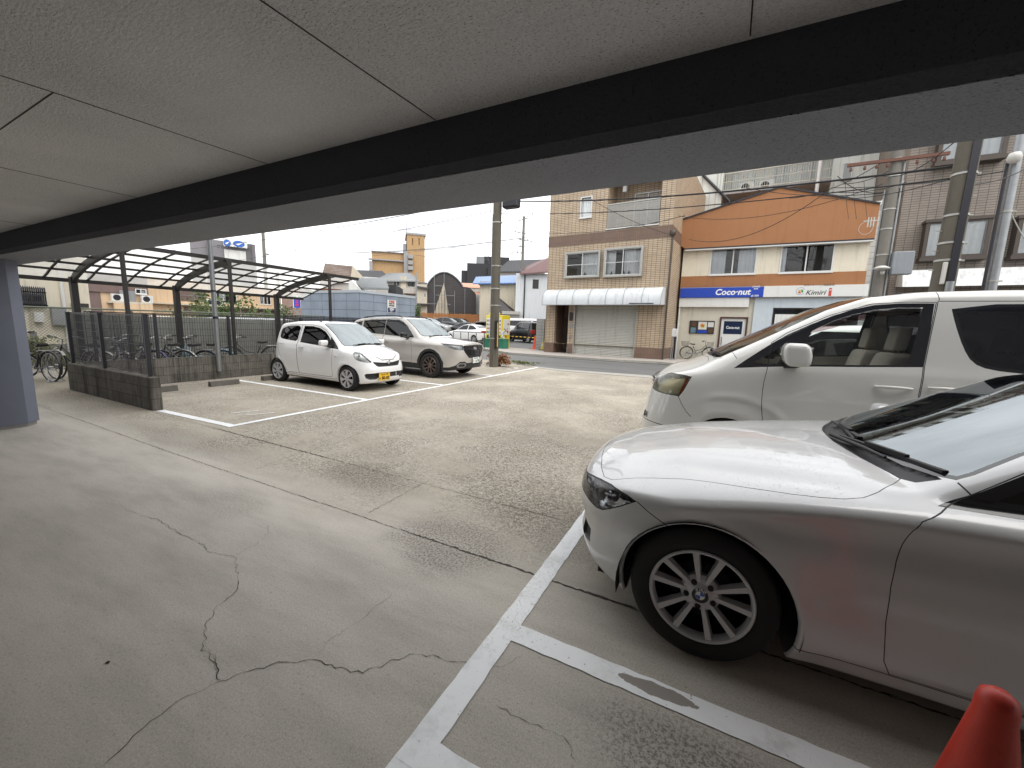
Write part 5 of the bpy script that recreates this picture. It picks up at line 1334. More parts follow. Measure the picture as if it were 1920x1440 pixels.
RP = [(-14.35, 2.36), (-14.1, 2.43), (-13.75, 2.56), (-13.3, 2.69), (-12.8, 2.81), (-12.3, 2.90), (-11.8, 2.97), (-11.35, 3.02)]
RY0, RY1 = 2.0, 10.15
frames = (3.87, 5.94, 8.88)
for y in frames:
    b = MB(); b.cbox(-14.08, -13.92, y - .06, y + .06, 0, 2.40, .008); sb(b, 'post', M['carport'])
    b = MB(); pts = [(-14.05, 2.26), (-13.8, 2.42), (-13.3, 2.60), (-12.8, 2.72), (-12.3, 2.81), (-11.8, 2.88), (-11.3, 2.93)]
    for i in range(len(pts) - 1): b.bar((pts[i][0], y, pts[i][1]), (pts[i + 1][0] + .01, y, pts[i + 1][1]), .075, .15)
    b.cbox(-11.34, -11.22, y - .06, y + .06, 2.84, 2.99, .006); sb(b, 'arm', M['carport'])
    b = MB(); b.cbox(-11.26, -11.19, y - .035, y + .035, .58, 2.88, .006); sb(b, 'front_pole', M['carport'])
for k, (x, z) in enumerate([RP[0], RP[2], RP[3], (-12.75, 2.82), (-12.15, 2.925), RP[-1]]):
    b = MB(); h = .09 if k in (0, 5) else .05; b.bar((x, RY0, z - .03), (x, RY1, z - .03), .05, h); sb(b, 'purlin', M['carport'])
ys = [RY0 + (RY1 - RY0) * i / 11 for i in range(12)]
for y in ys:
    b = MB()
    for i in range(len(RP) - 1): b.bar((RP[i][0], y, RP[i][1]), (RP[i + 1][0] + .005, y, RP[i + 1][1]), .04, .03)
    sb(b, 'rafter', M['carport'])
for i in range(11):
    b = MB(); vs = []
    for (x, z) in RP: vs += [(x, ys[i] + .015, z + .012), (x, ys[i + 1] - .015, z + .012)]
    b.add(vs, [(2 * j, 2 * j + 1, 2 * j + 3, 2 * j + 2) for j in range(len(RP) - 1)], 0, True)
    vs2 = [(a, c, e + .004) for a, c, e in vs]
    sb(b, 'roof_panel', M['polycarb'])
M['galv'] = mat('galvanised_steel', (.30, .31, .315), .42, metal=.6, var=.2, vscale=8, streak=.3)
root = thing('steel_pole', 'slim galvanised steel pole rising in front of the bicycle shelter roof', 'pole', (0, 0, 0))
p0 = onX(409, 666, -11.08); p1 = onX(393, 440, -11.08)
b = MB(); b.tube([(p0[0], p0[1], .2), (p0[0], p0[1], 2.2), (p0[0], p0[1] + .01, 5.5)], .052, 14); b.build('shaft', M['galv'], root)
b = MB(); b.tube([(p0[0], p0[1], 2.15), (p0[0], p0[1], 2.19)], .058, 14); b.tube([(p0[0], p0[1], 1.50), (p0[0], p0[1], 1.56)], .058, 14); b.build('band', M['fence_dark'], root)
# ------------------------------------------------------------------ chain link fence and things behind the shelter
M['fence_green'] = mat('fence_green_grey', (.15, .17, .13), .6, metal=.2, var=.3, streak=.3)
def chain_mat():
    m = bpy.data.materials.new('chain_link_wire'); m.use_nodes = True; t = NT(m); b = t.n['Principled BSDF']; o = t.n['Material Output']
    tc = t.new('ShaderNodeTexCoord'); sp = t.new('ShaderNodeSeparateXYZ', inp={0: tc.outputs['Object']})
    def tri(v): return t.math('ABSOLUTE', t.math('SUBTRACT', t.math('FRACT', t.math('MULTIPLY', v, 1 / .075)), .5))
    y = t.math('ADD', sp.outputs[0], sp.outputs[1]); a = tri(t.math('ADD', y, sp.outputs[2])); c = tri(t.math('SUBTRACT', y, sp.outputs[2]))
    w = t.math('MAXIMUM', t.math('LESS_THAN', a, .05), t.math('LESS_THAN', c, .05))
    tr = t.new('ShaderNodeBsdfTransparent'); b.inputs['Base Color'].default_value = (.2, .21, .18, 1); b.inputs['Roughness'].default_value = .5
    mx = t.new('ShaderNodeMixShader', inp={0: w, 1: tr.outputs[0], 2: b.outputs[0]}); t.l.new(mx.outputs[0], o.inputs[0]); return m
M['chain'] = chain_mat()
root = thing('chain_link_fence', 'greenish chain link fence with round top rail behind the bicycles', 'fence', (0, 0, 0))
CX = -16.0
for y in (3.28, 5.6, 7.9, 10.1, 12.3):
    b = MB(); b.tube([(CX, y, -.02), (CX, y, 1.68)], .03, 10); b.build('post', M['fence_green'], root)
b = MB(); b.tube([(CX, 3.28, 1.66), (CX, 12.4, 1.72)], .024, 10); b.build('top_rail', M['fence_green'], root)
b = MB(); b.box(CX + .003, CX + .006, 3.3, 12.3, .05, 1.64); b.build('wire_mesh', M['chain'], root)
M['sheetfence'] = mat('grey_corrugated_sheet', (.18, .185, .175), .85, var=.3, streak=.7)
b = MB(); n = 130; vs = []
for i in range(n + 1):
    y = 4.3 + 10.2 * i / n; x = -16.4 + (.006 if i % 2 else -.006)
    vs += [(x, y, -.02), (x, y, 1.50)]
b.add(vs, [(2 * i, 2 * i + 1, 2 * i + 3, 2 * i + 2) for i in range(n)]); off = len(b.v); tag(b.build('sheet_fence', M['sheetfence']), 'grey ribbed sheet fence standing behind the chain link', 'fence')
# ------------------------------------------------------------------ bicycles
M['bike_black'] = mat('bike_black_paint', (.015, .015, .016), .3, var=.1, coat=.4)
M['bike_silver'] = mat('bike_silver_paint', (.42, .43, .44), .3, metal=.6, var=.1)
M['bike_white'] = mat('bike_white_paint', (.62, .62, .60), .35, var=.1)
M['bike_blue'] = mat('bike_light_blue_paint', (.20, .38, .46), .35, var=.1, coat=.4)
M['bike_purple'] = mat('bike_purple_paint', (.045, .03, .13), .35, var=.1, coat=.4)
M['bike_steel'] = mat('bike_chrome', (.5, .5, .51), .25, metal=1, var=.1)
M['saddle'] = mat('saddle_vinyl', (.018, .017, .017), .55, var=.2)
M['bike_white_rust'] = mat('rusty_basket_wire', (.22, .2, .18), .6, metal=.4, var=.4)
def bicycle(label, loc, rz, fm, steer=0.0, basket=None, rear_basket=False, guard=None, saddle_h=.80, group='bicycles kept in and around the shelter', lean=0.0, bar='swept'):
    root = thing('bicycle', label, 'bicycle', loc, rz, group)
    root.rotation_euler = (lean, 0, rz)
    guard = guard or fm; r = .325; xb, xf = -.52, .58
    T = lambda mb, pts, rr, n=8: mb.tube(pts, rr, n)
    head_b, head_t = Vector((.47, 0, .60)), Vector((.40, 0, .80)); bb = Vector((-.04, 0, .28)); st = Vector((-.20, 0, .68))
    b = MB(); T(b, [head_t, head_b], .018); T(b, [head_b, Vector((.25, 0, .43)), bb + Vector((.05, 0, .03))], .018); T(b, [head_t + Vector((.01, 0, -.05)), Vector((.2, 0, .53)), bb.lerp(st, .4)], .014); T(b, [bb, st], .016)
    for s in (-1, 1): T(b, [bb + Vector((0, s * .03, 0)), (xb, s * .055, r)], .010); T(b, [st + Vector((0, s * .015, -.05)), (xb, s * .055, r)], .008)
    b.lathe([(.025, -.035), (.025, .035)], 12, c=tuple(bb), axis='y'); b.build('frame', fm, root)
    S = Matrix.Translation(head_b) @ Matrix.Rotation(steer, 4, (head_t - head_b).normalized()) @ Matrix.Translation(-head_b)
    def wheel(x, mx=None):
        n = 40; b = MB(); b.tube([(x + r * math.cos(2 * PI * k / n), 0, r + r * math.sin(2 * PI * k / n)) for k in range(n)], .0175, 8, 0, closed=True)
        if mx: b.xf(mx)
        w = b.build('wheel', M['rubber'], root)
        b = MB(); b.tube([(x + (r - .022) * math.cos(2 * PI * k / n), 0, r + (r - .022) * math.sin(2 * PI * k / n)) for k in range(n)], .009, 6, 0, closed=True)
        for k in range(18):
            a = 2 * PI * k / 18; s = (.025 if k % 2 else -.025); b.tube([(x, s, r), (x + (r - .02) * math.cos(a), 0, r + (r - .02) * math.sin(a))], .0014, 3)
        b.lathe([(.022, -.04), (.022, .04)], 10, c=(x, 0, r), axis='y')
        if mx: b.xf(mx)
        b.build('rim', M['bike_steel'], w)
    wheel(xb); wheel(xf, S)
    def mud(x, a0, a1, mx=None):
        b = MB(); rr = r + .035; k = 18; vs = []
        for i in range(k + 1):
            a = R(a0 + (a1 - a0) * i / k)
            for (o, h) in ((-.03, -.012), (-.015, .004), (.015, .004), (.03, -.012)): vs.append((x + (rr + h) * math.cos(a), o, r + (rr + h) * math.sin(a)))
        b.add(vs, [(4 * i + j, 4 * i + j + 1, 4 * i + j + 5, 4 * i + j + 4) for i in range(k) for j in range(3)], 0, True)
        if mx: b.xf(mx)
        b.build('mudguard', guard, root)
    mud(xb, 20, 205); mud(xf, 15, 140, S)
    b = MB()
    for s in (-1, 1): b.tube([(.475, s * .035, .60), (.50, s * .05, .52), (xf, s * .055, r)], .010, 8)
    b.tube([(.475, -.04, .60), (.475, .04, .60)], .014, 8); b.xf(S); b.build('fork', fm, root)
    b = MB(); b.tube([(.40, 0, .78), (.375, 0, .92)], .013, 8)
    if bar == 'swept': pts = [(.22, .29, .985), (.34, .27, 1.0), (.40, .15, 1.0), (.39, .03, .93), (.39, -.03, .93), (.40, -.15, 1.0), (.34, -.27, 1.0), (.22, -.29, .985)]
    else: pts = [(.33, .29, .96), (.39, .2, .955), (.40, 0, .93), (.39, -.2, .955), (.33, -.29, .96)]
    b.tube(pts, .011, 8); b.xf(S); hb = b.build('handlebar', M['bike_steel'], root)
    b = MB()
    for s in (-1, 1): b.tube([(pts[0][0] - .02, s * pts[0][1], pts[0][2]), (pts[0][0] + .10, s * (pts[0][1] - .01), pts[0][2] + .008)], .016, 8); b.tube([(pts[0][0] + .10, s * pts[0][1], pts[0][2] - .01), (pts[0][0] + .0, s * (pts[0][1] + .0), pts[0][2] - .045)], .005, 5)
    b.xf(S); b.build('grip', M['saddle'], hb)
    b = MB(); prof = [(-.15, .085), (-.12, .105), (-.05, .095), (.02, .05), (.08, .03), (.12, .022)]; vs = []; x0, z0 = -.24, saddle_h
    for (x, w) in prof:
        up = .02 if x < -.05 else 0
        vs += [(x0 + x, -w, z0 - .03 + up), (x0 + x, -w * .8, z0 + .025 + up), (x0 + x, 0, z0 + .035 + up), (x0 + x, w * .8, z0 + .025 + up), (x0 + x, w, z0 - .03 + up)]
    k = len(prof); b.add(vs, [(5 * i + j, 5 * i + j + 1, 5 * i + j + 6, 5 * i + j + 5) for i in range(k - 1) for j in range(4)] + [tuple(range(5)), tuple(5 * (k - 1) + j for j in (4, 3, 2, 1, 0))] + [(5 * i, 5 * i + 5, 5 * i + 9, 5 * i + 4) for i in range(k - 1)], 0, True)
    sd = b.build('saddle', M['saddle'], root); b = MB(); b.tube([st, (x0 + .02, 0, z0 - .02)], .012, 8); b.build('seat_post', M['bike_steel'], sd)
    b = MB(); b.lathe([(.08, -.045), (.085, -.04), (.08, -.035)], 20, c=tuple(bb), axis='y'); b.bar(bb + Vector((0, -.06, 0)), bb + Vector((.12, -.065, -.11)), .012, .022); b.bar(bb + Vector((0, .06, 0)), bb + Vector((-.12, .065, .11)), .012, .022)
    b.cbox(bb.x + .08, bb.x + .17, -.16, -.07, bb.z - .125, bb.z - .10, .005); b.cbox(bb.x - .17, bb.x - .08, .07, .16, bb.z + .10, bb.z + .125, .005); b.box(xb - .06, bb.x + .09, -.058, -.05, .245, .335); b.build('crank', M['bike_steel'], root)
    b = MB()
    for s in (-1, 1): b.tube([(xb, s * .06, r), (xb - .12, s * .12, .03), (xb - .12, s * .16, .008)], .008, 6)
    b.tube([(xb - .12, -.14, .012), (xb - .12, .14, .012)], .008, 6); b.build('kickstand', M['bike_steel'], root)
    b = MB()
    for s in (-1, 1): b.tube([(-.22, s * .05, .66), (-.40, s * .065, .70), (xb - .16, s * .065, .70), (xb - .19, s * .04, .70)], .006, 6); b.tube([(xb, s * .065, r), (xb - .05, s * .065, .70)], .006, 6)
    for x in (-.45, -.55, -.65): b.tube([(x, -.065, .70), (x, .065, .70)], .005, 6)
    b.build('rear_rack', M['bike_steel'], root)
    def bask(x0, x1, w, z0, z1, m, mx=None):
        b = MB(); f = .8
        def ring(t): 
            k = f + (1 - f) * t; cx = (x0 + x1) / 2; hx = (x1 - x0) / 2 * k; hy = w / 2 * k; z = z0 + (z1 - z0) * t
            return [(cx - hx, -hy, z), (cx + hx, -hy, z), (cx + hx, hy, z), (cx - hx, hy, z)]
        for t_ in (0, .2, .4, .6, .8, 1): b.tube(ring(t_), .004 if 0 < t_ < 1 else .006, 4, closed=True)
        A, B = ring(0), ring(1)
        for s in range(4):
            for q in range(7):
                u = q / 7; p = Vector(A[s]).lerp(Vector(A[(s + 1) % 4]), u); e = Vector(B[s]).lerp(Vector(B[(s + 1) % 4]), u); b.tube([p, e], .003, 4)
        for q in range(6): u = q / 6; b.tube([Vector(A[0]).lerp(Vector(A[1]), u), Vector(A[3]).lerp(Vector(A[2]), u)], .003, 4)
        if mx: b.xf(mx)
        b.build('basket', m, root)
    if basket: bask(.46, .78, .36, .70, .93, basket, S)
    if rear_basket: bask(-.82, -.42, .36, .71, .93, basket)
    b = MB(); b.lathe([(0, .04), (.03, .035), (.035, 0), (.02, -.03)], 12, c=(.58, 0, .70), axis='x'); b.xf(S); b.build('lamp', M['bike_steel'], root)
    return root
D = R(180)
bicycle('black bicycle with turned front wheel standing nearest the pillar, outside the short block wall', (-13.72, 3.02, 0), D + R(12), M['bike_black'], steer=R(52), guard=M['bike_black'])
bicycle('bicycle with white mudguard half hidden behind the end of the short block wall', (-13.2, 3.62, 0), D + R(28), M['bike_black'], steer=R(-15), guard=M['bike_white'])
bicycle('white framed bicycle with big dark front basket just inside the short mesh fence', (-12.55, 3.86, 0), R(12), M['bike_white'], basket=M['bike_black'], steer=R(10))
bicycle('dark purple bicycle behind the mesh fence corner', (-13.0, 4.55, 0), D + R(24), M['bike_purple'], steer=R(20))
bicycle('silver bicycle with swept handlebar inside the shelter, left of the middle post', (-12.75, 5.02, 0), D + R(30), M['bike_silver'], steer=R(-22), guard=M['bike_silver'])
bicycle('black bicycle crowded against the silver one by the middle shelter post', (-12.35, 5.28, 0), D + R(36), M['bike_black'], steer=R(25))
bicycle('light blue bicycle with pale mudguards next to the galvanised pole', (-12.35, 5.72, 0), D + R(34), M['bike_blue'], guard=M['bike_blue'], steer=R(18))
bicycle('black bicycle standing alone at the far end of the row, beside the white hatchback', (-12.9, 7.35, 0), D + R(62), M['bike_black'], steer=R(10))
# ------------------------------------------------------------------ buildings
class Facade:
    """vertical wall plane: origin P on the ground, u to the right along the wall, y into the building"""
    def __init__(s, P, a): s.P = np.array([P[0], P[1], 0.0]); s.a = R(a); s.u = np.array([math.cos(s.a), -math.sin(s.a), 0]); s.n = np.array([math.sin(s.a), math.cos(s.a), 0])
    def uz(s, px, py, off=0.0):
        d = ray(px, py); o = np.array([0, 0, EYE]); P = s.P + s.n * off; t = np.dot(P - o, s.n) / np.dot(d, s.n); q = o + d * t
        return float(np.dot(q - s.P, s.u)), float(q[2])
    def rect(s, x0, y0, x1, y1, off=0.0):
        """pixel corners of an upright rectangle -> u0,u1,z0,z1 (means of both edges)"""
        a = s.uz(x0, y0, off); b = s.uz(x1, y1, off); return a[0], b[0], b[1], a[1]
    def root(s, name, label, cat='building', group=None): return thing(name, label, cat, tuple(s.P), -s.a, group)
def facing(px, d):
    """facade that looks at the yard from depth d along column px"""
    r = ray(px, 610); P = r * d / FPX; a = math.degrees(math.atan2(P[0], P[1])); return Facade(P[:2], a)
def wall_front(mb, u0, u1, z0, z1, holes=(), y=0.0, rev=.12, mat=0):
    us = sorted({u0, u1, *[h[0] for h in holes], *[h[1] for h in holes]}); zs = sorted({z0, z1, *[h[2] for h in holes], *[h[3] for h in holes]})
    us = [u for u in us if u0 <= u <= u1]; zs = [z for z in zs if z0 <= z <= z1]
    for i in range(len(us) - 1):
        for j in range(len(zs) - 1):
            cu, cz = (us[i] + us[i + 1]) / 2, (zs[j] + zs[j + 1]) / 2
            if any(h[0] < cu < h[1] and h[2] < cz < h[3] for h in holes): continue
            mb.add([(us[i], y, zs[j]), (us[i + 1], y, zs[j]), (us[i + 1], y, zs[j + 1]), (us[i], y, zs[j + 1])], [(0, 1, 2, 3)], mat)
    for (a, b, c, d) in holes:
        mb.add([(a, y, c), (b, y, c), (b, y, d), (a, y, d), (a, y + rev, c), (b, y + rev, c), (b, y + rev, d), (a, y + rev, d)], [(0, 1, 5, 4), (1, 2, 6, 5), (2, 3, 7, 6), (3, 0, 4, 7)], mat)
def shell(root, m, u0, u1, z0, z1, depth, holes=(), name='wall', roof=None, rev=.12):
    mb = MB(); wall_front(mb, u0, u1, z0, z1, holes, 0, rev)
    mb.add([(u0, 0, z0), (u0, depth, z0), (u0, depth, z1), (u0, 0, z1)], [(0, 1, 2, 3)]); mb.add([(u1, 0, z0), (u1, depth, z0), (u1, depth, z1), (u1, 0, z1)], [(0, 1, 2, 3)])
    mb.add([(u0, depth, z0), (u1, depth, z0), (u1, depth, z1), (u0, depth, z1)], [(0, 1, 2, 3)])
    if roof is None: mb.add([(u0, 0, z1), (u1, 0, z1), (u1, depth, z1), (u0, depth, z1)], [(0, 1, 2, 3)])
    return mb.build(name, m, root, fix=False)
M['bglass'] = glass('window_glass', (.97, .98, .98), 1.5)
M['room'] = mat('room_dark', (.045, .042, .04), .95, var=.3)
M['curtain'] = mat('net_curtain', (.8, .82, .82), .9, var=.1, vscale=4)
M['alu'] = mat('aluminium_frame', (.42, .41, .38), .45, metal=.4, var=.1)
M['alu_dark'] = mat('bronze_frame', (.075, .06, .05), .5, metal=.3, var=.1)
M['alu_white'] = mat('white_frame', (.66, .66, .64), .5, var=.1)
def curtain_mesh(mb, u0, u1, z0, z1, y, amp=.03, n=None):
    n = n or max(6, int((u1 - u0) / .05)); vs = []
    for i in range(n + 1):
        u = u0 + (u1 - u0) * i / n; vs += [(u, y + amp * math.sin(i * 1.7) + amp * .4 * math.sin(i * .7), z0), (u, y + amp * math.sin(i * 1.7), z1)]
    mb.add(vs, [(2 * i, 2 * i + 1, 2 * i + 3, 2 * i + 2) for i in range(n)], 0, True)
def window(root, r, fm, y=.05, t=.05, d=.06, mull=1, trans=0, curtain=None, sill=True, gm=None, dark=True, name='window'):
    u0, u1, z0, z1 = r; mb = MB()
    mb.box(u0, u0 + t, y - d, y, z0, z1); mb.box(u1 - t, u1, y - d, y, z0, z1); mb.box(u0 + t, u1 - t, y - d, y, z1 - t, z1); mb.box(u0 + t, u1 - t, y - d, y, z0, z0 + t)
    for k in range(mull): u = u0 + (u1 - u0) * (k + 1) / (mull + 1); mb.box(u - t * .45, u + t * .45, y - d * .8, y - .004, z0 + t, z1 - t)
    for k in range(trans): z = z0 + (z1 - z0) * (k + 1) / (trans + 1); mb.box(u0 + t, u1 - t, y - d * .7, y - .008, z - t * .25, z + t * .25)
    if sill: mb.box(u0 - .03, u1 + .03, y - d - .05, y - .01, z0 - .05, z0 - .002)
    w = mb.build(name, fm, root)
    g = MB(); g.add([(u0 + t, y - .015, z0 + t), (u1 - t, y - .015, z0 + t), (u1 - t, y - .015, z1 - t), (u0 + t, y - .015, z1 - t)], [(0, 1, 2, 3)]); g.build('pane', gm or M['bglass'], w)
    if dark:
        q = MB(); yb = y + .7; q.add([(u0, y + .01, z0), (u1, y + .01, z0), (u1, yb, z0), (u0, yb, z0), (u0, y + .01, z1), (u1, y + .01, z1), (u1, yb, z1), (u0, yb, z1)], [(0, 1, 2, 3), (4, 5, 6, 7), (2, 3, 7, 6), (0, 3, 7, 4), (1, 2, 6, 5)]); q.build('room_back', M['room'], w)
    if curtain:
        for (a, b, m) in curtain:
            c = MB(); curtain_mesh(c, u0 + (u1 - u0) * a, u0 + (u1 - u0) * b, z0 + t, z1 - t, y + .12); c.build('curtain', m, w)
    return w
def ac_unit(root, u, y, z, w=.8, h=.58, name='air_conditioner'):
    b = MB(); b.cbox(u, u + w, y - .30, y, z, z + h, .015); o = b.build(name, M['acwhite'], root)
    b = MB(); c = (u + w * .4, y - .301, z + h * .5)
    for k in range(4): n = 24; rr = .06 + .055 * k; b.tube([(c[0] + rr * math.cos(2 * PI * i / n), c[1] - .006, c[2] + rr * math.sin(2 * PI * i / n)) for i in range(n)], .006, 4, closed=True)
    b.lathe([(0, 0), (.235, 0)], 24, c=(c[0], c[1] - .001, c[2]), axis='y'); b.build('fan_grille', M['fence_dark'], o)
M['acwhite'] = mat('appliance_white', (.62, .62, .60), .5, var=.15, streak=.3)
M['tan_tile'] = tile_mat('tan_facade_tile', (.52, .405, .285), (.45, .345, .24), (.12, .09, .06), .225, .092, .011, var=.12)
M['brown_tile'] = tile_mat('brown_facade_tile', (.185, .118, .085), (.165, .105, .078), (.10, .07, .055), .12, .30, .007, var=.12)
M['grey_tile'] = tile_mat('taupe_facade_tile', (.255, .215, .178), (.225, .19, .157), (.085, .072, .062), .30, .105, .012, offset=0, var=.14)
M['shutter'] = mat('shutter_grey', (.46, .455, .41), .5, metal=.15, var=.12, streak=.25, vscale=6)
M['awning'] = mat('awning_silver_cloth', (.60, .62, .63), .5, var=.14, vscale=1.6, streak=.35)
# --- tan tiled three storey building
FB = Facade((-5.696, 21.955), 5)
root = FB.root('tan_tile_building', 'three storey tan tiled building with silver awning and closed grey roller shutter')
U0, U1, HB = -3.66, 3.12, 10.6
w1 = FB.rect(1063, 474.5, 1125.5, 520); w2 = FB.rect(1136, 467, 1204.5, 518); w3 = FB.rect(1089.5, 370, 1109.5, 407)
bal = FB.rect(1143, 330, 1236, 419); bal = (bal[0], bal[1], bal[2], bal[2] + 2.6)
dr = FB.rect(1041.5, 572, 1062.8, 658); dr = (dr[0], dr[1], -.1, 2.9); shu = FB.rect(1079.5, 572, 1187, 667); shu = (shu[0], shu[1], -.05, 2.9)
zb0, zb1 = 6.12, 6.68
mb = MB(); wall_front(mb, U0, U1, .62, zb0, [w1, w2, (dr[0], dr[1], .62, 2.9), (shu[0], shu[1], .62, 2.9)], 0, .25); wall_front(mb, U0, U1, zb1, HB, [w3, bal], 0, .2)
mb.add([(U0, 0, .62), (U0, 10, .62), (U0, 10, HB), (U0, 0, HB)], [(0, 1, 2, 3)])
mb.add([(U1, 0, 0), (U1, 10, 0), (U1, 10, HB), (U1, 0, HB)], [(0, 1, 2, 3)]); mb.add([(U0, 0, HB), (U1, 0, HB), (U1, 10, HB), (U0, 10, HB)], [(0, 1, 2, 3)]); mb.add([(U0, 10, 0), (U1, 10, 0), (U1, 10, HB), (U0, 10, HB)], [(0, 1, 2, 3)])
mb.build('wall', M['tan_tile'], root, fix=False)
mb = MB(); mb.box(U0 - .012, U1 + .012, -.02, 10, zb0, zb1); mb.build('brown_tile_band', M['brown_tile'], root)
mb = MB(); mb.box(U0 - .01, dr[0], -.03, .35, -.1, .62); mb.build('tile_plinth', M['brown_tile'], root); mb = MB(); mb.box(dr[1], shu[0] - .05, -.03, .3, -.1, .62); mb.build('tile_plinth', M['brown_tile'], root); mb = MB(); mb.box(shu[1] + .05, U1 + .015, -.03, 9.9, -.1, .62); mb.build('tile_plinth', M['brown_tile'], root)
q = MB(); q.box(dr[0], dr[1], 1.3, 1.35, -.1, 2.9); q.box(dr[0] - .02, dr[0], .35, 1.3, -.1, 2.9); q.box(dr[1], dr[1] + .02, .3, 1.3, -.1, 2.9); q.build('entrance_recess', M['brown_tile'], root)
q = MB(); q.cbox(dr[0] + .05, dr[1] - .05, 1.24, 1.29, 0, 2.1, .01); dd = q.build('door', M['alu_dark'], root); q = MB(); q.tube([(dr[1] - .13, 1.2, .95), (dr[1] - .13, 1.2, 1.15)], .012, 8); q.build('handle', M['chrome_soft'], dd)
q = MB(); nsl = 34
for i in range(nsl):
    z = .02 + (2.83) * i / nsl; h = 2.83 / nsl
    q.add([(shu[0], .12, z), (shu[1], .12, z), (shu[1], .095, z + h * .5), (shu[0], .095, z + h * .5), (shu[1], .12, z + h), (shu[0], .12, z + h)], [(0, 1, 2, 3), (3, 2, 4, 5)])
sh_ = q.build('roller_shutter', M['shutter'], root, fix=False)
q = MB(); q.box(shu[0] - .05, shu[0], -.02, .14, -.05, 2.9); q.box(shu[1], shu[1] + .05, -.02, .14, -.05, 2.9); q.box(shu[0], shu[1], .07, .13, -.08, .06); q.build('shutter_guide', M['alu'], sh_)
for nm, w, cu, dk in (('a', w1, [(.46, .98, M['curtain'])], 1), ('b', w2, [(.02, .28, M['curtain']), (.5, .98, M['curtain'])], 1)):
    u0, u1, z0, z1 = w
    q = MB(); t = .09; y0 = -.22
    q.box(u0, u0 + t, y0, .02, z0, z1); q.box(u1 - t, u1, y0, .02, z0, z1); q.box(u0 + t, u1 - t, y0, .02, z1 - t, z1); q.box(u0 + t, u1 - t, y0, .02, z0, z0 + t); bx = q.build('bay_window', M['alu'], root)
    for s in (0, 1):
        a, b_ = (u0 + t, (u0 + u1) / 2 + .02) if s == 0 else ((u0 + u1) / 2 - .02, u1 - t); y = y0 + .06 + .03 * s
        q = MB(); f = .035; q.box(a, a + f, y - .015, y + .015, z0 + t, z1 - t); q.box(b_ - f, b_, y - .015, y + .015, z0 + t, z1 - t); q.box(a + f, b_ - f, y - .015, y + .015, z1 - t - f, z1 - t); q.box(a + f, b_ - f, y - .015, y + .015, z0 + t, z0 + t + f); q.box(a + f, b_ - f, y - .01, y + .01, (z0 + z1) / 2 - .012, (z0 + z1) / 2 + .012); sa = q.build('sash', M['alu_white'], bx)
        q = MB(); q.add([(a + f, y, z0 + t + f), (b_ - f, y, z0 + t + f), (b_ - f, y, z1 - t - f), (a + f, y, z1 - t - f)], [(0, 1, 2, 3)]); q.build('pane', M['bglass'], sa)
    q = MB()
    for (a, b_, m) in cu: curtain_mesh(q, u0 + (u1 - u0) * a, u0 + (u1 - u0) * b_, z0 + .12, z1 - .12, .10)
    q.build('curtain', M['curtain'], bx)
    q = MB(); q.box(u0, u1, 1.4, 1.45, z0 - .3, z1 + .3); q.build('room_back', M['room'], bx)
    q = MB(); rnd = random.Random(nm)
    for k in range(3): uu = u0 + (u1 - u0) * rnd.uniform(.15, .85); q.lathe([(.0, 0), (.05, 0), (.06, .1), (.03, .16), (.02, .22), (0, .23)], 10, c=(uu, -.05, z0 + t))
    q.build('ornament', M['room'], bx)
window(root, w3, M['alu_white'], y=.02, t=.06, d=.06, mull=0, curtain=[(.02, .98, M['curtain'])])
q = MB(); n = 22     # balcony: slatted front, dark recess behind
for i in range(n): z = bal[2] + .05 + 1.12 * i / n; q.box(bal[0] + .02, bal[1] - .02, -.02, .01, z, z + .030)
for k in range(4): u = bal[0] + .02 + (bal[1] - bal[0] - .08) * k / 3; q.box(u, u + .04, .012, .04, bal[2], bal[2] + 1.2)
q.box(bal[0], bal[1], -.03, .06, bal[2] + 1.18, bal[2] + 1.24); q.build('balcony_railing', M['alu'], root)
q = MB(); q.box(bal[0], bal[1], -.06, .1, bal[2] - .06, bal[2] - .002); q.build('balcony_ledge', M['alu_white'], root)
q = MB(); Z0, Z1 = bal[2] - .002, bal[3]; q.add([(bal[0], .2, Z0), (bal[1], .2, Z0), (bal[1], 1.4, Z0), (bal[0], 1.4, Z0), (bal[0], .2, Z1), (bal[1], .2, Z1), (bal[1], 1.4, Z1), (bal[0], 1.4, Z1)], [(0, 1, 2, 3), (4, 5, 6, 7), (2, 3, 7, 6), (0, 3, 7, 4), (1, 2, 6, 5)]); rec = q.build('balcony_recess', M['tan_tile'], root)
window(root, (bal[0] + 1.0, bal[1] - .25, bal[2] + .1, bal[2] + 2.0), M['alu_white'], y=1.38, t=.06, curtain=[(.5, .9, M['curtain'])], dark=False)
q = MB(); q.cbox(bal[0] + .55, bal[0] + .75, .6, .8, bal[2] + 1.95, bal[2] + 2.3, .02); q.build('balcony_lamp', M['acwhite'], root)
aw = FB.uz(1016, 571.5, -.9); aw2 = FB.uz(1239, 571.5, -.9); at = 3.70     # curved silver awning
A0, A1 = aw[0], aw2[0]; zA = (aw[1] + aw2[1]) / 2
prof = [(0, at), (-.25, at - .02), (-.5, at - .09), (-.7, at - .22), (-.84, at - .42), (-.9, zA + .24), (-.9, zA)]
q = MB(); k = 36; vs = []
for i in range(k + 1):
    u = A0 + (A1 - A0) * i / k; sg = .018 * abs(math.sin(PI * i / k * 7))
    vs += [(u, y + (0 if j == 0 else sg), z - sg * .5) for j, (y, z) in enumerate(prof)]
m_ = len(prof); q.add(vs, [(i * m_ + j, i * m_ + j + 1, (i + 1) * m_ + j + 1, (i + 1) * m_ + j) for i in range(k) for j in range(m_ - 1)], 0, True)
for u in (A0, A1): q.add([(u, y, z) for y, z in prof] + [(u, 0, zA + .05)], [tuple(range(m_ + 1))])
awn = q.build('awning', M['awning'], root, auto=60)
q = MB()
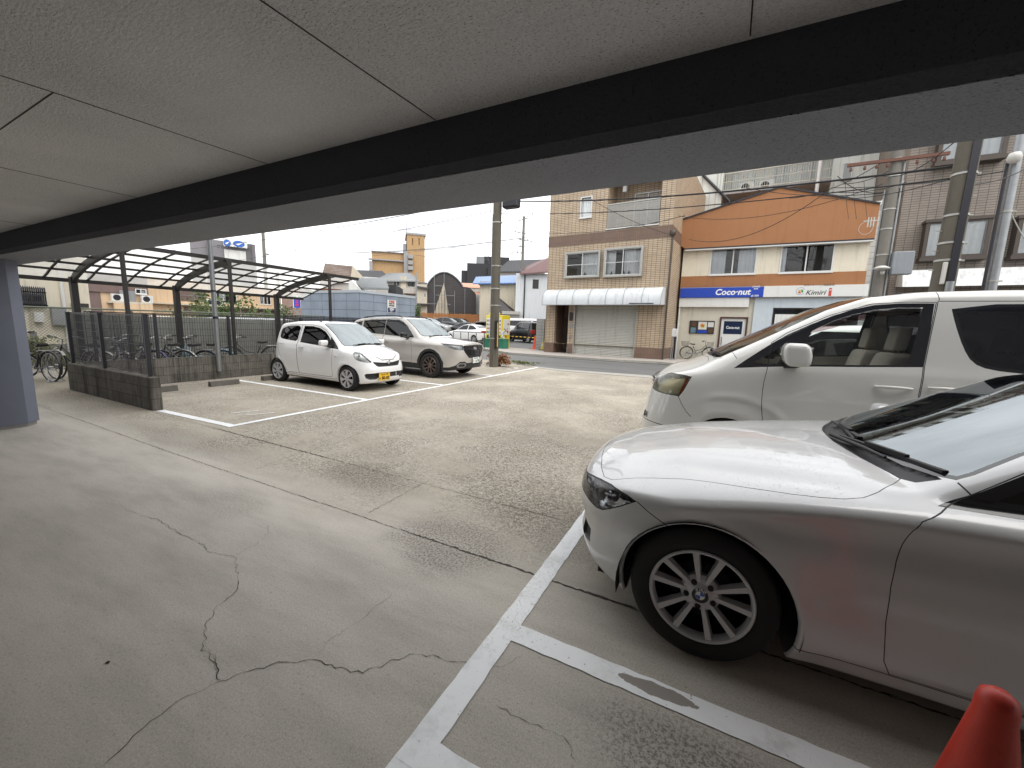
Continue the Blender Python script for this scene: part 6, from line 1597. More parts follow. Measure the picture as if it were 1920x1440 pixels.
for i in range(8):
    u = A0 + (A1 - A0) * i / 7; u = min(max(u, A0 + .01), A1 - .01)
    q.tube([(u, y - .006 if y < 0 else y, z + .006) for y, z in prof], .012, 6)
q.tube([(A0, -.9, zA), (A1, -.9, zA)], .018, 6); q.build('awning_rib', M['galv'], awn)
q = MB(); q.box(A1 - 1.55, A1 - .35, -.909, -.906, zA + .045, zA + .085); q.build('awning_print', M['fence_dark'], awn)
q = MB(); q.tube([(U1 + .06, -.05, .0), (U1 + .06, -.05, 6.0), (U1 + .06, .0, 6.2)], .045, 10); q.build('drainpipe', M['alu_dark'], root)
q = MB(); q.lathe([(.05, 0), (.14, .1), (.14, .3), (.05, .32)], 12, c=(U1 + .06, -.05, 6.1)); q.build('drain_hopper', M['alu_dark'], root)
q = MB(); iu = FB.uz(1072, 585)[0]; q.cbox(iu - .09, iu + .09, -.12, 0, 1.95, 2.42, .03); q.build('wall_lamp', M['fence_dark'], root)
q = MB(); q.cbox(iu - .1, iu + .12, -.04, 0, 1.55, 1.78, .01); q.cbox(iu - .07, iu + .07, -.04, 0, .92, 1.08, .01); q.build('letter_plate', M['galv'], root)
q = MB(); q.tube([(iu - .12, -.12, -.05), (iu - .12, -.12, .38), (iu - .12, -.12, .40)], .028, 8); q.tube([(iu - .12, -.12, .36), (iu - .12, -.2, .36)], .02, 8); q.build('standpipe', M['galv'], root)
# gas meter stand in the alley
g = thing('gas_meter', 'grey gas meter and pipes in the dark alley beside the tan tiled building', 'meter', (FB.P[0] + FB.u[0] * 3.62, FB.P[1] + FB.u[1] * 3.62 + .35, 0))
q = MB(); q.cbox(-.14, .14, -.1, .1, 1.25, 1.65, .02); q.build('meter_box', M['acwhite'], g)
q = MB(); [q.tube([(x, 0, 0), (x, 0, 1.3)], .025, 8) for x in (-.10, .10)]; q.tube([(-.02, .05, 0), (-.02, .05, 1.9)], .02, 8); q.build('pipe', M['galv'], g)

# --- two storey building with shops, rust coloured gable fascia
FS = Facade(G2(1268, 672), 2)
root = FS.root('shop_building', 'cream two storey shop building with rust brown gable fascia and two shop signs')
M['cream'] = mat('cream_render', (.72, .66, .53), .9, var=.12, vscale=2, bump=.2, streak=.3)
M['rust'] = mat('rust_brown_cladding', (.34, .15, .06), .7, var=.10, vscale=1.2, bump=.1, bscale=30, streak=.15)
M['shopgrey'] = mat('shop_wall_beige', (.60, .565, .47), .9, var=.12, streak=.25)
M['bluegrey_render'] = mat('pale_blue_render', (.52, .58, .62), .85, var=.1, streak=.2)
M['alley'] = mat('alley_wall_grey', (.24, .235, .22), .9, var=.3, streak=.5)
s0 = FS.uz(1281, 480)[0]; s1 = FS.uz(1626, 500)[0]
f_ = lambda *p: FS.rect(*p)
sw1 = f_(1334, 467, 1416, 513.5); sw2 = f_(1466, 461, 1560, 509.5)
zs_top = 6.0; zband1 = FS.uz(1450, 513.5)[1]; zband0 = FS.uz(1450, 537)[1]; zsg0 = FS.uz(1450, 557.5)[1]; zsg1 = FS.uz(1450, 537)[1]
mb = MB(); wall_front(mb, s0, s1, zband1, zs_top, [sw1, sw2], 0, .15)
for u in (s0, s1): mb.add([(u, 0, zsg0), (u, 9, zsg0), (u, 9, zs_top + .4), (u, 0, zs_top + .4)], [(0, 1, 2, 3)])
mb.build('wall', M['cream'], root, fix=False)
q = MB(); q.box(s0 - .004, s1 + .004, -.03, 9, zsg0, zband1); q.build('brown_band', M['rust'], root)
gp_ = [FS.uz(px, py, -.35) for px, py in ((1284.4, 466), (1270, 457), (1272.8, 415), (1463, 352), (1650.4, 383), (1640, 446.5))]
q = MB(); q.prism(gp_, -.35, 9, 'y'); q.build('gable_fascia', M['rust'], root)
q = MB()
for a, b_ in ((2, 3), (3, 4)): p, p2 = gp_[a], gp_[b_]; q.bar((p[0], -.36, p[1] + .03), (p2[0], -.36, p2[1] + .03), .10, .07)
p, p2 = gp_[0], gp_[5]; q.bar((p[0], -.30, p[1] - .03), (p2[0], -.30, p2[1] - .03), .12, .06); q.build('fascia_trim', M['fence_dark'], root)
q = MB(); q.bar((gp_[0][0], -.2, gp_[0][1] - .09), (gp_[5][0], -.2, gp_[5][1] - .09), .3, .06); q.build('soffit', M['alu_white'], root)
cw = mat('white_curtain', (.75, .77, .80), .9, var=.12)
window(root, sw1, M['alu_white'], y=.03, t=.06, mull=1, curtain=[(.02, .34, cw), (.62, .98, cw), (.34, .62, M['seat_dark'])])
window(root, sw2, M['alu_white'], y=.03, t=.06, mull=1, curtain=[(.0, .12, cw)])
e0 = FS.uz(1275.6, 548, -.18)[0]; e1 = FS.uz(1431.5, 548, -.18)[0]; e2 = FS.uz(1628.5, 546, -.18)[0]
M['sign_blue'] = mat('sign_royal_blue', (.012, .055, .42), .35, var=.05, coat=.3)
M['sign_white'] = mat('sign_white', (.70, .70, .67), .4, var=.06, coat=.3, streak=.15)
q = MB(); q.cbox(e0, e1, -.18, -.03, zsg0, zsg1, .01); sg1 = q.build('shop_sign', M['sign_blue'], root); tag(sg1, 'royal blue sign with white lettering')
q = MB(); q.box(e0 + .0, e1, -.184, -.181, zsg1 - .03, zsg1 - .01); q.build('sign_edge', M['alu'], sg1)
q = MB(); q.cbox(e1 + .004, e2, -.18, -.03, zsg0, zsg1, .01); sg2 = q.build('shop_sign', M['sign_white'], root); tag(sg2, 'white sign with small round coloured emblem')
H = zsg1 - zsg0; zc = (zsg0 + zsg1) / 2
uu = lambda px: FS.uz(px, 548, -.18)[0]
text_mesh('Coco·nut', H * .78, M['white_ink'], sg1, 'lettering', ((uu(1344) + uu(1403)) / 2, -.183, zc - .01), bold=.012, shear=.18, sx=1.0)
text_mesh('STAND\nBAR', H * .19, M['white_ink'], sg1, 'lettering', (uu(1417), -.183, zc + .20), bold=.002)
text_mesh('all 500', H * .24, M['white_ink'], sg1, 'lettering', (uu(1416), -.183, zc - .20), bold=.002)
text_mesh('Kimiri', H * .58, M['ink'], sg2, 'lettering', ((uu(1509) + uu(1549)) / 2, -.183, zc - .08), shear=.3, bold=.003)
text_mesh('手作りキンパと韓国惣菜', H * .2, M['ink'], sg2, 'lettering', (uu(1534), -.183, zc + .27))
M['logo_red'] = mat('logo_red', (.55, .06, .04), .5, var=0); M['logo_green'] = mat('logo_green', (.03, .28, .10), .5, var=0); M['logo_yellow'] = mat('logo_yellow', (.65, .42, .05), .5, var=0)
lc = (uu(1501), zc); lr = H * .33; q = MB(); n = 30
def disc2(mb, cx, cz, r0, r1, a0, a1, y, mi, k=20):
    vs = []
    for i in range(k + 1):
        t_ = a0 + (a1 - a0) * i / k; vs += [(cx + r0 * math.cos(t_), y, cz + r0 * math.sin(t_)), (cx + r1 * math.cos(t_), y, cz + r1 * math.sin(t_))]
    mb.add(vs, [(2 * i, 2 * i + 1, 2 * i + 3, 2 * i + 2) for i in range(k)], mi)
disc2(q, lc[0], lc[1], lr * .93, lr, R(20), R(330), -.184, 0); disc2(q, lc[0] - lr * .05, lc[1] - lr * .1, 0, lr * .52, R(80), R(190), -.184, 3); disc2(q, lc[0] - lr * .05, lc[1] - lr * .1, 0, lr * .52, R(190), R(290), -.1845, 1); disc2(q, lc[0] + lr * .08, lc[1] - lr * .02, 0, lr * .52, R(-60), R(75), -.1842, 2)
q.build('emblem', [M['blue_ink'], M['logo_red'], M['logo_green'], M['logo_yellow']], sg2, fix=False)
q = MB(); a = uu(1556.5); q.box(a - .055, a + .055, -.184, -.182, zc - .24, zc + .13); st_ = q.build('seal_mark', M['logo_red'], sg2); text_mesh('韓', .09, M['white_ink'], st_, 'lettering', (a, -.186, zc + .03)); 
# ground floor, left shop
lx0, lx1 = s0, FS.uz(1409, 620)[0]; dl = f_(1350.5, 594, 1396, 660); dl = (dl[0], dl[1], -.05, dl[3]); mr = f_(1293.5, 601, 1338, 626.3)
mb = MB(); wall_front(mb, lx0, lx1, -.1, zsg0, [dl], .12, .12); mb.build('shop_front', M['shopgrey'], root, fix=False)
q = MB(); hz0, hz1 = FS.uz(1340, 576)[1], zsg0; q.cbox(s0 + .02, FS.uz(1404, 570)[0], -.10, .115, hz0, hz1, .01); q.build('shutter_box', M['sign_white'], root)
q = MB(); q.box(dl[0], dl[0] + .07, .05, .2, -.05, dl[3]); q.box(dl[1] - .07, dl[1], .05, .2, -.05, dl[3]); q.box(dl[0] + .07, dl[1] - .07, .05, .2, dl[3] - .07, dl[3]); fr_ = q.build('door_frame', mat('door_frame_maroon', (.07, .025, .02), .5, var=.1), root)
q = MB(); q.cbox(dl[0] + .075, dl[1] - .075, .14, .18, -.04, dl[3] - .075, .006); dd = q.build('door', M['sign_white'], root)
dg = f_(1358, 602, 1390, 627); q = MB(); q.box(dg[0], dg[1], .128, .138, dg[2], dg[3]); pn = q.build('door_panel', mat('door_glass_navy', (.01, .02, .055), .2, var=.1), dd)
text_mesh('Coco-nut', .20, M['white_ink'], pn, 'lettering', ((dg[0] + dg[1]) / 2, .126, (dg[2] + dg[3]) / 2), bold=.004, sx=.8)
q = MB(); q.tube([(dl[0] + .17, .09, .85), (dl[0] + .17, .09, 1.3)], .015, 8); q.build('handle', M['alu_dark'], dd)
q = MB(); q.cbox(mr[0], mr[1], .06, .115, mr[2], mr[3], .01); mbd = q.build('menu_board', mat('menu_board_dark', (.03, .022, .018), .4, var=.3), root)
rnd = random.Random(3); q = MB()
for (a, b_, c, d_, mi) in ((.36, .70, .32, .92, 0), (.06, .27, .04, .46, 1), (.74, .97, .52, .90, 0), (.08, .28, .55, .9, 2), (.33, .72, .05, .26, 3), (.78, .95, .08, .42, 2)):
    q.box(mr[0] + (mr[1] - mr[0]) * a, mr[0] + (mr[1] - mr[0]) * b_, .053, .058, mr[2] + (mr[3] - mr[2]) * c, mr[2] + (mr[3] - mr[2]) * d_, mi)
q.build('menu_card', [mat('card_white', (.6, .6, .58), .5, var=.2), mat('card_blue', (.12, .20, .26), .5, var=.5), mat('card_brown', (.09, .045, .02), .5, var=.4), M['sign_blue']], mbd)
q = MB(); c = (mr[0] + (mr[1] - mr[0]) * .53, mr[2] + (mr[3] - mr[2]) * .62); disc2(q, *c, 0, .12, 0, 2 * PI, .051, 0); disc2(q, c[0] - .02, c[1] + .01, 0, .06, 0, 2 * PI, .050, 1); disc2(q, c[0] + .05, c[1] - .02, 0, .045, 0, 2 * PI, .0495, 2); q.build('menu_picture', [M['logo_yellow'], M['logo_red'], M['logo_green']], mbd, fix=False)
q = MB(); q.tube([(s0 + .06, -.03, 0), (s0 + .06, -.03, hz0)], .04, 8); q.build('drainpipe', M['alu_white'], root)
# right shop
r0, r1 = lx1, s1; op = FS.rect(1450, 577, 1600, 664); op = (op[0], op[1], -.05, op[3])
mb = MB(); wall_front(mb, r0, r1, -.1, zsg0, [op], .03, .3); mb.build('shop_front', M['bluegrey_render'], root, fix=False)
q = MB(); q.box(op[0], op[1], 2.4, 2.45, -.1, op[3] + .2); q.build('shop_interior', M['room'], root)
q = MB(); q.box(op[0], op[0] + .06, .1, .2, 0, op[3]); q.box((op[0] + op[1]) / 2 - .03, (op[0] + op[1]) / 2 + .03, .1, .2, 0, op[3]); q.box(op[0], op[1], .1, .2, op[3] - .06, op[3]); gd = q.build('glass_door', M['alu_dark'], root)
q = MB(); q.box(op[0] + .06, op[1], .145, .15, .05, op[3] - .06); q.build('pane', M['bglass'], gd)
q = MB(); curtain_mesh(q, op[0] + .12, op[0] + 1.55, 1.35, op[3] - .32, .02, .012); nr = q.build('shop_curtain', M['sign_white'], root); text_mesh('の', .5, M['ink'], nr, 'lettering', (op[0] + .95, -.02, 1.75), bold=.01)
q = MB(); q.box(s0 - .4, s0 - .02, 9, 9.1, 0, 6); q.build('alley_end', M['alley'], root)
# bike in front
bx = FS.uz(1306, 668, -.45); Pb = FS.P + FS.u * bx[0] - FS.n * .45
bicycle('black city bicycle with front and rear wire baskets parked before the menu board', (Pb[0], Pb[1], .055), -FS.a + R(4), M['bike_black'], basket=M['bike_white_rust'], rear_basket=True, group=None)
# --- taupe tiled building on the right
GT = onY(1664, 551, 25.3); FT = Facade(GT[:2], 3)
root = FT.root('taupe_tile_building', 'taupe tiled building on the right with brown bay windows and white canopy')
def bay(root, r, cur, depth=.45):
    u0, u1, z0, z1 = r; q = MB(); t = .13
    q.box(u0, u0 + t, -depth, 0, z0, z1); q.box(u1 - t, u1, -depth, 0, z0, z1); q.box(u0 - .05, u1 + .05, -depth - .06, 0, z1, z1 + .12); q.box(u0 - .05, u1 + .05, -depth - .04, 0, z0 - .16, z0)
    q.box(u0 + (u1 - u0) * .36, u0 + (u1 - u0) * .36 + .09, -depth, -depth + .06, z0, z1); q.box(u0 + t, u1 - t, -depth, -depth + .05, z1 - .07, z1); q.box(u0 + t, u1 - t, -depth, -depth + .05, z0, z0 + .07)
    w = q.build('bay_window', M['alu_dark'], root); q = MB(); q.box(u0 + t, u1 - t, -depth + .02, -depth + .024, z0 + .07, z1 - .07); q.build('pane', M['bglass'], w)
    q = MB()
    for (a, b) in cur: curtain_mesh(q, u0 + t + (u1 - u0 - 2 * t) * a, u0 + t + (u1 - u0 - 2 * t) * b, z0 + .06, z1 - .06, -depth + .12, .035)
    q.build('curtain', M['curtain'], w); q = MB(); q.box(u0, u1, .05, .08, z0, z1); q.build('room_back', M['room'], w)
tw = [FT.rect(1738, 418, 1850, 478, -.45), FT.rect(1766, 246, 1886, 288, -.45), FT.rect(1912, 410, 2010, 474, -.45)]
shell(root, M['grey_tile'], 0, 16, -.1, 17, 8, [(r[0], r[1], r[2], r[3]) for r in tw])
bay(root, tw[0], [(0.02, .30), (.40, .98)]); bay(root, tw[1], [(.02, .32), (.40, .98)]); bay(root, tw[2], [(.02, .96)])
c0 = FT.uz(1692, 538, -1.1); q = MB(); zc0 = c0[1]; q.prism([(0, zc0 + .75), (-.75, zc0 + .75), (-1.1, zc0), (-1.06, zc0), (0, zc0 + .1)], c0[0], 16, 'x'); q.build('canopy', mat('canopy_white', (.62, .63, .62), .5, var=.12, streak=.3), root)
q = MB(); q.box(.6, 13.5, .02, .05, 0, zc0 - .1); q.build('shop_front', M['room'], root)
# --- white house between the shop and the taupe building
FH = Facade(onY(1650, 560, 25.8)[:2], 2)
root = FH.root('white_house', 'narrow white house with ribbed siding squeezed between shop and taupe building', 'house')
M['siding'] = tile_mat('white_siding', (.62, .62, .59), (.58, .58, .56), (.30, .30, .29), 3.0, .28, .012, offset=0, var=.1)
M['white_wall'] = mat('white_render', (.66, .66, .63), .9, var=.10, vscale=1.5, streak=.35)
M['white_wall_cool'] = mat('cool_white_render', (.62, .64, .66), .9, var=.08, vscale=1.5, streak=.25)
h0, h1 = FH.uz(1632, 450)[0], FH.uz(1684, 430)[0]; zt = FH.uz(1650, 352)[1]
shell(root, M['siding'], h0, h1, -.1, zt - .6, 7, [])
q = MB(); q.prism([(h0, zt - 1.0), (h1, zt + .1), (h1, zt + .3), (h0, zt - .8)], -.25, 7, 'y'); q.build('roof', M['alu_white'], root)
q = MB(); wu = FH.uz(1672, 395)[0]; q.box(wu, wu + .55, -.06, .02, FH.uz(1672, 415)[1], FH.uz(1672, 388)[1]); q.build('vent_hood', M['alu_dark'], root)
# --- white apartment block behind the shop
FA = Facade(onY(1400, 500, 31.0)[:2], 3)
root = FA.root('white_apartment_block', 'weathered off-white apartment block with barred balconies rising behind the gable')
M['offwhite'] = mat('stained_offwhite_render', (.62, .64, .60), .95, var=.12, vscale=.8, streak=.55, bump=.1)
M['concrete_grey'] = mat('balcony_concrete', (.33, .325, .32), .9, var=.2, streak=.4)
l0 = FA.uz(1268, 380)[0]; l1 = FA.uz(1352, 380)[0]; l2 = FA.uz(1560, 340)[0]; l3 = FA.uz(1648, 330)[0]
zA0 = FA.uz(1420, 352)[1]
q = MB(); q.box(l0, l1, 0, 12, -.1, 15); q.box(l1, l2, 2.0, 12, -.1, 15); q.box(l2, l3, .6, 12, -.1, 14.2); q.build('wall', M['offwhite'], root)
for k, zf in enumerate((zA0, zA0 + 2.9, zA0 - 2.9)):
    q = MB(); q.box(l1 + .01, l2 - .02, .02, 1.99, zf - .18, zf); q.build('balcony_slab', M['concrete_grey'], root)
    q = MB(); n = int((l2 - l1) / .13)
    for i in range(n): u = l1 + .05 + (l2 - l1 - .1) * i / n; q.bar((u, .06, zf), (u, .06, zf + 1.12), .022)
    q.bar((l1, .06, zf + 1.13), (l2, .06, zf + 1.13), .05); q.bar((l1, .06, zf + .08), (l2, .06, zf + .08), .04); q.bar((l1, .06, zf + .6), (l2, .06, zf + .6), .03); q.build('balcony_railing', mat('railing_cream', (.52, .50, .42), .5, var=.2), root)
    for (a, b_) in ((.08, .30), (.48, .66), (.74, .92)): window(root, (l1 + (l2 - l1) * a, l1 + (l2 - l1) * b_, zf + .1, zf + 2.1), M['alu_white'], y=1.98, t=.07, curtain=[(.1, .5, M['curtain'])] if a < .6 else None)
    ac_unit(root, l1 + (l2 - l1) * .36, 1.0, zf + .02); ac_unit(root, l1 + (l2 - l1) * .17, .9, zf + .02)
q = MB(); p = FA.uz(1317, 327, -.1); p2 = FA.uz(1368, 378, -.1); q.tube([(p[0], -.1, p[1]), (p2[0], -.1, p2[1])], .09, 8); q.tube([(p2[0], -.1, p2[1]), (p2[0], -.1, p2[1] - 3)], .09, 8); q.build('drainpipe', M['fence_dark'], root)
q = MB(); p = FA.uz(1533, 345, -.05); q.tube([(p[0], -.05, 0), (p[0], -.05, 14)], .1, 8); q.build('downpipe', M['alu_white'], root)
w_ = FA.rect(1585, 300, 1600, 330); window(root, (w_[0], w_[1], w_[2], w_[3]), M['alu_white'], y=.58, dark=False, mull=0)

# --- generic far house helper: plain body, roof, windows read from the photograph's columns
def house(name, label, px, d, x0, x1, ytop, m, roofs=(), wins=(), depth=7, cat='house', zb=-.3, fm=None, extra=None, a=None):
    F = facing(px, d) if a is None else Facade((ray(px, 610) * d / FPX)[:2], a)
    root = F.root(name, label, cat); u0, u1 = F.uz(x0, ytop)[0], F.uz(x1, ytop)[0]; zt = F.uz((x0 + x1) / 2, ytop)[1]
    hs = [F.rect(*w[:4]) for w in wins]
    shell(root, m, u0, u1, zb, zt, depth, hs)
    for w, h in zip(wins, hs): window(root, h, fm or M['alu_white'], y=.04, t=.07, mull=w[4] if len(w) > 4 else 1, curtain=[(.1, .6, M['curtain'])] if len(w) > 5 else None, sill=False)
    for (poly, y0, y1, rm) in roofs:
        q = MB(); q.prism([F.uz(px_, py_, y0) for px_, py_ in poly], y0, y1, 'y'); q.build('roof', rm, root, auto=30)
    return F, root, (u0, u1, zt)
M['roof_brown'] = tile_mat('brown_roof_tile', (.20, .14, .105), (.17, .12, .09), (.07, .05, .04), .3, .25, .03)
M['roof_grey'] = mat('grey_metal_roof', (.22, .23, .235), .5, metal=.3, var=.12)
M['roof_dark'] = mat('dark_slate_roof', (.06, .06, .065), .7, var=.2)
M['roof_pink'] = mat('salmon_roof', (.55, .30, .21), .8, var=.12)
M['roof_blue'] = mat('blue_glazed_roof', (.06, .16, .38), .3, var=.15, coat=.3)
M['roof_red'] = mat('red_brown_metal_roof', (.14, .075, .07), .5, var=.15)
M['cream_wall'] = mat('pale_cream_render', (.58, .52, .41), .9, var=.1, streak=.35)
M['beige_wall'] = mat('beige_render', (.50, .46, .42), .9, var=.1, streak=.3)
M['charcoal'] = tile_mat('charcoal_siding', (.062, .054, .054), (.055, .048, .048), (.03, .027, .027), 4.0, .22, .02, var=.15)
M['black_wall'] = mat('black_cladding', (.028, .028, .031), .7, var=.15)
M['tan_wall'] = tile_mat('ochre_tile', (.46, .285, .13), (.43, .265, .12), (.30, .18, .085), .6, .3, .02, var=.08)
M['brick_pink'] = tile_mat('pinkish_brick', (.33, .21, .17), (.30, .19, .155), (.22, .17, .15), .4, .14, .02)
M['peach'] = mat('peach_render', (.62, .45, .29), .9, var=.10, vscale=1.0, streak=.35)
M['mauve'] = mat('mauve_brown_wall', (.165, .115, .105), .85, var=.12, streak=.2)
def slope_roof(F, root, eave, ridge, y0, y1, m, name='roof', t=.12):
    """roof plane seen from the front: eave pixels (left,right) at depth y0, ridge pixels at depth y1"""
    e = [F.uz(*p, y0) for p in eave]; r = [F.uz(*p, y1) for p in ridge]
    vs = [(e[0][0], y0, e[0][1]), (e[1][0], y0, e[1][1]), (r[1][0], y1, r[1][1]), (r[0][0], y1, r[0][1])]; vs += [(a, b_, c - t) for a, b_, c in vs]
    q = MB(); q.add(vs, [(0, 1, 2, 3), (7, 6, 5, 4), (0, 4, 5, 1), (1, 5, 6, 2), (2, 6, 7, 3), (3, 7, 4, 0)])
    # standing seams
    n = 14
    for i in range(n + 1):
        a = Vector(vs[0]).lerp(Vector(vs[1]), i / n); b_ = Vector(vs[3]).lerp(Vector(vs[2]), i / n); q.bar(a + Vector((0, 0, .02)), b_ + Vector((0, 0, .02)), .05, .05)
    return q.build(name, m, root)
# houses across the yards, left to right
F, root, _ = house('white_house', 'white house with grey ribbed metal roof behind the blue-grey wall building', 690, 30, 650, 733, 549, M['white_wall'], a=-35)
slope_roof(F, root, ((682, 540), (729, 541)), ((653, 521), (722, 522)), -.3, 3.0, M['roof_grey'])
q = MB(); p = [F.uz(650, 552), F.uz(655, 522), F.uz(684, 550)]; q.prism(p, .05, 2.0, 'y'); q.build('gable', M['white_wall'], root)
q = MB(); p = F.rect(727, 533, 742, 552); q.box(p[0], p[1], .2, 4, -.3, p[3]); q.build('annex', M['black_wall'], root)
F, root, _ = house('brown_roof_house', 'house with brown tiled gable roof beyond the shelter end', 645, 48, 606, 690, 530, M['beige_wall'])
slope_roof(F, root, ((600, 532), (684, 524)), ((610, 494), (661, 499)), -.3, 4.0, M['roof_brown'])
q = MB(); q.prism([F.uz(661, 498), F.uz(684, 523), F.uz(684, 535), F.uz(655, 535)], -.1, 3, 'y'); q.build('gable', M['cream_wall'], root)
F, root, _ = house('rust_wall_house', 'low house with reddish brown wall just past the shelter roof', 625, 34, 590, 641, 541, mat('reddish_brown_wall', (.15, .055, .03), .85, var=.2))
F, root, _ = house('slate_roof_house', 'house with dark slate hip roof and white walls', 700, 56, 668, 735, 520, M['white_wall'])
slope_roof(F, root, ((664, 523), (732, 523)), ((668, 506), (716, 508)), -.4, 4.0, M['roof_dark'])
F, root, _ = house('two_storey_house', 'two storey beige house with grey hip roof and dark balcony window', 745, 50, 704, 782, 524, M['beige_wall'], wins=[(763, 524, 779, 539, 0), (737, 527, 750, 537, 1)])
slope_roof(F, root, ((702, 526), (786, 527)), ((730, 512), (770, 512)), -.5, 4.0, M['roof_grey'])
q = MB(); p = F.rect(751, 518, 762, 553); q.box(p[0], p[1], -.25, -.01, -.3, p[3]); q.build('pilaster', M['cream_wall'], root)
q = MB(); p = F.rect(756, 541, 784, 552); q.box(p[0], p[1], -1.0, -.05, p[2], p[3]); q.build('balcony', M['beige_wall'], root)
F, root, _ = house('cream_annex', 'slim cream building left of the arched charcoal house', 791, 49, 782, 801, 533, M['cream_wall'], wins=[(795, 549, 799, 558, 0)])
slope_roof(F, root, ((780, 537), (803, 541)), ((786, 530), (800, 530)), -.4, 3, M['roof_dark'])
q = MB(); p = F.rect(780, 569, 802, 572); q.box(p[0], p[1], -.8, -.01, p[2], p[3]); q.build('lean_to_roof', M['roof_dark'], root)
# tan block and tower
F, root, _ = house('ochre_tower_block', 'distant ochre apartment block with tall lift tower above the house roofs', 740, 110, 697, 768, 473, M['tan_wall'], depth=14)
q = MB(); p = F.rect(763, 441, 796, 513); wins = [F.rect(772.5, 448, 774.5, 461), F.rect(784.5, 448, 786.5, 461)]
wall_front(q, p[0], p[1], -.3, p[3], wins, -1, .5); q.box(p[0], p[1], -.4, 8, -.3, p[3] - .01); q.build('lift_tower', M['tan_wall'], root)
q = MB(); q.box(p[0] - .3, p[1] + .3, -1.2, 8.2, p[3] + .01, p[3] + .5); a_ = F.rect(695, 471, 765, 475); q.box(a_[0], a_[1], -.4, 0, a_[2], a_[3]); a_ = F.rect(691, 487, 765, 490); q.box(a_[0], a_[1], -.9, -.02, a_[2], a_[3]); a_ = F.rect(757, 471, 765, 512); q.box(a_[0], a_[1], -1.3, -.95, -.3, a_[3]); a_ = F.rect(692, 473, 697, 512); q.box(a_[0], a_[1] + .3, -.8, -.42, -.3, a_[2] + 3); q.build('concrete_band', M['concrete_grey'], root)
for yy in (481, 492, 502): q = MB(); a_ = F.rect(765, yy, 774, yy + 6); q.box(a_[0], a_[1], -2.2, -1.02, a_[2], a_[2] + 1); q.build('stair_landing', M['concrete_grey'], root)
q = MB(); p = F.uz(762, 420); q.tube([(p[0], 0, F.uz(762, 475)[1]), (p[0], 0, F.uz(762, 412)[1])], .06, 5); q.build('aerial', M['fence_dark'], root)
q = MB(); a_ = F.rect(756, 456, 764, 474); q.box(a_[0], a_[1], .5, 3, a_[2] - 2, a_[3]); q.build('water_tank', M['galv'], root)
# arched charcoal house
F = facing(850, 50); root = F.root('arched_house', 'charcoal house with barrel vault gable and cream triangle on its wall', 'house')
pts = [F.uz(px, py) for px, py in ((800, 596), (800, 537), (803, 531), (809, 523), (817, 516), (824, 512.5), (832, 511), (840, 512), (849, 516.5), (857, 523), (864, 531), (868, 537.5), (877, 538.5), (884, 542.5), (890, 548), (892.5, 552), (892.5, 596))]
q = MB(); q.prism(pts, 0, 1.0, 'y'); q.build('gable_wall', M['charcoal'], root)
q = MB(); e = [F.uz(px, py, -.2) for px, py in ((798.5, 538), (803, 530), (809, 522), (817, 515), (824, 511.5), (832, 510), (840, 511), (849, 515.5), (857, 522), (864, 530), (868, 536.5))]
q.tube([(u, -.1, z) for u, z in e], .09, 6); q.build('verge', M['roof_grey'], root)
def vault(px0, pxr, py0, py1, ybase):
    q = MB(); a = F.uz(px0, py0); vs = []; n = 8
    for i in range(n + 1):
        f = i / n; z = F.uz(px0, py0 + (py1 - py0) * (f ** 1.6))[1]; u0 = F.uz(px0 + 16 * f, py0)[0]; u1 = F.uz(pxr + 14 * f, py0)[0]
        vs += [(u0, .25 - ybase * (1 - f) * 0 + (1 - f) * 2.2, z), (u1, .25 + (1 - f) * 2.2, z)]
    q.add(vs, [(2 * i, 2 * i + 1, 2 * i + 3, 2 * i + 2) for i in range(n)], 0, True); return q
q = vault(853, 893, 524, 536, 0); q.v = [(u, y + 1.2, z) for u, y, z in q.v]; q.build('vault_roof', M['roof_pink'], root, fix=False)
q = vault(877, 903, 539.5, 551, 0); q.v = [(u, y + .6, z) for u, y, z in q.v]; q.build('vault_roof', M['roof_pink'], root, fix=False)
a_ = F.rect(860, 536, 905, 541); q = MB(); q.box(a_[0], a_[1], 1.6, 5, a_[2] - .3, a_[3]); q.build('clerestory', M['white_wall'], root)
a_ = F.rect(892.5, 551, 930, 596); h_ = [F.rect(900, 556, 915, 583), F.rect(917, 556, 928, 583)]; q = MB(); wall_front(q, a_[0], a_[1], -.3, a_[3], h_, .8, .15); q.box(a_[0], a_[1], 1.6, 6, -.3, a_[3] - .02); q.build('side_wall', M['white_wall_cool'], root, fix=False)
for h in h_: window(root, h, M['alu_white'], y=.86, mull=0, curtain=[(.05, .95, M['curtain'])], sill=False, dark=False)
tr_ = [F.uz(px, py, -.06) for px, py in ((811, 596), (832.8, 529.5), (842.5, 596))]; q = MB(); q.prism(tr_, -.06, -.01, 'y'); tr = q.build('cream_triangle', M['cream_wall'], root)
q = MB()
for px in (817, 823, 828, 834, 839): a_ = F.uz(px, 586, -.08); t_ = F.uz(px, 545 if 822 < px < 838 else 568, -.08); q.bar((a_[0], -.08, a_[1] - .5), (t_[0], -.08, t_[1]), .10, .04)
q.build('window_bar', M['roof_brown'], tr)
q = MB()
for (x, y0, y1) in ((814.5, 516, 588), (833, 508, 588), (852.5, 545, 588), (872, 541, 588)): a_ = F.uz(x, y0, -.5); c_ = F.uz(x, y1, -.5); q.bar((a_[0], -.5, a_[1]), (a_[0], -.5, c_[1]), .05)
for (x0, x1, y) in ((816, 833, 535.5), (817, 852, 553), (801, 845, 569)): a_ = F.uz(x0, y, -.5); c_ = F.uz(x1, y, -.5); q.bar((a_[0], -.5, a_[1]), (c_[0], -.5, a_[1]), .05)
q.build('pipe_trellis', M['galv'], root)
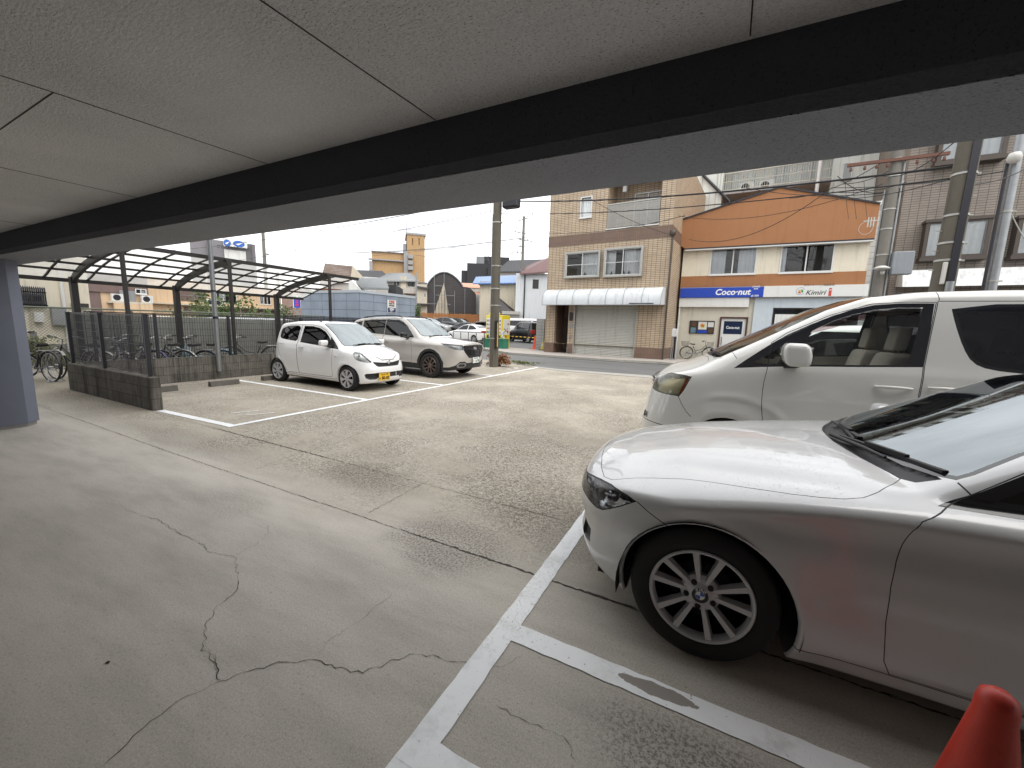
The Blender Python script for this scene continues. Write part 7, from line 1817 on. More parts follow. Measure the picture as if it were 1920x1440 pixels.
# blue-roof cream house, white house with red-brown roof, black building
F, root, _ = house('blue_roof_house', 'cream house with blue glazed tile roof partly behind the utility pole', 940, 47, 900, 969, 528, M['cream_wall'])
slope_roof(F, root, ((887, 531), (971, 530)), ((893, 519), (968, 516)), -.5, 2.5, M['roof_blue'])
slope_roof(F, root, ((928, 585), (969, 590)), ((930, 553), (962, 580)), -2.5, -.1, M['charcoal'], name='lower_roof')
F, root, _ = house('white_house', 'white house with red-brown ribbed roof left of the tan tiled building', 1000, 45, 968, 1035, 513, M['white_wall_cool'], wins=[(998, 522.5, 1011, 543, 0)])
slope_roof(F, root, ((975, 513), (1036, 509)), ((990, 497), (1036, 480)), -.5, 3.0, M['roof_red'])
q = MB(); p = F.uz(984, 530, -.06); q.tube([(p[0], -.06, F.uz(984, 514, 0)[1]), (p[0], -.06, 0)], .07, 8); q.build('drainpipe', M['fence_dark'], root)
a_ = F.rect(941, 583, 974, 590, -1.5); q = MB(); q.box(a_[0], a_[1], -1.5, 1, a_[2], a_[3]); q.box(a_[0], a_[1], -1.2, 1, -.3, a_[2] - .01); q.build('garage', M['shutter'], root)
F, root, _ = house('black_building', 'stepped black clad building far behind the blue roof house', 905, 80, 876, 924, 494, M['black_wall'], depth=10, cat='building')
for (x0, y0, x1, yy) in ((908, 479, 955, 1), (865, 506, 880, .6), (915, 501, 935, -.5)): a_ = F.rect(x0, y0, x1, 520); q = MB(); q.box(a_[0], a_[1], yy, 9, -.3, a_[3]); q.build('block', M['black_wall'], root)
q = MB(); p = F.uz(893, 488), F.uz(920, 487); q.box(p[0][0], p[1][0], 1, 6, p[0][1] - 1, p[0][1] + .9); q.build('roof_plant', M['roof_grey'], root)
F, root, _ = house('grey_roof_house', 'distant house with wide dark roof between black building and white house', 985, 62, 935, 1022, 508, M['beige_wall'])
slope_roof(F, root, ((930, 509), (1026, 508)), ((955, 488), (1022, 486)), -.5, 4, M['roof_dark'])
# peach apartment row, mauve block and cream building behind the bicycles (they face the yard along X)
def xface(X): return Facade((X, 0), -90)
F = xface(-46.0); root = F.root('peach_apartments', 'long peach rendered apartment building with brown balconies beyond the bicycle shelter')
u0, u1 = F.uz(268, 560)[0], F.uz(527, 560)[0]; dk = [F.rect(404, 545, 445, 569.5), F.rect(486.5, 551, 508.5, 571.5), F.rect(337, 541, 388, 567.5), F.rect(448, 583, 478, 592), F.rect(487, 578, 506, 586)]
shell(root, M['peach'], u0, u1, -.3, F.uz(400, 530)[1], 9, dk)
for k, r in enumerate(dk):
    if k == 2:
        q = MB(); q.box(r[0], r[1], .1, .12, r[2], r[3]); q.build('brown_panel', M['mauve'], root); q = MB(); zz_ = (r[2] + r[3]) / 2; q.bar((r[0], -.05, zz_), (r[1], -.05, zz_), .04); q.bar(((r[0] + r[1]) / 2, -.05, r[2]), ((r[0] + r[1]) / 2, -.05, r[3]), .04); q.build('railing', M['galv'], root)
    else: window(root, r, M['alu_white'], y=.05, t=.06, mull=2, curtain=[(.2, .5, M['curtain'])])
zl = F.uz(400, 572.5)[1]; q = MB(); q.box(u0, u1, -.5, -.01, zl - .12, zl); q.build('balcony_ledge', M['cream_wall'], root)
q = MB(); zl2 = F.uz(400, 592)[1]; q.box(u0 + 3, u1, -.02, -.005, zl2, zl2 + .8); q.build('dark_recess', M['mauve'], root)
for px in (389, 448.5): p = F.uz(px, 560); q = MB(); q.tube([(p[0], -.08, -.3), (p[0], -.08, 6)], .07, 8); q.build('drainpipe', M['cream_wall'], root)
for px in (400, 384): p = F.uz(px, 565); ac_unit(root, p[0], -.02, zl + .01, .7, .55)
F = xface(-43.5); root = F.root('mauve_building', 'mauve brown building with air conditioners next to the cream one'); u0, u1 = F.uz(165, 540)[0], F.uz(277, 540)[0]
wl = F.rect(253, 541, 275, 552); z_a = F.uz(200, 548)[1]
shell(root, M['mauve'], u0, u1, z_a, F.uz(220, 515)[1], 7, [wl]); window(root, wl, M['alu_white'], y=.05, t=.06, curtain=[(.5, .95, M['curtain'])])
q = MB(); q.box(u0, u1, .15, 7, -.3, z_a); q.build('ground_floor', M['peach'], root); q = MB(); q.box(u0, F.uz(190, 560)[0], .1, .149, -.3, z_a); q.build('entry', M['mauve'], root)
zl = F.uz(240, 566)[1]; q = MB(); q.box(F.uz(200, 560)[0], u1, -.6, .149, zl - .15, zl); q.build('balcony_slab', M['cream_wall'], root); q = MB(); q.box(F.uz(206, 560)[0], u1, -.6, -.5, zl - 1.1, zl - .16); q.build('balcony_front', M['peach'], root)
for px in (206, 262): ac_unit(root, F.uz(px, 560)[0], -.1, zl + .005, .75, .58)
q = MB(); p = F.uz(221, 550); q.box(p[0], p[0] + 1.0, -.3, -.25, zl, zl + .9); q.build('privacy_screen', M['galv'], root)
F = xface(-18.6); root = F.root('cream_building', 'cream rendered building with barred window behind the left-hand bicycle'); u0, u1 = F.uz(0, 560)[0] - 2, F.uz(168, 560)[0]
gw = F.rect(33, 550, 83, 569); shell(root, M['cream'], u0, u1, -.3, 8, 4, [gw]); window(root, gw, M['alu'], y=.05, t=.05)
q = MB(); n = 13
for i in range(n): u = gw[0] + (gw[1] - gw[0]) * i / (n - 1); q.bar((u, -.16, gw[2] - .14), (u, -.16, gw[3] + .16), .03); q.tube([(u, -.16, gw[3] + .16), (u, -.16, gw[3] + .24)], [.03, .002], 5)
for z in (gw[2] - .06, gw[3] + .06): q.bar((gw[0] - .03, -.16, z), (gw[1] + .03, -.16, z), .03)
q.bar((gw[0], -.16, gw[3] + .06), (gw[0], 0, gw[3] + .06), .03); q.bar((gw[1], -.16, gw[2] - .06), (gw[1], 0, gw[2] - .06), .03); q.build('window_grille', M['fence_dark'], root)
for (x0, y0, x1, y1, m) in ((60, 586, 80, 604, 'acwhite'), (92, 577, 124, 610, 'galv'), (54, 622, 68, 644, 'galv'), (132, 568, 163, 577, 'room')): r = F.rect(x0, y0, x1, y1); q = MB(); q.cbox(r[0], r[1], -.18, 0, r[2], r[3], .01); q.build('meter_box', M[m], root)
q = MB(); p = F.uz(117, 560); q.tube([(p[0], -.06, .3), (p[0], -.06, 8)], .05, 8); q.tube([(p[0] + .25, -.06, .3), (p[0] + .25, -.06, 8)], .035, 8); q.build('drainpipe', M['alu_white'], root)
q = MB(); q.box(u0, u1 - .01, -.03, -.002, -.3, .55); q.build('plinth', M['alley'], root)
# brick-pink building, price board
F, root, _ = house('pink_brick_building', 'pinkish brick building behind the price board and shelter post', 550, 42, 527, 574, 540, M['brick_pink'], cat='building', a=-40)
q = MB(); a_ = F.rect(521, 545, 528, 596); q.box(a_[0], a_[1], -.4, 0, -.3, a_[3] + 2); q.build('corner_pier', M['white_wall'], root)
F = facing(556, 33); root = F.root('price_board', 'tall blue red and green price board near the pinkish brick building', 'sign'); r = F.rect(548.5, 548, 564.5, 578)
q = MB(); q.box((r[0] + r[1]) / 2 - .08, (r[0] + r[1]) / 2 + .08, .02, .15, -.2, r[2]); q.build('sign_post', M['galv'], root)
q = MB(); q.cbox(r[0], r[1], -.1, .1, r[2], r[3], .02); bd = q.build('board', M['sign_white'], root)
h = r[3] - r[2]; w = r[1] - r[0]
for (z0, z1, m, tx, tm) in ((.84, .99, 'logo_red', 'セルフ', 'white_ink'), (.66, .80, 'logo_green', '150', 'white_ink'), (.03, .56, 'sign_blue', '三\nの', 'neon_red')):
    if tm == 'neon_red' and 'neon_red' not in M: M['neon_red'] = mat('price_red', (.75, .03, .04), .5, var=0)
    q = MB(); q.box(r[0] + w * .1, r[1] - w * .06, -.108, -.102, r[2] + h * z0, r[2] + h * z1); pn = q.build('board_panel', M[m], bd); text_mesh(tx, h * (.11 if z1 > .6 else .22), M[tm], pn, 'lettering', ((r[0] + r[1]) / 2, -.112, r[2] + h * (z0 + z1) / 2), bold=.01)
# grey office block with rooftop billboard
F, root, _ = house('grey_office_block', 'grey office block far left carrying a white rooftop billboard with blue ovals', 420, 85, 355, 478, 451, mat('grey_facade', (.22, .21, .22), .85, var=.1), depth=12, cat='building')
r = F.rect(418, 446, 464, 466.5, -.8); q = MB(); q.cbox(r[0], r[1], -1.0, -.6, r[2], r[3], .05); bb_ = q.build('billboard', M['sign_white'], root)
q = MB(); a_ = F.rect(420, 467, 462, 492, -.4); q.box(a_[0], a_[1], -.5, -.05, a_[2], a_[3]); q.build('billboard_support', M['white_wall'], root)
for (cx, cy, rx, ry) in ((426, 455.5, 5.5, 6.2), (448, 457.5, 9, 5.6)):
    c = F.uz(cx, cy, -1.02); ru = rx * 85 / FPX; rz_2 = ry * 85 / FPX; q = MB(); n = 28; q.add([(c[0] + ru * math.cos(2 * PI * i / n), -1.02, c[1] + rz_2 * math.sin(2 * PI * i / n)) for i in range(n)], [tuple(range(n))]); ov = q.build('billboard_emblem', M['blue_ink'], bb_, fix=False)
    q = MB(); q.add([(c[0] - ru * .6, -1.03, c[1] - rz_2 * .1), (c[0] + ru * .75, -1.03, c[1] + rz_2 * .55), (c[0] - ru * .1, -1.03, c[1] - rz_2 * .4)], [(0, 1, 2)]); q.build('swoosh', M['white_ink'], ov, fix=False)
c = F.uz(426, 464.5, -1.02); text_mesh('クルウーブ', .75, M['ink'], bb_, 'lettering', (c[0], -1.03, c[1]), bold=.02); c = F.uz(448, 465.5, -1.02); text_mesh('TIME WORLD', .62, M['ink'], bb_, 'lettering', (c[0], -1.03, c[1]), bold=.01)
for x0 in (389, 470): a_ = F.rect(x0, 449, x0 + 3, 500); q = MB(); q.box(a_[0], a_[1], -.9, -.02, -.3, a_[3]); q.build('pilaster', mat('grey_dark_strip', (.10, .10, .11), .8, var=.1), root)
a_ = F.rect(394, 452, 398, 500); q = MB(); q.box(a_[0], a_[1], -.5, -.02, -.3, a_[3]); q.build('white_strip', M['white_wall'], root)
# blue-grey block building with notice
FSh = onX(675, 600, -15.7); root = thing('blue_grey_shed', 'blue-grey painted block building with a notice board on its wall', 'building', (-15.7, FSh[1], 0))
M['bluegrey'] = tile_mat('blue_grey_painted_block', (.245, .29, .355), (.225, .27, .33), (.12, .145, .19), .9, .42, .018, offset=.0, var=.14)
y1 = onX(778, 570, -15.7)[1] - FSh[1]; x1 = onY(565, 570, FSh[1])[0] + 15.7; zt = onX(675, 548.5, -15.7)[2]
q = MB(); q.box(x1, 0, 0, y1, -.05, zt); q.build('wall', M['bluegrey'], root)
q = MB(); q.box(x1 - .03, .03, -.03, y1 + .03, zt, zt + .13); q.build('coping', mat('pale_coping', (.40, .44, .48), .8, var=.1), root)
n0 = onX(726, 562, -15.7); n1 = onX(742.3, 587, -15.7); q = MB(); q.box(.004, .02, n0[1] - FSh[1], n1[1] - FSh[1], n1[2], n0[2]); nb = q.build('notice_board', M['sign_white'], root)
ny, nz, nh, nw = (n0[1] + n1[1]) / 2 - FSh[1], n1[2], n0[2] - n1[2], n1[1] - n0[1]
q = MB(); q.box(.0205, .023, ny - nw * .46, ny + nw * .46, nz + nh * .03, nz + nh * .40); bp_ = q.build('notice_panel', mat('notice_navy', (.015, .03, .10), .4, var=.1), nb)
for tx, s, z, m, par in (('駐車場', .24, .86, 'logo_red', nb), ('月極契約者募集', .11, .70, 'ink', nb), ('無断駐車禁止', .12, .55, 'ink', nb), ('お問合せ', .16, .29, 'white_ink', bp_), ('管理室', .17, .14, 'white_ink', bp_)):
    text_mesh(tx, s * nh * .8, M[m], par, 'lettering', (.025, ny, nz + nh * z), (PI / 2, 0, PI / 2), bold=.006, ext=.001)
root = thing('iron_fence', 'low black iron railing in front of the blue-grey block building', 'fence', (0, 0, 0))
q = MB()
for i in range(60): y = 9.9 + .07 * i; q.bar((-15.2, y, .1), (-15.2, y, 1.72), .018)
for z in (.2, 1.64): q.bar((-15.2, 9.9, z), (-15.2, 14.1, z), .035)
q.build('railing', M['fence_dark'], root)
q = MB(); [q.bar((-15.2, y, 0), (-15.2, y, 1.75), .05) for y in (9.9, 12.0, 14.1)]; q.build('post', M['fence_dark'], root)
# orange board fence beyond the parked cars
F = facing(850, 47); root = F.root('wooden_fence', 'orange brown vertical board fence behind the parked cars across the street', 'fence')
M['wood'] = mat('orange_stained_boards', (.36, .145, .045), .8, var=.25, vscale=2, streak=.4, fine=.2)
u0, u1 = F.uz(790, 600)[0], F.uz(917, 600)[0]; zt = F.uz(850, 588.3)[1]; q = MB(); n = 62; rnd = random.Random(5)
for i in range(n): u = u0 + (u1 - u0) * i / n; q.box(u, u + (u1 - u0) / n - .02, rnd.uniform(-.02, 0), .03, -.1, zt + rnd.uniform(-.04, .04))
q.build('boards', M['wood'], root); q = MB(); q.bar((u0, .06, zt - .3), (u1, .06, zt - .3), .06, .1); q.bar((u0, .06, .8), (u1, .06, .8), .06, .1); q.build('rail', M['roof_brown'], root)
# ------------------------------------------------------------------ poles and overhead wires
M['pole_conc'] = mat('pole_concrete', (.115, .103, .08), .9, var=.22, vscale=4, bump=.2, streak=.5, fine=.15)
M['pole_conc2'] = mat('pole_concrete_grey', (.19, .178, .155), .9, var=.2, vscale=4, bump=.2, streak=.4, fine=.15)
M['band'] = mat('steel_band', (.42, .41, .38), .5, metal=.5, var=.2)
M['cable'] = mat('black_cable', (.012, .012, .013), .6, var=0)
M['cable_grey'] = mat('grey_cable', (.10, .10, .10), .6, var=0)
M['insul'] = mat('insulator_porcelain', (.55, .54, .5), .3, var=.1)
M['rusty'] = mat('rusty_crossarm', (.15, .07, .05), .8, var=.3)
def pole(label, x, y, r0, r1, H, lean=(0, 0), m='pole_conc', bands=(), group=None, name='utility_pole'):
    root = thing(name, label, 'utility pole', (x, y, -.03), 0, group); root.rotation_euler = (R(lean[0]), R(lean[1]), 0)
    b = MB(); b.tube([(0, 0, -.3), (0, 0, H * .5), (0, 0, H)], [r0, (r0 + r1) / 2, r1], 20); b.build('shaft', M[m], root, auto=50)
    for z in bands:
        b = MB(); r = r0 + (r1 - r0) * z / H; b.tube([(0, 0, z - .02), (0, 0, z + .02)], r + .012, 20); b.cbox(r, r + .07, -.02, .02, z - .015, z + .015, .004); b.build('band', M['band'], root)
    return root
def steps(root, r, zs, a=0):
    for z in zs: b = MB(); s = 1 if int(z * 10) % 2 else -1; b.tube([(s * (r - .01) * math.cos(a), (r - .01) * math.sin(a) * s, z), (s * (r + .11) * math.cos(a), s * (r + .11) * math.sin(a), z)], .008, 6); b.build('step_bolt', M['band'], root)
P1 = gnd(926, 688); d1 = np.dot(np.array(P1) - np.array([0, 0, EYE]), CAM[:, 2]); r1 = 12.3 / FPX * d1 / 2 / 2
p1 = pole('brown-grey concrete utility pole with yellow-black guard strip at the edge of the yard', P1[0], P1[1], .165, .145, 9.0, (0, 0), 'pole_conc', (1.1, 2.3, 2.9, 3.7, 5.2))
b = MB(); b.box(.10, .19, -.17, -.06, .75, 1.75); gs = b.build('guard_strip', M['fence_dark'], p1)
b = MB(); b.box(.195, .20, -.15, -.10, .80, 1.68); b.build('yellow_strip', M['plate_yellow'], gs)
b = MB(); b.tube([(-.17, -.03, 0), (-.165, -.03, 5.5)], .018, 6); b.build('conduit', M['galv'], p1)
b = MB(); lp = onY(959, 381, P1[1]); b.cbox(lp[0] - P1[0] - .30, lp[0] - P1[0] + .30, -.16, .16, lp[2] + .03 - .17, lp[2] + .03 + .16, .05); b.bar((0, 0, lp[2] + .30), (lp[0] - P1[0] + .2, 0, lp[2] + .22), .05); b.build('street_light', M['fence_dark'], p1)
def p_at(px, py, Y): q = onY(px, py, Y); return q
# pole by the shop's right end, pole at the yard side, steel pole at the far right
q2 = p_at(1650, 500, 17.4); p2 = pole('grey concrete utility pole with rusty crossarms and meter box, right of the shop', q2[0], q2[1], .185, .15, 9.5, (0, 0), 'pole_conc2', (4.2, 5.0, 5.6, 6.6, 7.1))
for z in (7.05, 7.62): b = MB(); b.bar((-1.25, -.16, z), (1.15, -.16, z), .09); [b.lathe([(.0, 0), (.035, .01), (.045, .05), (.03, .08), (.04, .11), (0, .13)], 8, c=(x, -.16, z - .20)) for x in (-1.15, -.8, -.5, -.25, .45, .8, 1.05)]; b.build('crossarm', M['rusty'], p2)
b = MB(); b.cbox(.22, .72, -.30, -.05, 3.55, 4.25, .02); b.build('junction_box', mat('box_grey_blue', (.27, .29, .31), .6, var=.1, streak=.2), p2)
b = MB(); b.lathe([(0, .10), (.09, .09), (.20, .03), (.21, 0), (.10, -.03), (0, -.04)], 20, c=(-.06, -.42, 3.72)); b.bar((0, -.1, 3.8), (-.06, -.42, 3.8), .03); b.lathe([(0, 0), (.06, -.02), (.05, -.10), (0, -.12)], 12, c=(-.02, -.40, 3.66)); b.build('street_light', M['insul'], p2)
b = MB(); b.tube([(-.19, -.05, 0), (-.185, -.05, 6.2)], .022, 6); b.tube([(.19, -.08, 0), (.185, -.08, 7)], .03, 6); b.build('conduit', M['galv'], p2)
q3 = p_at(1775, 470, 11.9); p3 = pole('thick leaning concrete utility pole with steel bands, nearest on the right', q3[0], q3[1], .205, .165, 9, (0, .6), 'pole_conc', (2.4, 3.2, 3.55, 4.1, 4.9), name='utility_pole'); steps(p3, .19, (3.0, 3.4, 3.8, 4.5), .3)
b = MB(); b.box(-.02, .10, -.215, -.19, .6, 9); b.build('cable_guard', M['fence_dark'], p3); b = MB(); b.tube([(.02, -.26, .5), (.02, -.26, 2.75)], .065, 12); b.build('conduit', M['galv'], p3)
b = MB(); b.cbox(-.12, -.05, -.23, -.18, 2.7, 3.15, .01); b.build('pole_plate', M['insul'], p3)
q4 = p_at(1880, 430, 14.2); p4 = pole('slim grey steel pole with white ball fitting at the right edge', q4[0], q4[1], .10, .085, 9.5, (0, 0), 'galv', (3.0, 4.6)); b = MB(); b.tube([(-.16, -.05, 0), (-.155, -.05, 5.7)], .035, 8); b.build('conduit', M['fence_dark'], p4)
b = MB(); b.lathe([(0, -.13), (.09, -.10), (.13, 0), (.09, .10), (0, .13)], 14, c=(-.12, -.2, 5.75)); b.build('ball_fitting', M['insul'], p4)
b = MB(); b.cbox(-1.3, .6, -.2, .2, 2.36, 2.52, .02); b.tube([(-.3, 0, 0), (-.3, 0, 2.4)], .05, 8); b.tube([(.4, 0, 0), (.4, 0, 2.4)], .05, 8); tag(b.build('bus_shelter_roof', M['concrete_grey']), 'small grey box roof low behind the minivan roof', 'roof').location = (*onY(1870, 540, 15.2)[:2], 0)
# far poles
F = facing(976, 47); q5 = F.P; p5 = pole('distant grey utility pole with many insulators left of the tan tiled building', q5[0], q5[1], .20, .15, F.uz(977, 405)[1], (0, 0), 'pole_conc2', ())
def arm(root, z, x0, x1, m='galv', n=4, dz=0):
    b = MB(); a = math.atan2(-F.n[0], F.n[1]); c, s = F.u[0], F.u[1]
    b.bar((x0 * c, x0 * s, z - dz), (x1 * c, x1 * s, z + dz), .10); 
    for k in range(n): t_ = x0 + (x1 - x0) * (k + .5) / n; b.lathe([(0, .0), (.07, .03), (.07, .1), (.04, .13), (.06, .2), (0, .22)], 8, c=(t_ * c, t_ * s, z + .04))
    b.build('crossarm', M[m], root)
zf = lambda py: F.uz(977, py)[1]
arm(p5, zf(411), -.85, .6, n=2, dz=.22); arm(p5, zf(436), -1.1, .5, n=4, dz=-.12); arm(p5, zf(450), -.5, 1.1, n=4, dz=-.1); arm(p5, zf(474), -1.4, .2, n=3, dz=.05); arm(p5, zf(462), -.5, .2, n=2)
F = facing(503, 46); q6 = F.P; p6 = pole('distant utility pole standing beside the billboard office block', q6[0], q6[1], .21, .16, F.uz(503, 415)[1], (0, 0), 'pole_conc2', ())
b = MB(); q = F.uz(507, 479); b.bar((0, 0, q[1] + .1), (.6 * F.u[0], .6 * F.u[1], q[1] + .15), .05); b.cbox(.35, .75, -.1, .1, q[1], q[1] + .16, .03); b.build('street_light', M['galv'], p6)
F = facing(842, 45); p7 = pole('thin distant pole in front of the two storey beige house', F.P[0], F.P[1], .10, .07, F.uz(781, 510)[1], (0, 0), 'galv', ())
p7.location = (*facing(781, 45).P[:2], 0)
# lattice mast
F = facing(917, 260); root = thing('lattice_mast', 'far red and white lattice radio mast partly hidden by the near utility pole', 'mast', tuple(F.P), -F.a); zt = F.uz(919, 360)[1]; b = MB(); n = 26
for i in range(n):
    z0, z1 = zt * i / n, zt * (i + 1) / n; w0 = 4.6 * (1 - i / n) + .8; w1 = 4.6 * (1 - (i + 1) / n) + .8; mi = i % 2
    for sx, sy in ((-1, -1), (1, -1), (1, 1), (-1, 1)): b.bar((sx * w0 / 2, sy * w0 / 2, z0), (sx * w1 / 2, sy * w1 / 2, z1), .22, mat=mi)
    for s in (-1, 1): b.bar((-w0 / 2 * s, -w0 / 2, z0), (w1 / 2 * s, -w1 / 2, z1), .12, mat=mi)
    b.bar((-w1 / 2, -w1 / 2, z1), (w1 / 2, -w1 / 2, z1), .12, mat=mi)
b.build('lattice', [mat('mast_grey_white', (.5, .5, .5), .6, var=.1), mat('mast_red', (.30, .10, .09), .6, var=.1)], root)
def wire(label, a, b_, sag, r=.010, m='cable', group=None, n=18):
    mb = MB(); A, B = Vector(a), Vector(b_); pts = [A.lerp(B, i / n) - Vector((0, 0, sag * 4 * (i / n) * (1 - i / n))) for i in range(n + 1)]
    mb.tube(pts, r, 6); return tag(mb.build('overhead_wire', M[m]), label, 'wire', group)
Y = onY
wire('thick black trunk cable sagging along the street across the shop gable', Y(962, 377, 15.7), Y(1795, 311, 12.0), .22, .024)
wire('second thick black cable just under the trunk cable over the tan building', Y(930, 400, 15.8), Y(1795, 333, 12.0), .25, .014)
wire('black cable from the near pole left across the sky to the shelter, upper one', Y(922, 371, 15.8), Y(320, 469, 24.0), .35, .018)
wire('black cable from the near pole left across the sky to the shelter, lower one', Y(922, 396, 15.8), Y(330, 503, 26.0), .30, .012)
wg = 'thin wires strung in the sky between the poles'
for i, (a, b_) in enumerate((((580, 477), (1030, 437)), ((580, 472), (975, 450)), ((500, 482), (977, 446)), ((590, 433), (925, 411)), ((700, 426), (930, 416)), ((790, 436), (925, 430)), ((500, 488), (925, 452)))):
    A = facing(a[0], 46); B = facing(b_[0], 46); zA = A.uz(*a); zB = B.uz(*b_); wire('thin wire strung in the sky between distant poles', (*A.P[:2], zA[1]), (*B.P[:2], zB[1]), .5, .022 if i < 3 else .012, 'cable_grey', wg)
A = facing(780, 46); B = facing(970, 46); wire('slack wire drooping from the distant insulator pole over the ochre tower', (*A.P[:2], A.uz(780, 478)[1]), (*B.P[:2], B.uz(970, 452)[1]), .9, .014)
wire('wire slanting down over the left sky by the billboard pole', (*facing(503, 46).P[:2], 13.5), (*facing(565, 40).P[:2], 8.0), .2, .014)
sg = 'service wires around the shop gable'
wire('service wire curving across the rust brown gable', Y(1272, 405, 20.0), Y(1655, 345, 17.4), .5, .010, group=None)
wire('service drop looping to the left corner of the gable', Y(1292, 449, 20.8), Y(1560, 352, 18.0), .7, .012)
wire('service drop running over the tan building from its balcony lamp corner', Y(1106, 372, 21.6), Y(1256, 440, 20.9), .15, .012)
wire('cable from tan building band to the gable end', Y(1028, 437, 21.8), Y(1285, 404, 20.9), .25, .012)
wire('short sagging wire from the near pole top to the corner of the tan building', Y(995, 385, 15.9), Y(1024, 450, 22.0), .5, .012)
for i, (a, b_, ya, yb) in enumerate((((1560, 352), (1900, 318), 17.4, 14.2), ((1540, 371), (1800, 330), 17.4, 12.0), ((1480, 372), (1660, 300), 18, 17.4), ((1560, 360), (1700, 342), 17.2, 17.0), ((1400, 352), (1655, 362), 19.0, 17.4), ((1655, 330), (1790, 266), 17.4, 12.0), ((1790, 345), (1920, 318), 12.0, 14.0), ((1580, 345), (1700, 300), 17.4, 17.4), ((1570, 330), (1668, 358), 17.3, 17.4))):
    wire('thin wire tangled around the pole right of the shop', Y(*a, ya), Y(*b_, yb), .12 + .06 * (i % 3), .011, group='wires tangled around the pole right of the shop')
wire('pale stay wire from the ball fitting down to the right bay window', Y(1893, 395, 14.2), Y(1925, 455, 14.6), .02, .012, 'insul')
for i, (x, z) in enumerate(((1585, 345), (1600, 350), (1620, 340))): wire('dropper wire hanging before the gable right end', Y(x, z, 17.4), Y(x + 6, 410, 19.5), .05, .007, 'cable_grey', 'dropper wires before the gable right end')
b = MB(); c = Y(1632, 414, 19.6)
for dx in (-.06, .02, .10): b.tube([(c[0] + dx, c[1], c[2] - .22), (c[0] + dx, c[1], c[2] + .12)], .022, 6)
b.bar((c[0] - .2, c[1], c[2]), (c[0] + .25, c[1], c[2]), .03); b.tube([(c[0] - .1 + .2 * math.cos(t_), c[1] + .02, c[2] - .25 + .22 * math.sin(t_)) for t_ in np.linspace(0, 2 * PI, 20)], .008, 5); tag(b.build('cable_bracket', M['insul']), 'white insulator bracket with looped cable on the gable right end', 'bracket')
# ------------------------------------------------------------------ traffic cones, pillar, barrier
M['cone_red'] = mat('cone_red_plastic', (.55, .045, .025), .45, var=.3, vscale=9, streak=.35, fine=.1)
M['cone_orange'] = mat('cone_orange_plastic', (.72, .09, .03), .45, var=.12)
M['cone_yellow'] = mat('cone_yellow_plastic', (.55, .45, .10), .5, var=.15)
def cone(label, x, y, m, h=.7, bands=None, z=0.0, group=None, hr=.055):
    root = thing('traffic_cone', label, 'traffic cone', (x, y, z), .3, group)
    b = MB(); n = 32; rb = h * .19
    b.lathe([(rb, .03), (rb * .98, .05), (hr, h - .055), (hr * .98, h - .03), (hr * .86, h - .008), (hr * .5, h + .004), (0, h + .006)], n); b.build('cone_body', m, root)
    b = MB(); w = h * .27; b.cbox(-w, w, -w, w, 0, .035, .012); b.build('base', m if bands is None else M['fence_dark'], root)
    if bands:
        for (z0, z1) in ((.30, .44), (.56, .68)):
            q = MB(); r = lambda t: rb + (hr - rb) * (t * h - .05) / (h - .1) + .003; q.lathe([(r(z0), z0 * h), (r(z1), z1 * h)], n); q.build('reflective_band', bands, root)
    return root
ct = gnd(1874, 1300, .70); cone('red plastic traffic cone in the near foreground, top only in view', ct[0], ct[1], M['cone_red'], .70, hr=.038)
c1 = gnd(946, 652); cone('orange traffic cone in front of the yellow vending machine', c1[0], c1[1], M['cone_orange'], .95, z=.05)
c2 = gnd(1003, 656.5); cone('orange traffic cone leaning on the grey block pillar', c2[0], c2[1], M['cone_orange'], .9, z=.05)
c3 = gnd(1018, 658); cone('yellow traffic cone with pale bands beside the tan tiled wall', c3[0], c3[1], M['cone_yellow'], .95, bands=M['cream_wall'], z=.05)
pp = gnd(1010, 658); b = MB(); b.cbox(pp[0] - .30, pp[0] + .25, pp[1] + .15, pp[1] + .65, 0, 2.05, .015); tag(b.build('block_pillar', tile_mat('grey_block', (.33, .33, .32), (.29, .29, .28), (.18, .18, .17), .4, .2, .012)), 'grey concrete block pillar between the yard entrance and the tan building', 'pillar')
root = thing('barrier_bar', 'yellow and black striped barrier bar between two cones across the street', 'barrier', (0, 0, 0)); b = MB(); A = Vector((c1[0] + .15, c1[1] + .2, .82)); B = Vector((c2[0], c2[1] + .2, .80)); n = 14
for i in range(n): b.tube([A.lerp(B, i / n), A.lerp(B, (i + 1) / n)], .03, 8, i % 2)
b.build('bar', [M['plate_yellow'], M['ink']], root)
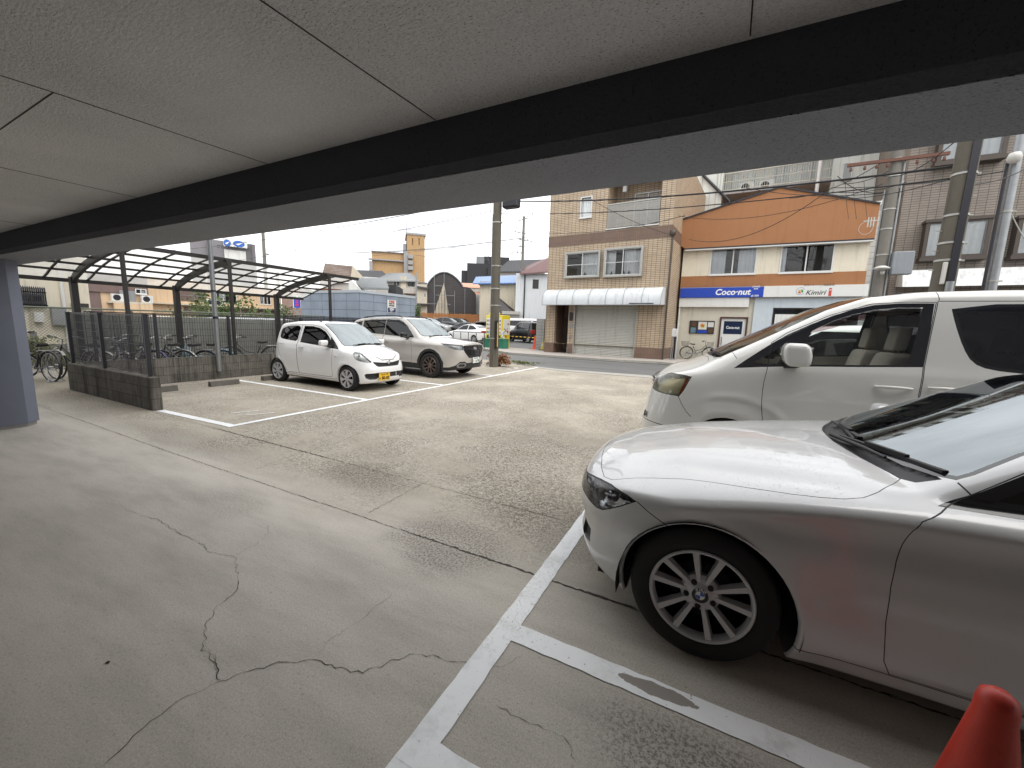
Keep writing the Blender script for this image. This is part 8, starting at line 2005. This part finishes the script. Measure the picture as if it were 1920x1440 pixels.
# ------------------------------------------------------------------ vending machines and bins
v0 = gnd(926, 653); VF = Facade(v0[:2], 12); M['vend_yellow'] = mat('vending_yellow', (.78, .62, .02), .35, var=.06, coat=.3)
root = VF.root('vending_machine', 'bright yellow drinks vending machine behind green bins across the street', 'vending machine')
va, vb = VF.uz(911, 620)[0], VF.uz(941, 620)[0]; zt = VF.uz(930, 591)[1]
q = MB(); q.cbox(va, vb, 0, .85, .06, zt, .02); q.build('cabinet', M['vend_yellow'], root)
pa = [mat('display_white', (.72, .72, .68), .3, var=.05), mat('product_red', (.5, .06, .05), .4, var=.3), mat('product_blue', (.12, .22, .42), .4, var=.3), mat('product_brown', (.28, .15, .07), .4, var=.3), mat('product_dark', (.05, .05, .05), .4, var=.2)]
wv = vb - va; rnd = random.Random(11)
for (a, c) in ((.05, .44), (.53, .95)):
    q = MB(); q.box(va + wv * a, va + wv * c, -.012, -.002, zt * .43, zt * .92); dp = q.build('display', pa[0], root)
    q = MB()
    for r_ in range(4):
        z = zt * (.46 + .115 * r_); n = 4
        for k in range(n): u = va + wv * (a + (c - a) * (k + .2) / n); w_ = wv * (c - a) / n * .6; q.box(u, u + w_, -.022, -.013, z, z + .16 * rnd.uniform(.7, 1), rnd.randint(1, 4))
    q.build('drink_bottles', pa, dp)
    q = MB(); q.box(va + wv * (a + .02), va + wv * (c - .02), -.02, -.002, zt * .30, zt * .40); q.build('delivery_flap', pa[4], root)
q = MB(); q.cbox(vb + .002, vb + .03, .10, .75, zt * .42, zt * .88, .008); ps = q.build('poster', pa[0], root)
q = MB(); 
for i in range(9): u = rnd.uniform(.14, .55); z = zt * rnd.uniform(.45, .8); q.box(vb + .031, vb + .036, u, u + rnd.uniform(.08, .2), z, z + zt * rnd.uniform(.02, .06), rnd.choice((1, 1, 3, 4)))
q.build('poster_print', pa, ps)
text_mesh('★', .3, pa[1], root, 'lettering', (vb + .006, .42, zt * .36), (PI / 2, 0, PI / 2))
q = MB(); q.lathe([(0, 0), (.12, .02), (.14, .12), (.08, .2), (0, .22)], 12, c=(va + wv * .12, .3, zt)); q.lathe([(0, 0), (.12, .02), (.14, .12), (.08, .2), (0, .22)], 12, c=(va + wv * .58, .3, zt)); q.build('top_ornament', M['vend_yellow'], root)
M['bin_green'] = glass('green_translucent_plastic', (.10, .42, .30), 1.4, rough=.2)
M['bin_green2'] = mat('bin_green_plastic', (.04, .22, .14), .4, var=.2)
for k, (x0, x1, lab) in enumerate(((906, 923, 'green slatted recycling bin on the left, in front of the vending machine'), (929, 944, 'green slatted recycling bin on the right, in front of the vending machine'))):
    r = VF.rect(x0, 636, x1, 657, -.75); g = thing('recycling_bin', lab, 'bin', (*(VF.P + VF.u * r[0] - VF.n * .75)[:2], .055), -VF.a); w = r[1] - r[0]; h = r[3] - .06
    q = MB(); q.box(0, w, 0, .5, 0, .04); q.box(0, .03, 0, .5, .04, h); q.box(w - .03, w, 0, .5, .04, h); q.box(.03, w - .03, .47, .5, .04, h)
    for i in range(9): q.box(.03 + (w - .06) * i / 9, .03 + (w - .06) * (i + .62) / 9, 0, .025, .04, h)
    q.build('bin_body', M['bin_green2'], g); q = MB(); q.box(-.02, w + .02, -.02, .52, h + .002, h + .05); q.build('rim', M['bin_green2'], g)
    q = MB(); rnd = random.Random(k); [q.lathe([(0, 0), (.05, .01), (.05, .15), (.02, .22), (0, .23)], 8, c=(rnd.uniform(.1, w - .1), rnd.uniform(.08, .4), .05 + .1 * i)) for i in range(10)]; q.build('bottles_inside', M['bluegrey_render'], g)
# low iron rail in front of the cars
root = thing('pipe_rail', 'thin brown pipe railing beside the white coupe across the street', 'railing', (0, 0, 0)); a, c = gnd(850, 650), gnd(908, 655); b = MB()
for z in (.55, 1.05): b.tube([(a[0], a[1], z), (c[0], c[1], z)], .025, 6)
for i in range(5): t_ = i / 4; b.tube([(a[0] + (c[0] - a[0]) * t_, a[1] + (c[1] - a[1]) * t_, 0), (a[0] + (c[0] - a[0]) * t_, a[1] + (c[1] - a[1]) * t_, 1.05)], .025, 6)
b.build('rail', M['alu_dark'], root)
# ------------------------------------------------------------------ plants
def leaf_mat(name, col, col2):
    m, t, b = new_mat(name); oi = t.new('ShaderNodeTexCoord'); n = t.noise(oi.outputs['Object'], 6, 3, .6); t.l.new(t.mix(n, col, col2), b.inputs['Base Color']); b.inputs['Roughness'].default_value = .6; return m
M['leaf'] = leaf_mat('leaf_green', (.045, .085, .018), (.10, .15, .035)); M['dry'] = leaf_mat('dry_leaf', (.22, .085, .035), (.30, .16, .08)); M['weed'] = leaf_mat('weed_green', (.09, .12, .03), (.17, .17, .06)); M['bark'] = mat('bark', (.09, .07, .05), .9, var=.3)
def plant(name, label, cat, loc, rx, ry, h, n, lm, s=.10, seed=0, base=.12):
    root = thing(name, label, cat, loc); rnd = random.Random(seed); mb = MB(); st = MB()
    cl = [(rnd.gauss(0, .42), rnd.gauss(0, .42), rnd.uniform(.25, .95)) for _ in range(16)]
    for (a, b_, c) in cl: st.tube([(a * rx * .15, b_ * ry * .15, 0), (a * rx * .5, b_ * ry * .5, h * c * .5), (a * rx, b_ * ry, h * c)], [.02 * h, .013 * h, .005], 5)
    for i in range(n):
        a, b_, c = rnd.choice(cl); p = Vector((rx * (a + rnd.gauss(0, .20)), ry * (b_ + rnd.gauss(0, .20)), h * max(base, min(1.05, c + rnd.gauss(0, .12)))))
        d = Vector((rnd.gauss(0, 1), rnd.gauss(0, 1), rnd.gauss(.2, .7))).normalized(); e = d.cross(Vector((rnd.gauss(0, 1), rnd.gauss(0, 1), rnd.gauss(0, 1)))).normalized(); l = s * rnd.uniform(.6, 1.3)
        mb.add([p, p + d * l * .5 + e * l * .28, p + d * l, p + d * l * .5 - e * l * .28], [(0, 1, 2, 3)])
    st.build('stems', M['bark'], root); mb.build('foliage', lm, root, fix=False); return root
hx = onX(395, 585, -20.5); plant('shrub', 'rounded green shrub in front of the peach apartments', 'shrub', (hx[0], hx[1], 0), .9, 1.1, 2.5, 2600, M['leaf'], .14, 1)
hx = onX(480, 592, -21.5); plant('shrub', 'low green shrub beside the white vehicle roofs', 'shrub', (hx[0], hx[1], 0), .6, .9, 1.9, 1300, M['leaf'], .14, 2)
hx = onX(532, 585, -23); plant('shrub', 'small green shrub at the foot of the pinkish brick building', 'shrub', (hx[0], hx[1], 0), .5, .5, 2.2, 900, M['leaf'], .14, 3)
F = facing(783, 40); plant('shrub', 'slim green shrub by the end of the blue-grey block building', 'shrub', (F.P[0], F.P[1], 0), .5, .5, 3.1, 1500, M['leaf'], .17, 4)
wp = gnd(932, 686); plant('weed_clump', 'dry reddish brown weeds at the foot of the near utility pole', 'weeds', (wp[0] + .1, wp[1] - .1, 0), .45, .22, .42, 700, M['dry'], .10, 5, .02)
wp = gnd(985, 684); plant('weed_clump', 'low green weeds along the curved yard edge', 'weeds', (wp[0], wp[1], 0), .8, .15, .12, 600, M['weed'], .06, 6, .02)
wp = gnd(75, 690); plant('weed_clump', 'grass and weeds below the chain link fence behind the left bicycle', 'weeds', (-16.2, 3.9, 0), .15, .6, .35, 900, M['weed'], .09, 7, .02)
wp = gnd(75, 690); plant('weed_clump', 'taller weeds growing at the plinth of the cream building', 'weeds', (-18.1, 4.0, 0), .2, .8, .75, 900, M['weed'], .10, 8, .02)
# ------------------------------------------------------------------ parked vehicles in the background
def bg_spec(kind):
    if kind == 'sedan':
        return dict(L=4.5, hw=.88, step=.06, na=56, ncap=22, piv=(.6, 3.9), zp=.55, top=[(0, .70), (.1, .78), (.9, .93), (1.2, .98), (1.3, 1.0), (2.0, 1.38), (2.5, 1.46), (3.0, 1.44), (3.6, 1.30), (4.1, 1.14), (4.4, 1.08), (4.6, 1.0)], top_sig=.04,
            front=[(.15, .1), (.4, 0), (.6, .02), (.8, .1), (1, .3)], rear=[(.2, 4.4), (.6, 4.5), (1.0, 4.46), (1.2, 4.35), (1.5, 4.0)], nose_plan=[(0, 0), (.4, .05), (.65, .2), (.8, .45), (.9, .9)], tail_plan=[(0, 0), (.5, .04), (.75, .16), (.85, .4), (.92, .8)], width=[(0, .82), (.8, .88), (3.8, .88), (4.5, .8)], shoulder=[(0, .72), (1, .88), (3, .98), (4.5, 1.02)],
            prof=[(-.8, -.06), (-.5, -.01), (-.2, 0), (-.05, -.02), (0, -.05), (.04, -.09), (.5, -.33), (.7, -.45)], crown=[(0, .12), (1.5, .06), (4.5, .06)], curve=[(0, .15), (1.6, .2), (2.4, 0), (3, -.1), (4.5, -.12)], bottom=[(0, .22), (.5, .18), (4, .2), (4.5, .3)], round=[(0, .07), (4.5, .07)], arches=[(.85, .32, .35), (3.55, .32, .35)], wheels=[(.85, .76, .315, .21, .2, 'plain'), (3.55, .76, .315, .21, .2, 'plain')], floor=.2)
    if kind == 'wagon':   # tall kei wagon
        return dict(L=3.4, hw=.735, step=.06, na=56, ncap=22, piv=(.5, 2.9), zp=.7, top=[(0, .85), (.1, .95), (.6, 1.08), (.72, 1.13), (1.15, 1.55), (1.4, 1.68), (2.0, 1.72), (3.0, 1.68), (3.25, 1.62), (3.4, 1.4)], top_sig=.04,
            front=[(.15, .08), (.4, 0), (.8, .03), (1, .12), (1.2, .3)], rear=[(.2, 3.32), (.5, 3.39), (1.0, 3.38), (1.6, 3.22), (1.8, 3.15)], nose_plan=[(0, 0), (.4, .04), (.6, .15), (.7, .35), (.76, .7)], tail_plan=[(0, 0), (.5, .03), (.64, .12), (.7, .3), (.76, .6)], width=[(0, .69), (.6, .735), (3, .73), (3.4, .69)], shoulder=[(0, .9), (1, 1.02), (3.4, 1.06)],
            prof=[(-.9, -.05), (-.5, 0), (-.1, -.01), (0, -.03), (.6, -.13), (.75, -.19)], crown=[(0, .1), (1, .05), (3.4, .04)], curve=[(0, .2), (1.2, .15), (1.8, 0), (3.4, -.05)], bottom=[(0, .2), (3.4, .25)], round=[(0, .08), (3.4, .09)], arches=[(.58, .28, .31), (3.0 - .02, .28, .31)], wheels=[(.58, .63, .275, .18, .16, 'plain'), (2.98, .63, .275, .18, .16, 'plain')], floor=.18)
    return dict(L=4.4, hw=.85, step=.06, na=56, ncap=22, piv=(.5, 3.9), zp=.8, top=[(0, 1.0), (.1, 1.1), (.3, 1.2), (.75, 1.75), (1.0, 1.9), (1.6, 1.97), (4.0, 1.95), (4.3, 1.9), (4.4, 1.7)], top_sig=.05,   # box van
            front=[(.2, .05), (.5, 0), (1.0, .03), (1.3, .2), (1.6, .5)], rear=[(.2, 4.35), (.6, 4.4), (1.9, 4.32), (2.0, 4.3)], nose_plan=[(0, 0), (.5, .04), (.7, .14), (.8, .3), (.88, .7)], tail_plan=[(0, 0), (.6, .02), (.76, .1), (.82, .3), (.88, .6)], width=[(0, .8), (.6, .85), (4.4, .84)], shoulder=[(0, 1.0), (1, 1.15), (4.4, 1.15)],
            prof=[(-1, -.05), (-.5, 0), (-.1, 0), (0, -.02), (.7, -.1), (.9, -.16)], crown=[(0, .08), (4.4, .05)], curve=[(0, .15), (1.2, .1), (1.8, 0), (4.4, 0)], bottom=[(0, .25), (4.4, .28)], round=[(0, .09), (4.4, .09)], arches=[(.8, .32, .35), (3.5, .32, .35)], wheels=[(.8, .73, .315, .2, .18, 'plain'), (3.5, .73, .315, .2, .18, 'plain')], floor=.22)
def bg_parts(kind):
    P = lambda k, n, m, poly, proj, filt, **kw: dict(key=k, name=n, mat=m, poly=poly, proj=proj, filt=filt, **kw)
    up = lambda c, n: n.z > .08 and c.z > .9; rear = lambda c, n: n.x > .2
    if kind == 'sedan':
        return [P('wind', 'windscreen', 'glass_front', [(1.32, -.05), (1.38, .4), (1.5, .66), (2.02, .56), (2.08, .3), (2.06, -.05)], TOP, up, mode='center'), P('win', 'window', 'glass_dark', [(1.55, 1.0), (2.1, 1.34), (2.5, 1.40), (2.75, 1.40), (2.75, 1.02)], SIDE, F_SIDE), P('rwin', 'window', 'glass_dark', [(2.82, 1.02), (2.82, 1.40), (3.2, 1.36), (3.6, 1.2), (3.75, 1.08)], SIDE, F_SIDE),
            P('back', 'rear_window', 'glass_dark', [(3.42, -.05), (3.40, .5), (3.95, .62), (4.05, .3), (4.07, -.05)], TOP, up, mode='center'), P('lamp', 'headlight', 'lens', tl([(.1, .5, .74), (.5, .83, .80), (.45, .84, .68), (.08, .5, .62)], 50), T50, tf), P('tail', 'tail_light', 'red', [(-3.05, .98), (-3.5, .98), (-3.5, .80), (-3.05, .82)], tilt(-55), lambda c, n: c.x > 3.6 and n.x > -.3 and c.y > .35),
            P('grille', 'grille', 'black', [(-.05, .66), (.42, .66), (.36, .4), (-.05, .4)], FRONT, F_FRONT, mode='center'), P('bump', 'rear_bumper', 'black', [(-.05, .46), (.7, .46), (.7, .26), (-.05, .26)], FRONT, rear, mode='center')]
    if kind == 'wagon':
        return [P('wind', 'windscreen', 'glass_front', [(.76, -.05), (.80, .4), (.9, .56), (1.26, .5), (1.30, .3), (1.28, -.05)], TOP, up, mode='center'), P('win', 'window', 'glass_dark', [(.98, 1.08), (1.22, 1.5), (1.4, 1.60), (1.95, 1.60), (1.95, 1.08)], SIDE, F_SIDE), P('rwin', 'window', 'glass_dark', [(2.02, 1.08), (2.02, 1.60), (2.7, 1.58), (3.1, 1.5), (3.12, 1.15)], SIDE, F_SIDE),
            P('back', 'rear_window', 'glass_dark', [(-.05, 1.58), (.52, 1.58), (.58, 1.1), (-.05, 1.1)], FRONT, rear, mode='center'), P('lamp', 'headlight', 'lens', tl([(.08, .45, .9), (.4, .69, .95), (.38, .7, .76), (.05, .45, .74)], 50), T50, tf), P('tail', 'tail_light', 'red', [(-2.45, 1.05), (-2.75, 1.05), (-2.75, .75), (-2.45, .75)], tilt(-60), lambda c, n: c.x > 2.8 and n.x > -.3 and c.y > .3), P('grille', 'grille', 'black', [(-.05, .82), (.42, .82), (.38, .5), (-.05, .5)], FRONT, F_FRONT, mode='center')]
    return [P('wind', 'windscreen', 'glass_front', [(.36, -.05), (.40, .5), (.5, .68), (.86, .62), (.84, .3), (.82, -.05)], TOP, up, mode='center'), P('win', 'window', 'glass_dark', [(.65, 1.2), (.95, 1.72), (1.6, 1.74), (1.6, 1.2)], SIDE, F_SIDE), P('rwin', 'window', 'glass_dark', [(1.7, 1.2), (1.7, 1.74), (4.0, 1.72), (4.05, 1.22)], SIDE, F_SIDE), P('back', 'rear_window', 'glass_dark', [(-.05, 1.75), (.66, 1.75), (.7, 1.2), (-.05, 1.2)], FRONT, rear, mode='center'),
            P('lamp', 'headlight', 'lens', tl([(.05, .5, 1.0), (.3, .78, 1.0), (.3, .8, .82), (.05, .5, .8)], 50), T50, tf), P('grille', 'grille', 'black', [(-.05, .95), (.4, .95), (.4, .75), (-.05, .75)], FRONT, F_FRONT, mode='center'), P('tail', 'tail_light', 'red', [(-3.25, 1.0), (-3.7, 1.0), (-3.7, .7), (-3.25, .7)], tilt(-60), lambda c, n: c.x > 3.8 and n.x > -.3 and c.y > .4)]
BG = {}
def bg_car(kind, pm, label, loc, rz, plate=None, cat='car', group=None):
    if kind not in BG:
        root, ob, key, sh = build_car('parked_car', label, cat, bg_spec(kind), bg_parts(kind), loc, rz, std(M[pm], M['alloy_dull'])); lamp_inside(ob[key['lamp']], .05, M['refl_grey'])
        L = bg_spec(kind)['L']; b = MB(); b.box(.8, L - .6, -.6, .6, .45, .5); b.cbox(1.2, L - 1.2, -.55, .55, .5, .85, .05); b.build('seat', M['seat_dark'], root); BG[kind] = root
    else:
        root = copy_tree(BG[kind]); root.location = loc; root.rotation_euler = (0, 0, rz); tag(root, label, cat)
        for o in root.children_recursive:
            for i, s in enumerate(o.material_slots):
                if s.material and s.material.name.endswith('_paint') and 'bike' not in s.material.name: s.link = 'OBJECT'; s.material = M[pm]
    if plate:
        L = bg_spec(kind)['L']; o = [c for c in root.children if c.name.startswith('body')][0]; zz = .62 if kind == 'wagon' else .8; b = MB(); b.box(L - .005 if kind != 'wagon' else 3.40, L + .012 if kind != 'wagon' else 3.415, -.165, .165, zz, zz + .165); b.build('number_plate', M[plate], root)
    return root
def at_depth(px, d, z=None): r = ray(px, 610); P = r * d / FPX; return (P[0], P[1], FZ(P[0], P[1]) if z is None else z)
view = lambda px: math.atan2(ray(px, 610)[1], ray(px, 610)[0])
# rz: local +x runs from nose to tail
bg_car('sedan', 'paint_white', 'white coupe seen from its tail, dark rear window, behind the silver SUV', at_depth(846, 33.5, .12), view(850) + R(222), 'plate_white')
bg_car('sedan', 'paint_grey', 'dark grey car parked in front of the orange board fence', at_depth(880, 42, .80), view(858) + R(62))
bg_car('sedan', 'paint_brown', 'dark brown car half hidden behind the dark grey one by the board fence', at_depth(897, 44.5, .80), view(880) + R(58))
bg_car('sedan', 'paint_silver', 'silver car whose windscreen shows just above the SUV bonnet line', at_depth(850, 38, .62), view(820) + R(60))
bg_car('sedan', 'paint_black', 'black car peeking out left of the vending machine', at_depth(925, 37, .3), view(905) + R(60))
bg_car('wagon', 'paint_black', 'black kei wagon with yellow rear plate parked across the street', at_depth(966, 35.0), view(980) + R(215), 'plate_yellow')
bg_car('wagon', 'paint_black', 'black small car behind the vending machine, left of the black kei wagon', at_depth(958, 33), view(950) + R(60))
bg_car('van', 'paint_white', 'white van parked beside the white house across the street', at_depth(1032, 39), view(1010) + R(75), cat='van')
vx = onX(325, 587, -19.5); bg_car('van', 'paint_cream', 'white van roof showing over the grey sheet fence at the left', (-19.2, vx[1] + 1.2, -.45), R(-90), cat='van')
vx = onX(430, 588, -19.5); bg_car('van', 'paint_white', 'white van roof showing over the sheet fence beside the green shrub', (-19.8, vx[1] + 1.4, -.45), R(-90), cat='van')
vx = onX(545, 594, -19.0); bg_car('van', 'paint_silver', 'white silver van with roof bars behind the shelter end and iron fence', (-18.6, vx[1] + .6, -.38), R(-90), cat='van')
bg_car('wagon', 'paint_white', 'white small car beyond the minivan, seen through its side windows', (-.1, 7.9, 0), 0)
build_bmw(); build_van(); build_kei(); build_suv()
# ------------------------------------------------------------------ camera, sky, sun
cam = bpy.data.cameras.new('camera'); cam.sensor_width = 36.0; cam.lens = 36.0 * FPX / 1920; cam.clip_start = .05; cam.clip_end = 3000
co = bpy.data.objects.new('camera', cam); COL.objects.link(co)
rx, ry, rz_ = CAM[:, 0], CAM[:, 1], CAM[:, 2]       # camera right, down, forward in world
mw = Matrix(((rx[0], -ry[0], -rz_[0], 0), (rx[1], -ry[1], -rz_[1], 0), (rx[2], -ry[2], -rz_[2], EYE), (0, 0, 0, 1)))
co.matrix_world = mw
SC.camera = co
W = bpy.data.worlds.new('World'); SC.world = W; W.use_nodes = True
t = NT(W); t.n.clear()
sky = t.new('ShaderNodeTexSky'); sky.sky_type = 'NISHITA'; sky.sun_disc = False; sky.sun_elevation = R(60); sky.sun_rotation = R(120); sky.dust_density = 4.0; sky.air_density = 1.2
tc = t.new('ShaderNodeTexCoord'); sp = t.new('ShaderNodeSeparateXYZ', inp={0: tc.outputs['Generated']})
zz = t.math('ADD', t.math('MAXIMUM', sp.outputs[2], 0.0), .18)
cb = t.new('ShaderNodeCombineXYZ', inp={0: t.math('DIVIDE', sp.outputs[0], zz), 1: t.math('DIVIDE', sp.outputs[1], zz), 2: .3})
n1 = t.noise(cb.outputs[0], 1.15, 7, .58, dist=.3)
cl = t.ramp(n1, [(.32, (.36, .373, .392)), (.47, (.57, .58, .595)), (.63, (.80, .805, .81))])
bk1 = t.new('ShaderNodeBackground'); bk1.inputs[1].default_value = .05; t.l.new(sky.outputs[0], bk1.inputs[0])
bk2 = t.new('ShaderNodeBackground'); t.l.new(cl, bk2.inputs[0]); bk2.inputs[1].default_value = 1.0
mx = t.new('ShaderNodeMixShader', inp={0: .90, 1: bk1.outputs[0], 2: bk2.outputs[0]})
ow = t.new('ShaderNodeOutputWorld'); t.l.new(mx.outputs[0], ow.inputs[0])
sun = bpy.data.lights.new('sun', 'SUN'); sun.energy = .7; sun.angle = R(60); sun.color = (1, .96, .9)
so = bpy.data.objects.new('sun', sun); COL.objects.link(so)
so.rotation_euler = (R(30), 0, R(60))
SC.view_settings.view_transform = 'Standard'; SC.view_settings.look = 'None'; SC.view_settings.exposure = 1.56; SC.view_settings.gamma = 1.0
SC.cycles.max_bounces = 10; SC.cycles.transparent_max_bounces = 16; SC.cycles.caustics_reflective = False; SC.cycles.caustics_refractive = False
